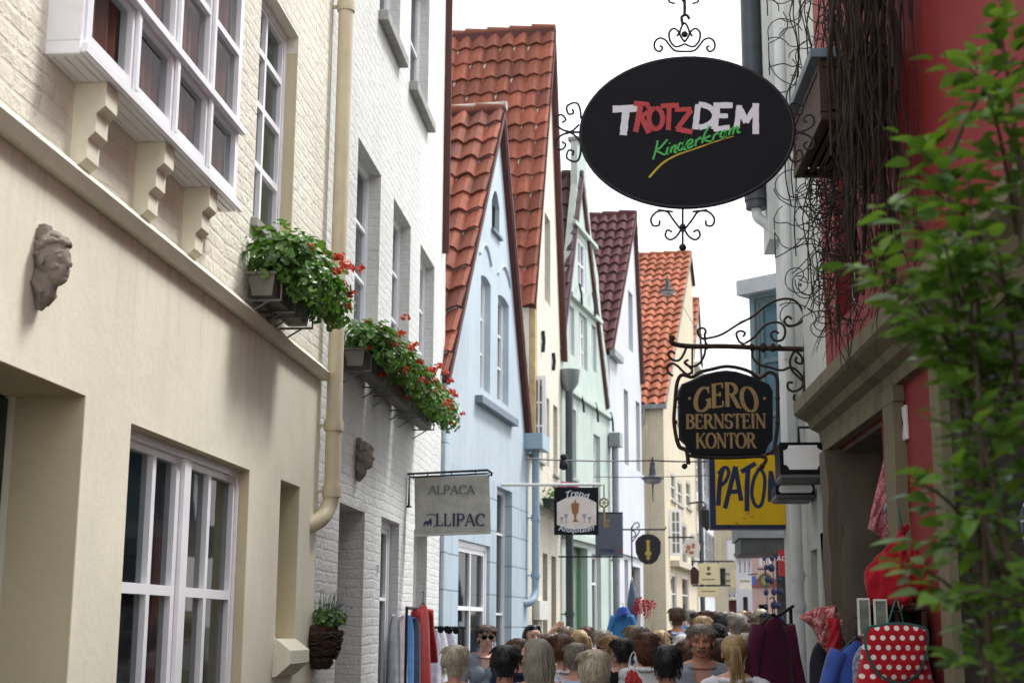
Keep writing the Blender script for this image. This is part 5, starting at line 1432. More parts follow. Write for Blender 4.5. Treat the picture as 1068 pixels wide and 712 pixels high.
# ================= antiques sign with goblet
Y = 19.5
t = thing_at('antiques_sign', 'black sign with painted goblet and glasses and blackletter lettering', 'sign', 601, 533, Y)
def pl(px, py): v_ = L(t, px, py); return (v_.x, v_.z)
u1_ = 1/FPX*Y/ray(601, 533).y
a, zb_ = pl(578, 557.5); b_, zt_ = pl(624, 508)
m = MB(); m.bbox(a, b_, -.02, .02, zb_, zt_); m.build('board', m_board, t)
m = MB(); q = [pl(581, 547)]+[pl(581+41*i/10, 547+4.5*math.sin(PI*i/10)) for i in range(1, 10)]+[pl(622, 547)]+[pl(622, 524)]+[pl(622-41*i/10, 524-7*math.sin(PI*i/10)) for i in range(1, 10)]+[pl(581, 524)]
m.prism(q, -.025, -.021); m.build('picture_field', paint('pale pink enamel', rgb('cfc5c0'), .5), t)
ik = Ink(-.0265); 
q = [(-1, 9), (-4, 8), (-5, 6.5), (-4, 6), (-3.5, -1), (-1.5, -4), (-1, -8), (-3.5, -11), (3.5, -11), (1, -8), (1.5, -4), (3.5, -1), (4, 6), (5, 6.5), (4, 8), (1, 9), (.8, 11.5), (-.8, 11.5)]
c1 = pl(600, 533); ik.poly([(c1[0]+p*u1_, c1[1]+r2*u1_) for p, r2 in q]); ik.build('painted_goblet', paint('painted amber', rgb('8c5a35'), .5), t)
ik = Ink(-.0265)
for dx in (-14, -9.5, 9.5, 15):
    hh = 6 if abs(dx) > 12 else 9
    c1 = pl(600+dx, 545); ik.poly([(c1[0]+p*u1_, c1[1]+r2*u1_) for p, r2 in ((-2, 0), (-.4, 1), (-.5, hh*.4), (-2.2, hh), (2.2, hh), (.5, hh*.4), (.4, 1), (2, 0))])
ik.build('painted_glasses', paint('painted pale mauve', rgb('8d8790'), .5), t)
m = MB()
for txt, py, amp, fit in (('Trend', 517, 3.5, 25), ('Antiquit\u00e4ten', 555, -2.2, 37)):
    tm = font_text(txt, 9.5*u1_, .003, .25); xs_ = [v_[0] for v_ in tm.v]; wd_ = max(xs_)-min(xs_); kx = fit*u1_/wd_; c1 = pl(601, py)
    for v_ in tm.v:
        nx2 = v_[0]*kx; m.v.append((c1[0]+nx2, v_[1]-.029, c1[1]+v_[2]-amp*u1_*(nx2/(fit*u1_/2))**2))
    o0 = len(m.v)-len(tm.v); m.f += [[i+o0 for i in f_] for f_ in tm.f]; m.mi += [0]*len(tm.f)
m.build('lettering', m_inkwhite, t)
def facade_x(Yw):   # x of the left street wall at depth Yw
    for h, nxt in ((H3, H4), (H4, H5), (H5, H6), (H6, H7)):
        if Yw < nxt.o.y or h is H6:
            k_ = (Yw-h.o.y)/h.d.y; return h.o.x+h.d.x*k_
m = MB(); c1 = pl(628, 505); xw = facade_x(Y)-t.location.x
m.tube([(xw, 0, c1[1]), (c1[0], 0, c1[1])], .022, 8); m.build('arm', m_frameold, t)
m = MB()
for px in (583, 619): a1_ = pl(px, 505); m.tube([(a1_[0], 0, a1_[1]), (a1_[0], 0, zt_)], .008, 6)
m.build('hanger', m_iron, t)
# key hanging at the arm end
t2 = thing_at('key_sign', 'ornate iron key hanging right of the antiques sign', 'sign', 631, 528, Y)
def pk(px, py): v_ = L(t2, px, py); return (v_.x, v_.z)
m = MB(); c1 = pk(630, 524); u2 = u1_
m.tube([(c1[0]+4.5*u2*math.cos(a_*PI/10), 0, c1[1]+4.5*u2*math.sin(a_*PI/10)) for a_ in range(21)], .014, 6)
for a_ in range(6): m.tube([(c1[0], 0, c1[1]), (c1[0]+4.5*u2*math.cos(a_*PI/3), 0, c1[1]+4.5*u2*math.sin(a_*PI/3))], .008, 6)
m.tube([(c1[0], 0, c1[1]-4.5*u2), (c1[0], 0, c1[1]-26*u2)], .016, 8)
m.tube([(c1[0], 0, c1[1]+4.5*u2), (c1[0], 0, c1[1]+19*u2)], .010, 8)
m.box(c1[0]+.01, c1[0]+6*u2, -.01, .01, c1[1]-20*u2, c1[1]-17.5*u2); m.box(c1[0]+.01, c1[0]+5*u2, -.01, .01, c1[1]-25*u2, c1[1]-22*u2)
tag(m.build('key', m_gold, t2, smooth=50))
# ================= slate blue banner
Y = 24.5
t = thing_at('slate_blue_sign', 'slate blue square sign with small dark blue word at its foot', 'sign', 637, 555, Y)
def pl(px, py): v_ = L(t, px, py); return (v_.x, v_.z)
u1_ = 1/FPX*Y/ray(637, 557).y
a, zb_ = pl(621, 579); b_, zt_ = pl(649.5, 535.5)
m = MB(); m.bbox(a, b_, -.015, .015, zb_, zt_); m.build('panel', m_slateblue, t)
tm = font_text('noep', 7.5*u1_, .004); c1 = pl(634, 575.5); tm.xf(Matrix.Translation((c1[0], -.018, c1[1]))); tm.build('lettering', paint('deep blue lettering', rgb('232d5a'), .5), t)
tm = MB(); c1 = pl(646.5, 574); tm.box(c1[0]-.02, c1[0]+.02, -.018, -.0155, c1[1]-.04, c1[1]+.05); tm.build('red_mark', paint('dull red mark', rgb('8d4a4a'), .5), t)
m = MB(); xw = facade_x(Y)-t.location.x
for z_ in (zt_+.015, zb_-.02): m.tube([(min(xw, a-.35), 0, z_), (b_, 0, z_)], .016, 6)
m.build('rail', m_iron, t)
# ================= round dark sign
Y = 26.0
t = thing_at('round_dark_sign', 'dark rounded shop sign with golden bottle shape on scrolled arm', 'sign', 676, 573, Y)
def pl(px, py): v_ = L(t, px, py); return (v_.x, v_.z)
u1_ = 1/FPX*Y/ray(676, 573).y
q = [(-12, -3), (-12.5, 8), (-10, 12), (-5, 15), (0, 15.5), (5, 15), (10, 12), (12.5, 8), (12, -3), (8, -11), (3, -14), (-3, -14), (-8, -11)]
m = MB(); m.prism([(a*u1_, b_*u1_) for a, b_ in q][::-1], -.03, .03); m.build('board', paint('dark brown sign', rgb('221c22'), .4), t)
m = MB(); m.tube([(a*u1_, 0, b_*u1_) for a, b_ in q+[q[0]]], .018, 6); m.build('rim', paint('red brown rim', rgb('3d2220'), .5), t)
ik = Ink(-.032); ik.poly([(a*u1_, b_*u1_) for a, b_ in ((-2, -9), (-1.2, -6), (-3.5, -5), (-3, -2), (-1.5, -2), (-1.8, 10), (1.8, 10), (1.5, -2), (3, -2), (3.5, -5), (1.2, -6), (2, -9), (0, -11))]); ik.build('golden_emblem', paint('gold', rgb('b09a45'), .4), t)
m = MB(); m.tube([(-17*u1_, 0, 21*u1_), (18*u1_, 0, 21*u1_), (19*u1_, 0, 24*u1_)], .016, 6)
m.tube([(-17*u1_, 0, 24*u1_), (-17*u1_, 0, -28*u1_)], .014, 6); m.tube([(0, 0, 21*u1_), (0, 0, 15*u1_)], .01, 6)
for pts in ([(-17, 8), (-12, 14), (-8, 21)], [(-17, 22), (-14, 27), (-10, 28), (-9, 24), (-12, 23)], [(-17, 12), (-13, 15), (-14, 19), (-17, 20)]): m.tube(smoothpath([(a*u1_, 0, b_*u1_) for a, b_ in pts]), .012, 6)
xw = facade_x(Y)-t.location.x; m.tube([(xw, 0, 21*u1_), (-17*u1_, 0, 21*u1_)], .016, 6)
m.build('scrolled_arm', m_iron, t)
# ================= smaller signs farther on
def small_sign(name, label, poly, Y, mat, emblem=None, emat=None, thick=.03, arm=None, text=None, tmat=None, tsize=6, tpos=None):
    cx = sum(p[0] for p in poly)/len(poly); cy_ = sum(p[1] for p in poly)/len(poly)
    t = thing_at(name, label, 'sign', cx, cy_, Y)
    def pl(px, py): v_ = L(t, px, py); return (v_.x, v_.z)
    m = MB(); m.prism([pl(*p) for p in poly], -thick, thick); m.build('board', mat, t)
    u = 1/FPX*Y/ray(cx, cy_).y
    if emblem:
        ik = Ink(-thick-.003)
        for e in emblem: ik.poly([pl(*p) for p in e])
        ik.build('emblem', emat, t)
    if text:
        tm = font_text(text, tsize*u, .005); c1 = pl(*tpos); tm.xf(Matrix.Translation((c1[0], -thick-.004, c1[1]))); tm.build('lettering', tmat, t)
    if arm:
        m = MB()
        for pts in arm: m.tube([(pl(*p)[0], 0, pl(*p)[1]) for p in pts], .02, 6)
        m.build('bracket', m_iron, t)
    return t
def circ(cx, cy_, r, ry=None, n=20): return [(cx+r*math.cos(2*PI*i/n), cy_+(ry or r)*math.sin(2*PI*i/n)) for i in range(n)]
m_pale = paint('pale cream medallion', rgb('d0c9bd'), .5)
t = small_sign('round_medallion_sign', 'pale round medallion sign with small orange figure on scrolled arm', circ(721, 571, 9.5, 10), 30, m_pale,
           [circ(718, 571, 2.4, 3, 8), circ(723, 569, 2, 3, 8), circ(721, 576, 3, 2, 8), circ(716, 575, 1.5, 2, 6)], paint('faded orange enamel', rgb('a8674a'), .5), arm=[[(697, 560), (722, 560)], [(721, 560), (721, 562)]])
m_darkink = paint('brown ink', rgb('4d4436'), .6)
small_sign('upper_cream_sign', 'upper of two cream hanging signs with small dark emblem', [(728.5, 587), (749.5, 587), (749.5, 609), (728.5, 609)], 32, m_creamsign,
           [circ(739, 592.5, 1.6, 2.4, 8), circ(739, 598, 3, 1.5, 8), [(732, 603.5), (746, 603.5), (746, 604.5), (732, 604.5)]], m_darkink, arm=[[(722, 585), (765, 585)], [(729, 585), (729, 588)], [(749, 585), (749, 588)]])
small_sign('lower_cream_sign', 'plain lower cream sign hung under the emblem sign', [(728.5, 611.5), (749.5, 611.5), (749.5, 622), (728.5, 622)], 32, m_creamsign,
           [[(732, 616), (746, 616), (746, 616.8), (732, 616.8)]], m_darkink, arm=[[(722, 610.3), (762, 610.3)]])
small_sign('maroon_lantern_sign', 'small maroon sign box left of the cream signs', [(720, 594), (723, 590), (727, 593), (729, 596), (728.5, 609), (720.5, 609)], 30.5, paint('maroon enamel', rgb('3c1a1d'), .4), thick=.12, arm=[[(722, 590), (722, 584)]])
small_sign('end_white_sign', 'white rectangular sign on the narrow white house at the street end', [(771, 603), (784, 603), (784, 614), (771, 614)], 44, m_pale, text='WERK', tmat=m_darkink, tsize=4, tpos=(777, 607))
small_sign('small_blue_sign', 'small bright blue sign beside the pink gable', [(784, 601), (788, 600), (788, 609), (784, 610)], 43, paint('bright blue enamel', rgb('2f5aa0'), .4), arm=[[(780, 599), (790, 598)]])
small_sign('round_olive_sign', 'olive and gold round sign hanging in front of the pink gable', circ(798, 605, 7.5, 8), 34, paint('olive enamel', rgb('4d4a36'), .5),
           [circ(798, 605, 4.5, 5, 10)], paint('dull gold emblem', rgb('7d7352'), .5), arm=[[(798, 597), (798, 593)], [(790, 593), (806, 593)]])
small_sign('red_vertical_sign', 'red upright banner beside the white drainpipe', [(811.5, 573), (819, 573), (819, 601), (812.5, 600)], 16, paint('red enamel banner', rgb('a3222c'), .5), text='AO', tmat=m_inkwhite, tsize=8, tpos=(815.5, 585), arm=[[(811, 572.5), (822, 572.5)]])
small_sign('end_house_board', 'cream board with dark lettering on the corner house', [(762, 594), (767.5, 594), (767.5, 612), (762, 612)], 61.5, m_creamsign)
# ================= street lamps on cables
def cable_thing(label, pts, r=.012, name='overhead_cable', group='overhead cables'):
    base = Vector(pts[0]); m = MB(); m.tube([Vector(p)-base for p in pts], r, 6)
    o = m.build(name, m_cable, None, smooth=60); o.location = base; return tag(o, label, 'cable', group)
A1 = H3.X(H3.U(548, 478), 0, 0); A1 = at(548, 478, 20.8); B1 = at(680, 480, 22.5); B2 = at(830, 474, 20)
def sag(a, b_, s_, n=14): return [a.lerp(b_, i/n)-Vector((0, 0, 4*s_*(i/n)*(1-i/n))) for i in range(n+1)]
cable_thing('straight black cable from the blue house to the hanging street lamp', sag(A1, B1, .02)+sag(B1, B2, .05)[1:])
cable_thing('faint lower cable behind the slate blue sign', sag(at(620, 497, 26), at(826, 489, 22), .05), .007)
def lamp(label, px, py, Y, s_=1.0):
    t = thing_at('hanging_street_lamp', label, 'street lamp', px, py, Y, 'street lamps hung over the street')
    m = MB(); m.lathe([(.02, 0), (.055, -.02), (.06, -.14), (.075, -.16), (.07, -.24), (.10, -.30)], (0, 0, 0), 16); m.tube([(0, 0, 0), (0, 0, .09)], .02, 8); m.build('lamp_body', m_pipedark, t, smooth=40)
    m = MB(); m.lathe([(.10, -.30), (.235, -.34), (.24, -.37), (.20, -.375)], (0, 0, 0), 20); m.build('lamp_shade', m_pipedark, t, smooth=40)
    m = MB(); m.lathe([(.20, -.376), (.19, -.43), (.12, -.47), (.02, -.48)], (0, 0, 0), 16); m.build('diffuser', paint('frosted lamp glass', rgb('9c979c'), .2), t, smooth=60)
    m = MB(); m.tube([(0, 0, -.48), (0, 0, -.85)], [.02, .008], 8); m.build('drop_weight', m_pipedark, t)
    t.scale = (s_,)*3; return t
lamp('hanging street lamp on the cable before the white house', 680.5, 481, 22.5, .75)
ref = at(696, 291, 26)
lamp('small upper street lamp hanging before the orange tiled roof', 696, 291, 26, .65)
cable_thing('thin cable carrying the upper street lamp', sag(H6.X(w6-.1, 0, H6.Z(671, 300)), ref, .0)+[at(730, 350, 24), at(786, 330, 22)], .006)
t = thing_at('spotlight', 'black spotlight clamped on the cable by the ivory house', 'spotlight', 588, 478, 21.3)
m = MB(); m.lathe([(.05, -.02), (.09, -.06), (.10, -.2), (.06, -.24)], (0, 0, 0), 14); m.build('housing', m_iron, t, smooth=50)
m = MB(); m.lathe([(.03, .1), (.08, .07), (.08, .0), (.04, -.02)], (0, 0, 0), 12); m.tube([(0, 0, .1), (0, 0, -.02)], .03, 6); m.build('clamp', m_iron, t, smooth=50); t.scale = (.7,)*3

# ================= dead climber, cable tangle and slatted box on the red house
vx = lambda px, Y_: at(px, 300, Y_).x
rnd = random.Random(12)
tr = thing('dead_climber', 'thick bundle of dead brown climber stems hanging down the red wall', 'climbing plant', H10.X(1.5, -.1, 0), H10.rz)
m = MB()
uA, uB = H10.U(890, 200, .2), H10.U(938, 200, .2); zlo = H10.Z(905, 335, .2)
off0 = 1.5
for i in range(80):
    u_ = uA+(uB-uA)*rnd.random()**.9-off0; dpt = rnd.uniform(-.28, .06)
    pts = []; zz = 7.3; uu = u_; x_ = uu; zend = zlo+rnd.uniform(-.15, .9) if rnd.random() < .7 else zlo+rnd.uniform(.5, 2.0)
    while zz > zend:
        fr = (zz-zlo)/3.0
        dpt += rnd.uniform(-.022, .022); pts.append((x_+rnd.uniform(-.012, .012), max(-.34, min(.07, dpt)), zz)); zz -= .16; x_ += rnd.uniform(-.035, .035)+(-(x_-(uA+uB)/2+off0)*.02)
    if len(pts) > 2: m.tube(pts, [rnd.uniform(.003, .010)]*len(pts), 5, cap=False)
m.build('stems', m_stem, tr, smooth=80, fixn=False)
m = MB()
for i in range(380):       # hanging root-like ends and wisps
    u_ = rnd.uniform(uA-.10, uB+.05)-off0; z_ = rnd.uniform(zlo-.05, 6.5); p = Vector((u_, rnd.uniform(-.33, -.05), z_)); pts = [p]
    d_ = Vector((rnd.uniform(-.6, .6), rnd.uniform(-.5, .2), rnd.uniform(-1.2, .0)))
    for k_ in range(5): p = p+d_*.045; d_ += Vector((rnd.uniform(-.5, .5), rnd.uniform(-.3, .3), -.2)); pts.append(p.copy())
    m.tube(pts, [.004, .0035, .003, .003, .002, .001], 4, cap=False)
tag(m.build('twigs', m_stem, tr, fixn=False), kind='stuff')
# fairy light tangle: loops hanging out from the wall over the street side
tcl = Vector((1.2, 9.0, 0))
tc = thing('cable_tangle', 'tangle of black fairy light cables with tiny bulbs hanging beside the climber', 'cable', tcl)
m = MB(); bl = MB()
def wallx(Y_): return H10.o.x+.0384*(H10.o.y-Y_)-.04
def clampw(p): p.x = max(.098*p.y, min(p.x, wallx(p.y))); return p
def loopy(px, py, n, s_):
    p = clampw(at(px, py, rnd.uniform(8.3, 9.9))); pts = [p-tcl]; a = rnd.uniform(0, 6.28); da = rnd.choice((-1, 1))*rnd.uniform(.4, .75); vy = rnd.uniform(-.3, .3)
    for k_ in range(n):
        a += da+rnd.uniform(-.18, .18)
        if rnd.random() < .10: da = -da*rnd.uniform(.5, 1.2)
        p = clampw(p+Vector((math.cos(a)*s_, vy*s_, math.sin(a)*s_-.10*s_))); pts.append(p-tcl)
        if rnd.random() < .07: bl.ball(tuple(p-tcl), .0055, 6, 4, (1, 1, 1.8))
    m.tube(smoothpath(pts, 3), .0037, 5, cap=False)
for i in range(46): loopy(rnd.gauss(868, 14), rnd.uniform(170, 325), rnd.randint(9, 22), rnd.uniform(.025, .05))
for i in range(30): loopy(rnd.uniform(838, 900), rnd.uniform(20, 330), rnd.randint(8, 18), rnd.uniform(.03, .06))
for i in range(12): loopy(rnd.uniform(812, 860), rnd.uniform(-10, 130), rnd.randint(8, 16), rnd.uniform(.04, .07))
for i in range(22): loopy(rnd.uniform(885, 935), rnd.uniform(0, 300), rnd.randint(8, 16), rnd.uniform(.03, .05))
for i in range(15):
    px = rnd.uniform(822, 895); Y_ = rnd.uniform(8.4, 9.8); q0 = at(px, -40, Y_); q1 = at(px+rnd.uniform(-16, 22), rnd.uniform(170, 345), Y_)
    q = [clampw(q0.lerp(q1, k_/9)+Vector((rnd.uniform(-.04, .04), rnd.uniform(-.03, .03), 0)))-tcl for k_ in range(10)]; m.tube(smoothpath(q, 3), .0045, 5, cap=False)
for i in range(6):     # strands running from the climber to the corner of the white house
    q0 = at(rnd.uniform(880, 900), rnd.uniform(60, 290), 9); q1 = at(rnd.uniform(822, 842), rnd.uniform(30, 330), 9.8); sg_ = rnd.uniform(.05, .3)
    m.tube([clampw(q0.lerp(q1, k_/12)-Vector((0, 0, 4*sg_*(k_/12)*(1-k_/12))))-tcl for k_ in range(13)], .004, 5, cap=False)
m.build('cables', m_cable, tc, smooth=80, fixn=False); tag(bl.build('bulbs', m_bulb, tc, fixn=False), kind='stuff')
# slatted wooden box hung at the white and red corner
uc_ = H10.U(868, 110, .25)
t = thing('slatted_balcony_box', 'dark slatted wooden box hanging under the window at the wall corner', 'balcony box', H10.X(uc_, 0, 0), H10.rz)
uL, uR = H10.U(842, 100, .35)-.9, H10.U(888, 100, .35)-.9; zT_, zB_ = H10.Z(862, 50, .4), H10.Z(848, 150, .4)
uL, uR = -.55, .55
m = MB(); fr_ = .05
for y_ in (-.42, -.06):
    m.bbox(uL, uR, y_, y_+.05, zT_-.05, zT_); m.bbox(uL, uR, y_, y_+.05, zB_, zB_+.05)
    for u_ in (uL, uR-.05): m.bbox(u_, u_+.05, y_, y_+.05, zB_+.052, zT_-.052)
for u_ in (uL, uR-.05): m.bbox(u_, u_+.05, -.37, -.06, zB_, zB_+.05); m.bbox(u_, u_+.05, -.37, -.06, zT_-.05, zT_)
m.build('frame', m_wood, t)
m = MB(); ns = 6
for i in range(ns):
    z_ = zB_+.07+(zT_-zB_-.16)*i/(ns-1); m.bbox(uL+.05, uR-.05, -.41, -.39, z_, z_+.045)
    m.bbox(uR-.035, uR-.015, -.37, -.06, z_, z_+.045); m.bbox(uL+.015, uL+.035, -.37, -.06, z_, z_+.045)
for k_ in range(7): m.bbox(uL+.02, uR-.02, -.38+k_*.05, -.35+k_*.05, zB_+.01, zB_+.03)
m.build('slats', m_wood, t)
m = MB(); m.bbox(uL-.03, uR+.03, -.47, -.0, zT_+.002, zT_+.06); m.build('top_board', m_slate, t)

# ================= clothes, bags and racks
def garment(parent, name, mat, w_, h_, fl=.06, sleeve=None, seed=0, thick=.07, open_=False, waist=.95):
    """hanging garment, shoulders at z=0, hanging down to -h_"""
    rnd = random.Random(seed); m = MB(); nx_, nz_ = 28, 22; vs = []
    for j in range(nz_+1):
        t_ = j/nz_
        ww = w_/2*(.42+.58*min(1, (t_*7)**.6) if t_ < .14 else (1+(waist-1)*math.sin(PI*min(1, t_*1.2)))+fl*t_*2)
        z_ = -h_*t_ + (-.0)
        for i in range(nx_):
            a = 2*PI*i/nx_; fold = 1+.16*t_*math.sin(a*5+seed+t_*2)+.09*t_*math.sin(a*9+seed*2)
            th_ = thick*(.45+.75*t_)*fold
            zz = z_ - (.10*abs(math.cos(a))**1.5*(1-t_)**6*w_ if t_ < .3 else 0)+.02*math.sin(a*3+seed)*t_
            vs.append((math.cos(a)*ww*(1+.03*math.sin(a*7+seed)*t_), math.sin(a)*th_, zz))
    fs = [(j*nx_+i, j*nx_+(i+1) % nx_, (j+1)*nx_+(i+1) % nx_, (j+1)*nx_+i) for j in range(nz_) for i in range(nx_)]
    m.add(vs, fs); m.add([vs[i] for i in range(nx_)], [list(range(nx_))])
    if sleeve:
        for s_ in (-1, 1):
            p0 = Vector((s_*w_*.42, 0, -.05)); 
            pts = [p0+Vector((s_*.10*k_/6*1.2, .01*math.sin(k_), -sleeve*k_/6)) for k_ in range(7)]
            m.tube(pts, [.06, .065, .06, .058, .056, .055, .058], 12, flat=.7)
    return m.build(name, mat, parent, smooth=180, fixn=False)
def hanger(parent, w_):
    m = MB(); m.tube([(-w_*.4, 0, -.06), (0, 0, .02), (w_*.4, 0, -.06)], .008, 6); m.tube([(0, 0, .02), (0, 0, .07), (.025, 0, .10), (0, 0, .13), (-.02, 0, .115)], .004, 6); m.build('hanger', m_iron, parent)
c_red = cloth('dark red knit', rgb('8a1f22')); c_maroon = cloth('maroon knit', rgb('4a1530')); c_blue = cloth('mid blue cotton', rgb('3f7db5')); c_navy = cloth('navy cotton', rgb('23304e'))
c_grey = cloth('light grey wool', rgb('9aa0a8')); c_lilac = cloth('pale lilac cotton', rgb('b9b6cb')); c_palepink = cloth('pale pink wool', rgb('cdb9bd')); c_white = cloth('white cotton', rgb('dcdde2'))
c_denim = cloth('bright denim', rgb('3a54a0')); c_dstripe = cloth('navy pinstripe cotton', rgb('232a44'), ('stripe', rgb('8d93a8'), 45, .2, 0))
c_dots = cloth('red cotton with white dots', rgb('b01a28'), ('dots', rgb('e6dedb'), 21, .27))
c_band = cloth('red bandana print', rgb('a8232f'), ('bandana', rgb('d6b9bb'), 38)); c_band2 = cloth('pink bandana print', rgb('a84a58'), ('bandana', rgb('d0a5ab'), 45))
c_redbag = cloth('red canvas', rgb('a31728')); c_teal = cloth('teal piping', rgb('1f5f5c'))
def rack_item(name, label, cat, px, py, Y, w_, h_, mat, rz, grp=None, sleeve=None, seed=0, fl=.06, thick=.07, hang=True):
    t = thing_at(name, label, cat, px, py, Y, grp); t.rotation_euler.z = R(rz)
    garment(t, 'fabric', mat, w_, h_, fl, sleeve, seed, thick)
    if hang: hanger(t, w_)
    return t
g1_ = 'clothes on the left shop rack'
rack_item('jumper', 'dark red top hanging highest on the left clothes rack', 'clothing', 441, 630, 14.0, .26, .8, c_red, 72, g1_, .5, 1)
for i, (px, py, mt, lb) in enumerate(((412, 640, c_grey, 'light grey scarf at the left end of the left clothes rack'), (419, 641, c_palepink, 'pale cream scarf between the grey and the blue ones'), (426, 641, c_blue, 'bright blue scarf on the left clothes rack'), (433, 643, c_navy, 'navy scarf beside the dark red top'))):
    rack_item('scarf', lb, 'scarf', px, py, 13.3+i*.12, .17, 1.25, mt, 60, g1_, None, 3+i, .05, .05, False)
t = thing('clothes_rail', 'black clothes rail in front of the white brick house', 'clothes rail', (at(432, 640, 13.8).x, 13.8, 0))
m = MB(); zr = at(432, 634, 13.8).z
for dy in (-.45, .7): m.tube([(0, dy, 0), (0, dy, zr)], .014, 8); m.tube([(-.25, dy, .02), (.25, dy, .02)], .014, 8)
m.tube([(0, -.45, zr), (0, .7, zr)], .014, 8)
m.build('rail_frame', m_iron, t, smooth=60)
for i, (px, py, mt, lb) in enumerate(((452, 655, c_lilac, 'pale lilac scarf on the blue house rack'), (459, 655, c_white, 'white scarf left of the sunglasses display'), (468, 656, c_lilac, 'white and lilac scarf right of the sunglasses display'), (447, 657, c_navy, 'dark navy scarf below the dark red top'))):
    rack_item('scarf', lb, 'scarf', px, py, 15.2+i*.1, .2, 1.2, mt, 40, 'scarves by the blue house', None, 13+i, .05, .06, False)
t = thing('clothes_rail', 'low rail with scarves in front of the blue house', 'clothes rail', (at(459, 640, 15.6).x, 15.6, 0))
m = MB(); zr = at(459, 654, 15.6).z; m.tube([(-.12, 0, 0), (-.12, 0, zr)], .014, 8); m.tube([(.25, 0, 0), (.25, 0, zr)], .014, 8); m.tube([(-.15, 0, zr), (.28, 0, zr)], .014, 8); m.build('rail_frame', m_iron, t)
for i, (px, py) in enumerate(((463, 656), (472, 657))):
    t = thing_at('sunglasses', ['left dark pair of sunglasses on the scarf rail', 'right dark pair of sunglasses on the scarf rail'][i], 'sunglasses', px, py, 15.2, 'sunglasses on the rail'); m = MB()
    for s_ in (-1, 1): m.ball((s_*.035, 0, 0), .036, 10, 6, (1, .3, 1.1))
    m.build('lenses', m_board, t, smooth=180); m = MB(); m.tube([(-.03, 0, .015), (.03, 0, .015)], .006, 6)
    for s_ in (-1, 1): m.tube([(s_*.06, 0, .01), (s_*.055, .12, .0)], .005, 6)
    m.build('glasses_frame', m_iron, t)
# blue shirts further on the left
t = rack_item('shirt', 'blue shirt hanging outside the mint green house', 'clothing', 649, 638, 21, .30, .75, c_blue, 10, None, .4, 21)
t = rack_item('cap', 'bright blue cap above the hanging blue shirt', 'hat', 650, 632, 20.9, .14, .12, c_denim, 0, None, None, 5, .3, .07, False)
t = thing_at('parasol', 'closed blue grey parasol standing before the white house', 'parasol', 659, 612, 23)
m = MB(); m.tube([(0, 0, .12), (0, 0, .05), (.01, 0, -.25), (.0, 0, -.55)], [.01, .03, .09, .07], 12); m.build('canopy', cloth('slate blue canopy', rgb('56687c')), t, smooth=180)
m = MB(); m.tube([(0, 0, -.5), (0, 0, -t.location.z)], .015, 8); m.tube([(0, 0, .1), (0, 0, .2)], .006, 6); m.lathe([(.2, 0), (.2, .05), (.05, .08)], (0, 0, -t.location.z), 16); m.build('pole', m_iron, t)
t = thing_at('pinwheel_bunch', 'bunch of red and dark foil pinwheels held above the crowd', 'toy', 674, 632, 18); rnd = random.Random(3)
m = MB()
for i in range(8):
    c = (rnd.uniform(-.14, .12), rnd.uniform(-.1, .1), rnd.uniform(-.12, .1))
    for k_ in range(6): a = k_*PI/3; m.add([c, (c[0]+.09*math.cos(a), c[1]-.02, c[2]+.09*math.sin(a)), (c[0]+.07*math.cos(a+.7), c[1]+.01, c[2]+.07*math.sin(a+.7))], [(0, 1, 2)])
m.build('foil_blades', leafmat('red foil', (.5, .02, .03), (.35, .02, .08), .1, .3), t, fixn=False)
m = MB()
for i in range(8): m.tube([(rnd.uniform(-.05, .05), 0, -.55), (rnd.uniform(-.12, .12), 0, .05)], .004, 4)
m.build('sticks', m_pale, t); t.scale = (.8,)*3
# right hand side: maroon coat, bandanas, jackets, bags
t = rack_item('coat', 'long maroon coat hanging beside the white drainpipe', 'clothing', 806, 643, 9.6, .28, 1.1, c_maroon, 30, None, .62, 31, .10, .09)
t = thing('clothes_rail', 'black clothes rail carrying the maroon coat', 'clothes rail', (at(808, 640, 9.7).x, 9.7, 0))
m = MB(); zr = at(808, 631, 9.7).z
for dx, dy in ((-.16, -.1), (.14, .35)): m.tube([(dx, dy, 0), (dx, dy, zr-.02 if dx > 0 else 1.0)], .012, 8)
m.tube([(-.0, -.05, zr-.08), (.16, .4, zr)], .012, 8); m.tube([(-.16, -.1, .1), (.14, .35, .1)], .012, 8); m.build('rail_frame', m_iron, t)
def kerchief(name, label, px, py, Y, pts, mat, seed, grp=None):
    """folded triangular cloth hanging from a point, outline in photo pixels relative to (px,py)"""
    t = thing_at(name, label, 'bandana', px, py, Y, grp); rnd = random.Random(seed); u = Y/FPX
    n = len(pts); m = MB(); rings = 7; vs = []
    cx = sum(p[0] for p in pts)/n; cz = sum(p[1] for p in pts)/n
    P2 = []
    for i in range(n):
        for k_ in range(6): a, b_ = pts[i], pts[(i+1) % n]; P2.append((a[0]+(b_[0]-a[0])*k_/6, a[1]+(b_[1]-a[1])*k_/6))
    N_ = len(P2)
    for side in (-1, 1):
        for r_ in range(rings+1):
            q = r_/rings
            for i, p in enumerate(P2):
                x_ = cx+(p[0]-cx)*(1-q); z_ = cz+(p[1]-cz)*(1-q)
                y_ = side*(.02+.03*math.sin(q*PI/2))+.02*math.sin(x_*.5+seed)+.012*math.sin(z_*.4+x_*.9)
                if r_ == 0: y_ = .02*math.sin(x_*.5+seed)+.012*math.sin(z_*.4+x_*.9)+side*.002
                vs.append((x_*u, y_, -z_*u))
    for s2 in range(2):
        o_ = s2*(rings+1)*N_
        m.f += [(o_+r_*N_+i, o_+r_*N_+(i+1) % N_, o_+(r_+1)*N_+(i+1) % N_, o_+(r_+1)*N_+i) for r_ in range(rings) for i in range(N_)]
    m.v = vs; m.mi = [0]*len(m.f)
    m.build('fabric', mat, t, smooth=180, fixn=False); return t
gb = 'bandanas and jackets by the sandstone door'
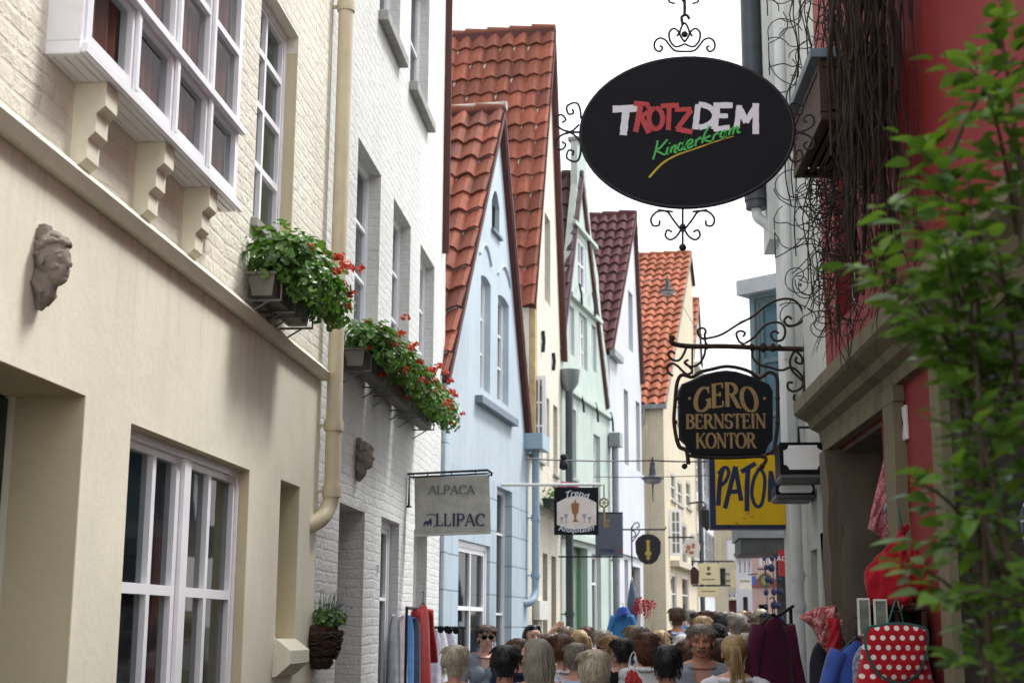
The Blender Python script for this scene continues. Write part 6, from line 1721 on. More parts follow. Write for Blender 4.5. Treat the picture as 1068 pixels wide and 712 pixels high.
kerchief('bandana', 'red paisley bandana with pointed corner beside the white wall', 862, 640, 9.2, [(-28, 3), (-12, -6), (10, -9), (16, 8), (8, 30), (2, 42), (-8, 30), (-14, 14)], c_band, 2, gb)
kerchief('bandana', 'plain red kerchief folded over the dark jacket', 872, 652, 9.1, [(-8, -8), (4, -6), (7, 12), (2, 30), (-6, 36), (-12, 40), (-8, 16)], c_redbag, 5, gb)
kerchief('bandana', 'pink red paisley bandana hanging in the doorway', 915, 525, 8.7, [(8, -45), (12, -20), (10, 20), (12, 40), (4, 36), (-10, 25), (-7, 8), (0, -15)], c_band2, 7, gb)
kerchief('bandana', 'light blue white bandana hanging in the doorway', 927, 525, 8.65, [(0, -40), (4, -15), (4, 20), (-2, 22), (-6, 8), (-3, -10)], cloth('light blue print', rgb('6d93b5'), ('bandana', rgb('c5d3de'), 40)), 9, gb)
rack_item('jacket', 'dark grey jacket hanging under the paisley bandana', 'clothing', 857, 668, 9.3, .17, .75, cloth('charcoal cotton', rgb('2b2d38')), 20, gb, None, 41, .25, .06, False)
rack_item('jacket', 'navy pinstriped garment hanging beside the rough stone jamb', 'clothing', 873, 660, 9.25, .14, .8, c_dstripe, 20, gb, None, 43, .2, .05, False)
rack_item('jacket', 'bright blue denim jacket left of the dotted backpack', 'clothing', 893, 668, 7.9, .24, .7, c_denim, 15, gb, .3, 45, .1, .09)
rack_item('jacket', 'blue grey checked shirt between denim jacket and backpack', 'clothing', 903, 672, 7.8, .16, .6, cloth('faded checked cotton', rgb('6c7690'), ('bandana', rgb('a8acc0'), 30)), 15, gb, None, 47, .1, .06, False)
def nz3_(p, s_=1.0, sd=0.0): return noise.noise(Vector((p[0]*s_+sd, p[1]*s_, p[2]*s_)))
# gathered red bag
def blob_bag(name, label, cat, px, py, Y, mat, prof, seed, flat=.55, lean=0):
    t = thing_at(name, label, cat, px, py, Y); rnd = random.Random(seed); m = MB(); k_ = 56; vs = []
    pr2 = [(max(.001, v_.x), v_.y, v_.z) for v_ in smoothpath(prof, 4)]; prof = pr2; n = len(prof)
    for j, (r_, z_, cx) in enumerate(prof):
        for i in range(k_):
            a = 2*PI*i/k_; q = 1+.09*math.sin(a*7+seed)*(j/n)**.2+.07*math.sin(a*11+j*.4)+.04*math.sin(a*4+j)
            bulge = 1+.22*nz3_((math.cos(a), math.sin(a), z_*9), 1.4, seed)
            vs.append((cx+r_*q*bulge*math.cos(a), r_*q*flat*bulge*math.sin(a), z_+.012*math.sin(a*6+j)+.02*nz3_((math.cos(a), math.sin(a), z_*5), 1.0, seed+4)))
    m.add(vs, [(j*k_+i, j*k_+(i+1) % k_, (j+1)*k_+(i+1) % k_, (j+1)*k_+i) for j in range(n-1) for i in range(k_)]); m.add(vs[:k_], [list(range(k_))]); m.add(vs[-k_:], [list(range(k_))])
    m.build('bag_body', mat, t, smooth=180, fixn=False); return t
u_ = 7.6/FPX*.98
t = blob_bag('gathered_bag', 'plain red drawstring bag hanging over the wooden crate', 'bag', 930, 590, 7.6, c_redbag,
         [(5*u_, 40*u_, 15*u_), (2.5*u_, 34*u_, 12*u_), (5*u_, 25*u_, 9*u_), (10*u_, 17*u_, 5*u_), (15*u_, 7*u_, 0), (19*u_, -4*u_, -4*u_), (21*u_, -16*u_, -5*u_), (22*u_, -28*u_, -4*u_), (21*u_, -36*u_, -2*u_), (12*u_, -39*u_, -1*u_)], 2)
m = MB(); m.tube(smoothpath([(13*u_, 0, 34*u_), (10*u_, -.03, 48*u_), (9*u_, .0, 60*u_)]), .006, 6); m.build('cord', c_teal, t)
t = blob_bag('gathered_bag', 'smaller red bag tucked behind the plain red drawstring bag', 'bag', 955, 600, 7.75, c_redbag,
         [(3*u_, 30*u_, 0), (5*u_, 22*u_, 0), (12*u_, 10*u_, 0), (15*u_, -6*u_, 0), (15*u_, -20*u_, 0), (8*u_, -27*u_, 0)], 6)
# wooden crate / shelf
t = thing('display_cabinet', 'dark wooden display cabinet by the sandstone door holding bags', 'cabinet', (at(938, 700, 7.65).x, 7.65, 0))
zt_ = at(942, 630, 7.65).z; m = MB(); hw = 31*u_
m.bbox(-hw, hw, 0, .35, zt_-.03, zt_); m.bbox(-hw, -hw+.03, 0.002, .348, .0, zt_-.032); m.bbox(hw-.03, hw, 0.002, .348, 0, zt_-.032); m.bbox(-hw+.031, hw-.031, .30, .33, 0, zt_-.032); m.build('carcass', m_wood, t)
m = MB()
for k_ in range(3): m.bbox(-hw+.031, hw-.031, .01, .299, .3+.4*k_, .325+.4*k_)
m.bbox(-.01, .015, -.004, .02, .02, zt_-.04); m.build('shelf', m_wood, t)
t = thing_at('framed_print', 'small grey green framed print standing at the cabinet edge', 'picture', 912, 642, 7.55); m = MB(); m.bbox(-.085, -.02, -.01, .01, -.10, .09); m.bbox(-.005, .065, -.02, .0, -.11, .085); m.build('frame', m_frameold, t)
m = MB(); m.box(-.075, -.03, -.013, -.011, -.09, .08); m.box(.005, .055, -.023, -.0205, -.10, .075); m.build('picture', paint('green grey picture', rgb('6d7468'), .5, .5, 20), t)
# dotted backpack
Y = 7.45
t = thing_at('dotted_backpack', 'red backpack with white dots and teal edging', 'backpack', 935, 690, Y); u_ = Y/FPX*.985
m = MB(); pr_ = [(8, 37), (22, 36), (30, 28), (32, 10), (30, -10), (20, -24), (8, -30), (0, -32), (-8, -30), (-20, -24), (-30, -12), (-33, 8), (-30, 28), (-22, 36), (-8, 37)]
def dome(m, pr_, y0, h_, sc=1.0, rings=6):
    n = len(pr_); cx = sum(p[0] for p in pr_)/n; cz = sum(p[1] for p in pr_)/n; vs = []
    for r_ in range(rings+1):
        q = r_/rings
        for p in pr_: vs.append(((cx+(p[0]-cx)*math.cos(q*PI/2))*u_*sc, y0-h_*math.sin(q*PI/2)*(1+.05*math.sin(p[0]*.4+p[1]*.3)), (cz+(p[1]-cz)*math.cos(q*PI/2))*u_*sc))
    m.add(vs, [(r_*n+i, r_*n+(i+1) % n, (r_+1)*n+(i+1) % n, (r_+1)*n+i) for r_ in range(rings) for i in range(n)])
def dens(pr_, k_=4): return [(v_.x, v_.y) for v_ in smoothpath([(a, b_, 0) for a, b_ in pr_+[pr_[0]]], k_)][:-1]
flap = dens([(-27, 34), (0, 38), (27, 34), (31, 24), (28, 6), (18, -12), (2, -20), (-16, -14), (-27, 2), (-31, 22)])
body = dens([(-28, 30), (28, 30), (36, 0), (42, -40), (36, -66), (-36, -66), (-42, -40), (-34, 0)])
m = MB(); dome(m, body, .10, .13); dome(m, body, .10, -.05); m.build('bag_body', c_dots, t, smooth=180, fixn=False)
m = MB(); dome(m, flap, -.025, .045); m.build('flap', c_dots, t, smooth=180, fixn=False)
m = MB(); m.tube([(a*u_, -.027, b_*u_) for a, b_ in flap+[flap[0]]], .0085, 8); m.build('piping', c_teal, t, smooth=60)
m = MB(); m.tube(smoothpath([(-7*u_, 0, 37*u_), (-3*u_, -.02, 50*u_), (2*u_, -.02, 62*u_), (6*u_, -.02, 50*u_), (9*u_, 0, 37*u_)]), .011, 8, flat=.4); m.build('carry_loop', c_teal, t)
# hooks
t = tag(MB().tube([(0, 0, 0), (.0, 0, -.03), (.015, 0, -.045), (.02, 0, -.02)], .004, 6).build('wall_hook', m_pipegrey, None), 'small steel hook carrying the dotted backpack', 'hook'); t.location = at(937, 626, 7.42)
# striped sleeve hanging at the right edge
t = rack_item('striped_shirt', 'navy and white striped garment hanging at the right picture edge', 'clothing', 1092, 512, 5.6, .26, .5, cloth('navy and white stripes', rgb('1f2440'), ('stripe', rgb('c9ccd8'), 16, .22, 2)), 60, None, .25, 51, .2, .08)

# ornaments on cords and a dark lantern farther down the right side
t = thing_at('ornament_string', 'dark cords strung with small blue and black ornaments under the grey canopy', 'ornament', 803, 580, 18.6); rnd = random.Random(8)
m = MB(); b2_ = MB()
for x_ in (-.06, .03, .10):
    m.tube([(x_, 0, .12), (x_+.01, 0, -.85)], .006, 5)
    for k_ in range(6): b2_.ball((x_+rnd.uniform(-.02, .02), 0, .02-k_*.15-rnd.uniform(0, .05)), rnd.uniform(.022, .045), 10, 7, (1, .6, 1.2))
m.build('cords', m_cable, t); tag(b2_.build('ornaments', m_navy, t, smooth=180), kind='stuff')
t = thing_at('wall_lantern', 'small black lantern on the dark drainpipe past the beige house', 'lantern', 737, 541, 37)
m = MB(); m.lathe([(.05, .35), (.22, .22), (.20, .18), (.13, -.18), (.08, -.22), (.02, -.3)], (0, 0, 0), 8); m.build('lantern_body', m_iron, t)
m = MB(); m.tube([(0, 0, .35), (-.1, 0, .45), (-.45, 0, .4)], .025, 6); m.build('bracket', m_iron, t)
# ================= people: a continuous body mesh grown from tapered limbs, clothes offset from it
def capsule(m, a, b, ra, rb, k=14, fl=1.0):
    a, b = Vector(a), Vector(b); n = 6; d = (b-a); pts = []; rs = []
    L_ = d.length; dn = d.normalized()
    for i in range(4): q = math.cos(i*PI/8) if i else 1; pts.append(a-dn*ra*math.cos(i*PI/8)); rs.append(max(.002, ra*math.sin(i*PI/8)))
    for i in range(n+1): pts.append(a+d*(i/n)); rs.append(ra+(rb-ra)*i/n)
    for i in range(3, -1, -1): pts.append(b+dn*rb*math.cos(i*PI/8)); rs.append(max(.002, rb*math.sin(i*PI/8)))
    m.tube(pts, rs, k, flat=fl)
def head_prims(m, hc, fem):
    """head centre hc (middle of the skull), facing -y; 0.235 tall"""
    x, y, z = hc; B = lambda c, r, sc=(1, 1, 1), sg=20, rg=14: m.ball((x+c[0], y+c[1], z+c[2]), r, sg, rg, sc)
    B((0, .012, .028), .088, (.90, 1.06, .98))           # cranium
    B((0, -.022, -.035), .064, (.93, .92, 1.22))         # face
    B((0, -.045, -.088), .030, (1.15, .85, .72))         # chin
    for s_ in (-1, 1):
        B((s_*.042, -.004, -.062), .030, (.75, 1.1, .9))  # jaw corner
        B((s_*.038, -.060, -.018), .024, (1, .7, .9))     # cheekbone
        B((s_*.080, .012, -.012), .022, (.38, .75, 1.35)) # ear
        m.tube([(x+s_*.012, y-.084, z+.022), (x+s_*.036, y-.082, z+.027), (x+s_*.056, y-.066, z+.018)], .0085, 8)  # brow
    B((0, -.075, .040), .040, (1.2, .45, .8))
    m.tube([(x, y-.080, z+.016), (x, y-.097, z-.012), (x, y-.104, z-.026), (x, y-.088, z-.034)], [.009, .0105, .014, .010], 10)
    for s_ in (-1, 1): B((s_*.013, -.088, -.029), .009)
    B((0, -.080, -.054), .018, (1.35, .6, .42)); B((0, -.078, -.064), .016, (1.3, .7, .5)); 
def build_body(arms, fem=False):
    """arms: for L,R = (elbow, wrist, finger direction). 1.72 m figure facing -y"""
    m = MB(); sh = .175 if fem else .20; hipw = .165 if fem else .155
    # trunk: stacked ellipses
    prof = [(.80, .13, .11), (.88, hipw, .115), (.95, hipw+.008, .118), (1.03, .150, .105), (1.12, .135 if fem else .150, .098), (1.22, .145 if fem else .162, .108), (1.31, .158 if fem else .180, .115), (1.385, .150 if fem else .175, .098), (1.43, .105, .075), (1.455, .065, .06)]
    k = 24; vs = []
    for z, a, b_ in prof:
        for j in range(k):
            an = 2*PI*j/k; vs.append((a*math.copysign(abs(math.cos(an))**.85, math.cos(an)), b_*math.copysign(abs(math.sin(an))**.9, math.sin(an))+.012, z))
    n = len(prof); m.add(vs, [(i*k+j, i*k+(j+1) % k, (i+1)*k+(j+1) % k, (i+1)*k+j) for i in range(n-1) for j in range(k)]+[list(range(k-1, -1, -1)), [(n-1)*k+j for j in range(k)]])
    if fem:
        for s_ in (-1, 1): m.ball((s_*.072, -.085, 1.27), .062, 14, 10, (1, .8, 1))
    for s_ in (-1, 1): m.ball((s_*.08, .075, .90), .088, 14, 10, (1, .8, 1.05))
    capsule(m, (0, .028, 1.40), (0, .005, 1.53), .062 if not fem else .052, .054 if not fem else .046)
    m.tube([(0, .02, 1.45), (0, .02, 1.42)], [.07, .12], 12)
    for s_ in (-1, 1): capsule(m, (s_*.05, .02, 1.43), (s_*sh*.95, .015, 1.375), .05, .052)
    head_prims(m, (0, -.012, 1.605), fem)
    for s_, fy in ((-1, -.06), (1, .09)):
        hp = (s_*.088, .01, .86); kn = (s_*.095, fy*.6-.02, .48); an = (s_*.098, fy+.03, .085)
        capsule(m, hp, kn, .088, .057); capsule(m, kn, an, .056, .036)
        m.ball((kn[0], kn[1]+.03+.01, .38), .050, 12, 8, (.9, .8, 1.9))
        capsule(m, (an[0], an[1]+.03, .045), (an[0]+s_*.015, an[1]-.13, .03), .042, .034, 12, .9); m.ball((an[0]+s_*.015, an[1]-.11, .028), .036, 10, 8, (1.15, 1.5, .75))
    for s_, (el, wr, fd) in zip((-1, 1), arms):
        S = Vector((s_*sh, .015, 1.37)); el = Vector(el); wr = Vector(wr); fd = Vector(fd).normalized()
        m.ball(tuple(S), .058, 14, 10); capsule(m, S, el, .050 if not fem else .043, .038 if not fem else .033); capsule(m, el, wr, .039 if not fem else .034, .025 if not fem else .022)
        side = fd.cross(Vector((0, -1, .2)) if abs(fd.y) < .8 else Vector((0, 0, 1))).normalized()*(-s_)
        pn = side.cross(fd).normalized()
        capsule(m, wr, wr+fd*.045, .024, .026, 10, 1.0)
        for q in (-.027, -.009, .009, .027): capsule(m, wr+fd*.03+side*q*.6, wr+fd*.088+side*q, .0135, .0125, 8)
        for f_, (q, ln) in enumerate(((-.031, .058), (-.0105, .076), (.0105, .082), (.031, .070))):
            p0 = wr+fd*.088+side*q; d_ = fd.copy(); pts = [p0]; cur = .25
            for seg in range(3): d_ = (d_+pn*cur*(.45)).normalized(); p0 = p0+d_*ln*(.45, .32, .23)[seg]; pts.append(p0)
            m.tube(pts, [.0095, .0088, .008, .0065], 8); m.ball(tuple(pts[-1]), .0066, 8, 6)
        tb = wr+fd*.025+side*.026; td = (fd*.75+side*.6+pn*.25).normalized()
        m.tube([tb, tb+td*.035, tb+td*.035+(td+fd*.5).normalized()*.034], [.014, .011, .0085], 8)
    o = m.build('body', MATS_SKIN[0], None, fixn=False)
    rm = o.modifiers.new('r', 'REMESH'); rm.mode = 'VOXEL'; rm.voxel_size = .0068
    sm = o.modifiers.new('s', 'SMOOTH'); sm.factor = .5; sm.iterations = 2
    dc = o.modifiers.new('d', 'DECIMATE'); dc.ratio = .33
    me = bpy.data.meshes.new_from_object(o.evaluated_get(bpy.context.evaluated_depsgraph_get()))
    bpy.data.objects.remove(o)
    V = np.empty(len(me.vertices)*3); me.vertices.foreach_get('co', V); V = V.reshape(-1, 3)
    F = [tuple(p.vertices) for p in me.polygons]; Nn = np.empty(len(V)*3); me.vertices.foreach_get('normal', Nn); Nn = Nn.reshape(-1, 3)
    bpy.data.meshes.remove(me); return V, F, Nn
def skin(name, col):
    if name in MATS: return MATS[name]
    g = NG(name); v = g.map(); c = g.ramp(g.noise(v, 14, 4), [(.3, scl(col, .9)), (.7, scl(col, 1.08))])
    g.b.inputs['Subsurface Weight'].default_value = .12; g.b.inputs['Subsurface Radius'].default_value = (.02, .008, .004); g.b.inputs['Subsurface Scale'].default_value = .5
    MATS[name] = g.fin(c, .5, g.bump(g.noise(v, 180, 2), .15, .001), 0, .4); return MATS[name]
def hairmat(name, c1, c2):
    if name in MATS: return MATS[name]
    g = NG(name); n = g.noise(g.map((170, 170, 7)), 1.6, 4, .6, .6); n2 = g.noise(g.map((1, 1, 1)), 9, 3)
    c = g.ramp(g.math('ADD', g.math('MULTIPLY', n, .7), g.math('MULTIPLY', n2, .3)), [(.36, scl(c1, .55)), (.5, c1), (.64, c2)])
    MATS[name] = g.fin(c, .45, g.bump(n, .5, .003), 0, .45); return MATS[name]
MATS_SKIN = [skin('fair skin', rgb('cc9f8b'))]
sk_tan = skin('tanned skin', rgb('b78570')); sk_pale = skin('light skin', rgb('d3ab99'))
ARM_DOWN = (((-.25, .03, 1.10), (-.27, -.04, .86), (.02, -.1, -1)), ((.25, .03, 1.10), (.27, -.04, .86), (-.02, -.1, -1)))
ARM_FWD = (((-.24, .0, 1.10), (-.16, -.22, 1.06), (.5, -.8, .1)), ((.25, .03, 1.10), (.20, -.20, .98), (-.5, -.8, .0)))
ARM_HIP = (((-.34, .10, 1.12), (-.21, -.02, .97), (.7, -.4, -.5)), ((.25, .03, 1.10), (.27, -.04, .86), (-.02, -.1, -1)))
ARM_UP = (((-.24, .02, 1.10), (-.25, -.06, .87), (.02, -.1, -1)), ((.33, -.08, 1.45), (.16, -.10, 1.68), (-.7, -.1, .5)))
BODY = {}
def body(kind, fem):
    if (kind, fem) not in BODY: BODY[(kind, fem)] = build_body({'down': ARM_DOWN, 'fwd': ARM_FWD, 'hip': ARM_HIP, 'up': ARM_UP}[kind], fem)
    return BODY[(kind, fem)]
HC = np.array([0, -.012, 1.605]); PIV = np.array([0, .015, 1.50])
def rotmat(yaw_, pit):
    cy_, sy = math.cos(yaw_), math.sin(yaw_); cp, sp_ = math.cos(pit), math.sin(pit)
    return np.array([[cy_, -sy, 0], [sy, cy_, 0], [0, 0, 1]]) @ np.array([[1, 0, 0], [0, cp, -sp_], [0, sp_, cp]])
def turn(V, hy, hp):
    """turn the head about the neck with a smooth blend through the neck"""
    w_ = np.clip((V[:, 2]-1.46)/.085, 0, 1)*(np.hypot(V[:, 0], V[:, 1]) < .19); w_ = w_*w_*(3-2*w_)
    out = V.copy()
    for lv in np.unique(np.round(w_, 2)):
        idx = np.abs(w_-lv) < .0051
        if lv > 0: out[idx] = (V[idx]-PIV) @ rotmat(hy*lv, hp*lv).T + PIV
    return out
def add_mesh(name, V, F, mat, parent, mi=None):
    me = bpy.data.meshes.new(name); me.from_pydata([tuple(v_) for v_ in V], [], F)
    for q in (mat if isinstance(mat, list) else [mat]): me.materials.append(q)
    me.polygons.foreach_set('use_smooth', [True]*len(me.polygons)); me.update()
    o = bpy.data.objects.new(name, me); C.objects.link(o); o.parent = parent; return o
def nz3(p, s_=1.0, sd=0.0): return noise.noise(Vector((p[0]*s_+sd, p[1]*s_, p[2]*s_)))
def shell(V, F, Nn, sel, off, seed=0, wr=.004, flare=None):
    """part of the body's surface pushed out along its normals, with cloth folds"""
    keep = [f for f in F if all(sel[i] for i in f)]
    ids = sorted({i for f in keep for i in f}); mp = {i: j for j, i in enumerate(ids)}
    P = []
    for i in ids:
        p = V[i]; o_ = off(p) if callable(off) else off
        f_ = nz3((p[0], p[1], p[2]*.6), 7, seed)*wr*1.6+nz3((p[0], p[1], p[2]*.45), 16, seed)*wr
        q = p+Nn[i]*(o_+f_)
        if flare is not None: q = flare(q, p)
        P.append(q)
    return np.array(P), [tuple(mp[i] for i in f) for f in keep]
class Hair: pass
def hair_mesh(style, seed, col):
    """hair in head coordinates (before turning)"""
    rnd = random.Random(seed); m = MB(); seg, rings = 44, 30; vs = []; idx = {}
    long_ = {'short': -.035, 'crop': -.02, 'bob': -.09, 'long': -.30, 'pony': -.04, 'bun': -.04, 'mid': -.15, 'cap': -.03}[style]
    # cap over the skull: theta from the crown down; front hairline cut
    def hairline(a):           # lowest z (relative to head centre) of the hair for azimuth a (0 = face, pi = nape)
        f_ = .5+.5*math.cos(a)  # 1 at face
        front = .066 if style not in ('bob', 'mid') else .045
        if f_ > .80: return front
        if f_ > .50: t_ = (.80-f_)/.30; return front*(1-t_)+(-.012)*t_
        t_ = min(1, (.50-f_)/.22); return -.012*(1-t_)+(-.085)*t_
    thick = {'short': .014, 'crop': .008, 'bob': .018, 'long': .013, 'pony': .009, 'bun': .009, 'mid': .018, 'cap': .01}[style]
    for j in range(rings+1):
        for i in range(seg):
            a = 2*PI*i/seg; zl_ = hairline(a); ztop = .112
            t_ = j/rings; th = t_
            z_ = ztop+(zl_-ztop)*(t_**1.5 if t_ < 1 else 1)
            zz = (z_-.028)/.0865
            r_ = math.sqrt(max(0.0, 1-min(1, max(-1, zz))**2)) if z_ > .0 else math.sqrt(max(.1, 1-(zz*.86)**2))
            if z_ < .0: r_ = max(r_, .80-.2*(-z_/.1))
            rx, ry = .081, .096
            tk = thick*(1-.55*(t_**6))*(1+.16*nz3((math.cos(a)*2.2, math.sin(a)*2.2, z_*14), 1.3, seed)+.06*nz3((math.cos(a)*8, math.sin(a)*8, z_*10), 1.1, seed+9))
            if style in ('short', 'bob', 'mid') and math.cos(a) < .2: tk *= 1.15
            x_ = -math.sin(a)*(r_*rx+tk); y_ = .012-math.cos(a)*(r_*ry+tk*.9)
            vs.append((x_, y_, z_+tk*(1-r_)*.9))
    m.add(vs, [(j*seg+i, j*seg+(i+1) % seg, (j+1)*seg+(i+1) % seg, (j+1)*seg+i) for j in range(rings) for i in range(seg)])
    m.add([vs[i] for i in range(seg)], [list(range(seg))])
    def lock(a, z0, z1, w_, r0=0, sw=0.0, out=.0):
        """a lock of hair hanging down at azimuth a"""
        pts = []; rs = []; n = 8
        for k_ in range(n+1):
            t_ = k_/n; z_ = z0+(z1-z0)*t_
            rr = .079+.016*math.sin(PI*min(1, t_*1.3))+out*t_+r0 - (.020*t_ if z_ < -.1 else 0)
            aa = a+sw*t_+.05*math.sin(t_*5+seed+a*3)
            pts.append((-math.sin(aa)*rr*.97, .014-math.cos(aa)*rr*1.08, z_)); rs.append(w_*(1-.55*t_**3))
        m.tube(pts, rs, 7)
    if style in ('bob', 'mid', 'long'):
        n = 130
        for i in range(n):
            a = PI+(i/(n-1)-.5)*2*(2.15 if style != 'long' else 1.95); a += rnd.uniform(-.04, .04)
            lock(a, .03+rnd.uniform(-.01, .03), long_*rnd.uniform(.80, 1.10), rnd.uniform(.005, .0105), rnd.uniform(0, .008), rnd.uniform(-.05, .05), .006)
    if style in ('short', 'crop', 'bob', 'cap', 'mid'):
        for i in range(520 if style != 'crop' else 300):    # fine strands combed down over the cap
            a = rnd.uniform(0, 2*PI); back = math.cos(a) < 0
            zz = rnd.uniform(-.075 if math.cos(a) < -.3 else (-.02 if back else .06), .108)
            q = math.sqrt(max(.05, 1-((max(zz, 0)-.028)/.098)**2)); rr = thick*.92
            p = Vector((-math.sin(a)*(q*.081+rr), .012-math.cos(a)*(q*.096+rr), zz+.004)); out = Vector((-math.sin(a), -math.cos(a), 0)); pts = [p]
            drop = -.35 if zz > .07 else -1; d_ = (out*(.9 if zz > .07 else .12)+Vector((rnd.uniform(-.5, .5), rnd.uniform(-.4, .4), drop))).normalized()
            for k_ in range(3):
                p = p+d_*.014; pts.append(p); d_ = (d_+Vector((0, 0, -.35))+out*rnd.uniform(-.12, .10)).normalized()
            m.tube(pts, [.0022, .0026, .0022, .0008], 3, cap=False)
    if style == 'pony':
        pts = smoothpath([(0, .095, .045), (.004, .135, .03), (.0, .145, -.05), (-.006, .135, -.16), (.004, .12, -.30)], 5)
        for i in range(44):
            dx, dy = rnd.uniform(-.026, .026), rnd.uniform(-.018, .018)
            m.tube([p+Vector((dx*(1+.9*t_/len(pts)), dy, rnd.uniform(-.003, .003))) for t_, p in enumerate(pts)], [.0065*(1-.5*(t_/len(pts))**3) for t_ in range(len(pts))], 7)
    if style == 'bun': m.ball((0, .108, -.03), .036, 14, 10, (1, .8, 1.1))
    V = np.array(m.v)+HC
    o = MB(); o.v = [tuple(q) for q in V]; o.f = m.f; o.mi = m.mi; return V, m.f
def person(label, px, top_py, Y, facing, hair=('short', 'brown'), skinm=None, top=None, topstyle='tee', bottom=None, arms='down', fem=True, hy=0, hp=0, extras=(), group='people strolling down the narrow street', scale_w=1.0):
    """head top at photo height top_py at distance Y"""
    kind = body(arms, fem); V0, F, N0 = kind
    q = at(px, top_py, Y); H_ = q.z; s_ = H_/1.735
    t = thing('person', label, 'person', (q.x, Y, 0), R(facing), group); t.scale = (s_*scale_w, s_*scale_w, s_)
    seed = (px*7+Y*13) % 50
    V = turn(V0, R(hy), R(hp)); bodyo = add_mesh('body', V, F, skinm or MATS_SKIN[0], t)
    absx = np.abs(V0[:, 0]); z = V0[:, 2]; y = V0[:, 1]
    neck = (z < (1.445 if topstyle != 'vneck' else 1.46)) & ~((z > 1.405) & (np.hypot(absx, y-.02) < .088))
    if topstyle in ('vneck', 'polo'):
        neck &= ~((y < -.02) & (z > 1.31) & (absx < (z-1.31)*.40))
    hand_cut = {'tee': .28, 'polo': .28, 'vneck': .28, 'long': 9, 'tank': .19}[topstyle]
    dist_sh = np.sqrt((absx-.19)**2+(z-1.37)**2+(y-.015)**2)
    arm = absx > (.200 if not fem else .185)
    armsel = np.ones(len(V0), bool)
    el_w = .30 if topstyle in ('tee', 'polo', 'vneck') else (.62 if topstyle == 'long' else .02)
    # sleeve reach measured along the arm from the shoulder
    lower = (z < .99) & ~arm
    sel = neck & (z > .90) & ((~arm) | (dist_sh < el_w*.62 if topstyle != 'long' else dist_sh < .50))
    if topstyle == 'tank': sel &= ~((z > 1.33) & (absx > .135))
    off = lambda p: .014+.016*max(0, min(1, (1.2-p[2])/.3))
    def fl(q_, p):
        return q_
    Vs, Fs = shell(V0, F, N0, sel, off, seed, .006, fl)
    Vs = turn(Vs, R(hy)*.0, 0)
    add_mesh('shirt', Vs, Fs, top, t)
    legs = (z > .10) & (z < .99) & ~((absx > .19))
    Vl, Fl = shell(V0, F, N0, legs, .012, seed+3, .005); add_mesh('trousers', Vl, Fl, bottom or c_jeans, t)
    shoe = (z < .125); Vh, Fh = shell(V0, F, N0, shoe, .007, 1, .0); add_mesh('shoes', Vh, Fh, m_shoe, t)
    hs, hc = hair
    if hs:
        Vh, Fh = hair_mesh(hs, int(seed), hc); Vh2 = (Vh-PIV) @ rotmat(R(hy), R(hp)).T+PIV
        if hs in ('long', 'mid', 'pony'):   # long hair falls straight and rests on the back
            for i in range(len(Vh2)):
                if Vh2[i][2] < 1.47: 
                    p_ = Vh2[i]; rr = math.hypot(p_[0], p_[1]-.02)
                    k_ = (1.47-p_[2])*.5; Vh2[i] = p_+np.array([p_[0]/max(rr, .03)*k_*.35, (p_[1]-.02)/max(rr, .03)*k_*.45, 0])
        add_mesh('hair', Vh2, Fh, HAIRS[hc], t)
    Rm = rotmat(R(hy), R(hp))
    def hd(mb_, name, mat, **k_):
        P = (np.array(mb_.v)+HC-PIV) @ Rm.T+PIV; mb_.v = [tuple(p) for p in P]; return mb_.build(name, mat, t, **k_)
    # eyes and lips are part of every face that can be seen
    m = MB()
    for sx_ in (-1, 1): m.ball((sx_*.030, -.0745, .004), .0105, 10, 8, (1.1, .5, .55))
    hd(m, 'eyes', m_eye, smooth=180)
    m = MB()
    for sx_ in (-1, 1): m.ball((sx_*.030, -.0775, .004), .0056, 8, 6, (1.1, .5, .9))
    hd(m, 'irises', m_shoe, smooth=180)
    m = MB(); m.tube([(-.022, -.086, -.060), (-.008, -.0925, -.0575), (0, -.092, -.0585), (.008, -.0925, -.0575), (.022, -.086, -.060)], [.0015, .004, .0038, .004, .0015], 8, flat=.9)
    hd(m, 'lips', m_lip, smooth=180)
    m = MB()
    for sx_ in (-1, 1): m.tube([(sx_*.016, -.0905, .026), (sx_*.034, -.0905, .033), (sx_*.052, -.077, .026)], [.0028, .0034, .0015], 6)
    hd(m, 'eyebrows', HAIRS.get(hc, m_shoe), smooth=180)
    for e in extras:
        if e in ('sunglasses', 'glasses', 'sunglasses_up'):
            up_ = .085 if e == 'sunglasses_up' else 0; yb = .035 if up_ else 0; m = MB()
            for sx_ in (-1, 1): m.ball((sx_*.032, -.098+yb, .004+up_), .0285, 14, 8, (1, .22, .78))
            m.tube([(-.01, -.101+yb, .010+up_), (.01, -.101+yb, .010+up_)], .004, 6)
            for sx_ in (-1, 1): m.tube([(sx_*.058, -.094+yb, .010+up_), (sx_*.080, -.05+yb, .010+up_), (sx_*.084, .012+yb, .006+up_)], .0035, 6)
            hd(m, 'glasses', m_board if e != 'glasses' else m_glassdark, smooth=60)
        if e == 'moustache':
            m = MB(); m.tube([(-.026, -.086, -.056), (-.01, -.098, -.047), (0, -.098, -.046), (.01, -.098, -.047), (.026, -.086, -.056)], [.003, .007, .006, .007, .003], 8); hd(m, 'moustache', HAIRS['grey'], smooth=180)
        if e == 'collar':
            m = MB(); pts = [(.10*math.sin(a), .02-.085*math.cos(a)*1.0, 1.452-.03*math.cos(a)-.01) for a in [0.35+i*(2*PI-.7)/16 for i in range(17)]]
            m.tube(pts, .014, 6, flat=.6); m.build('collar', m_collar, t, smooth=180)
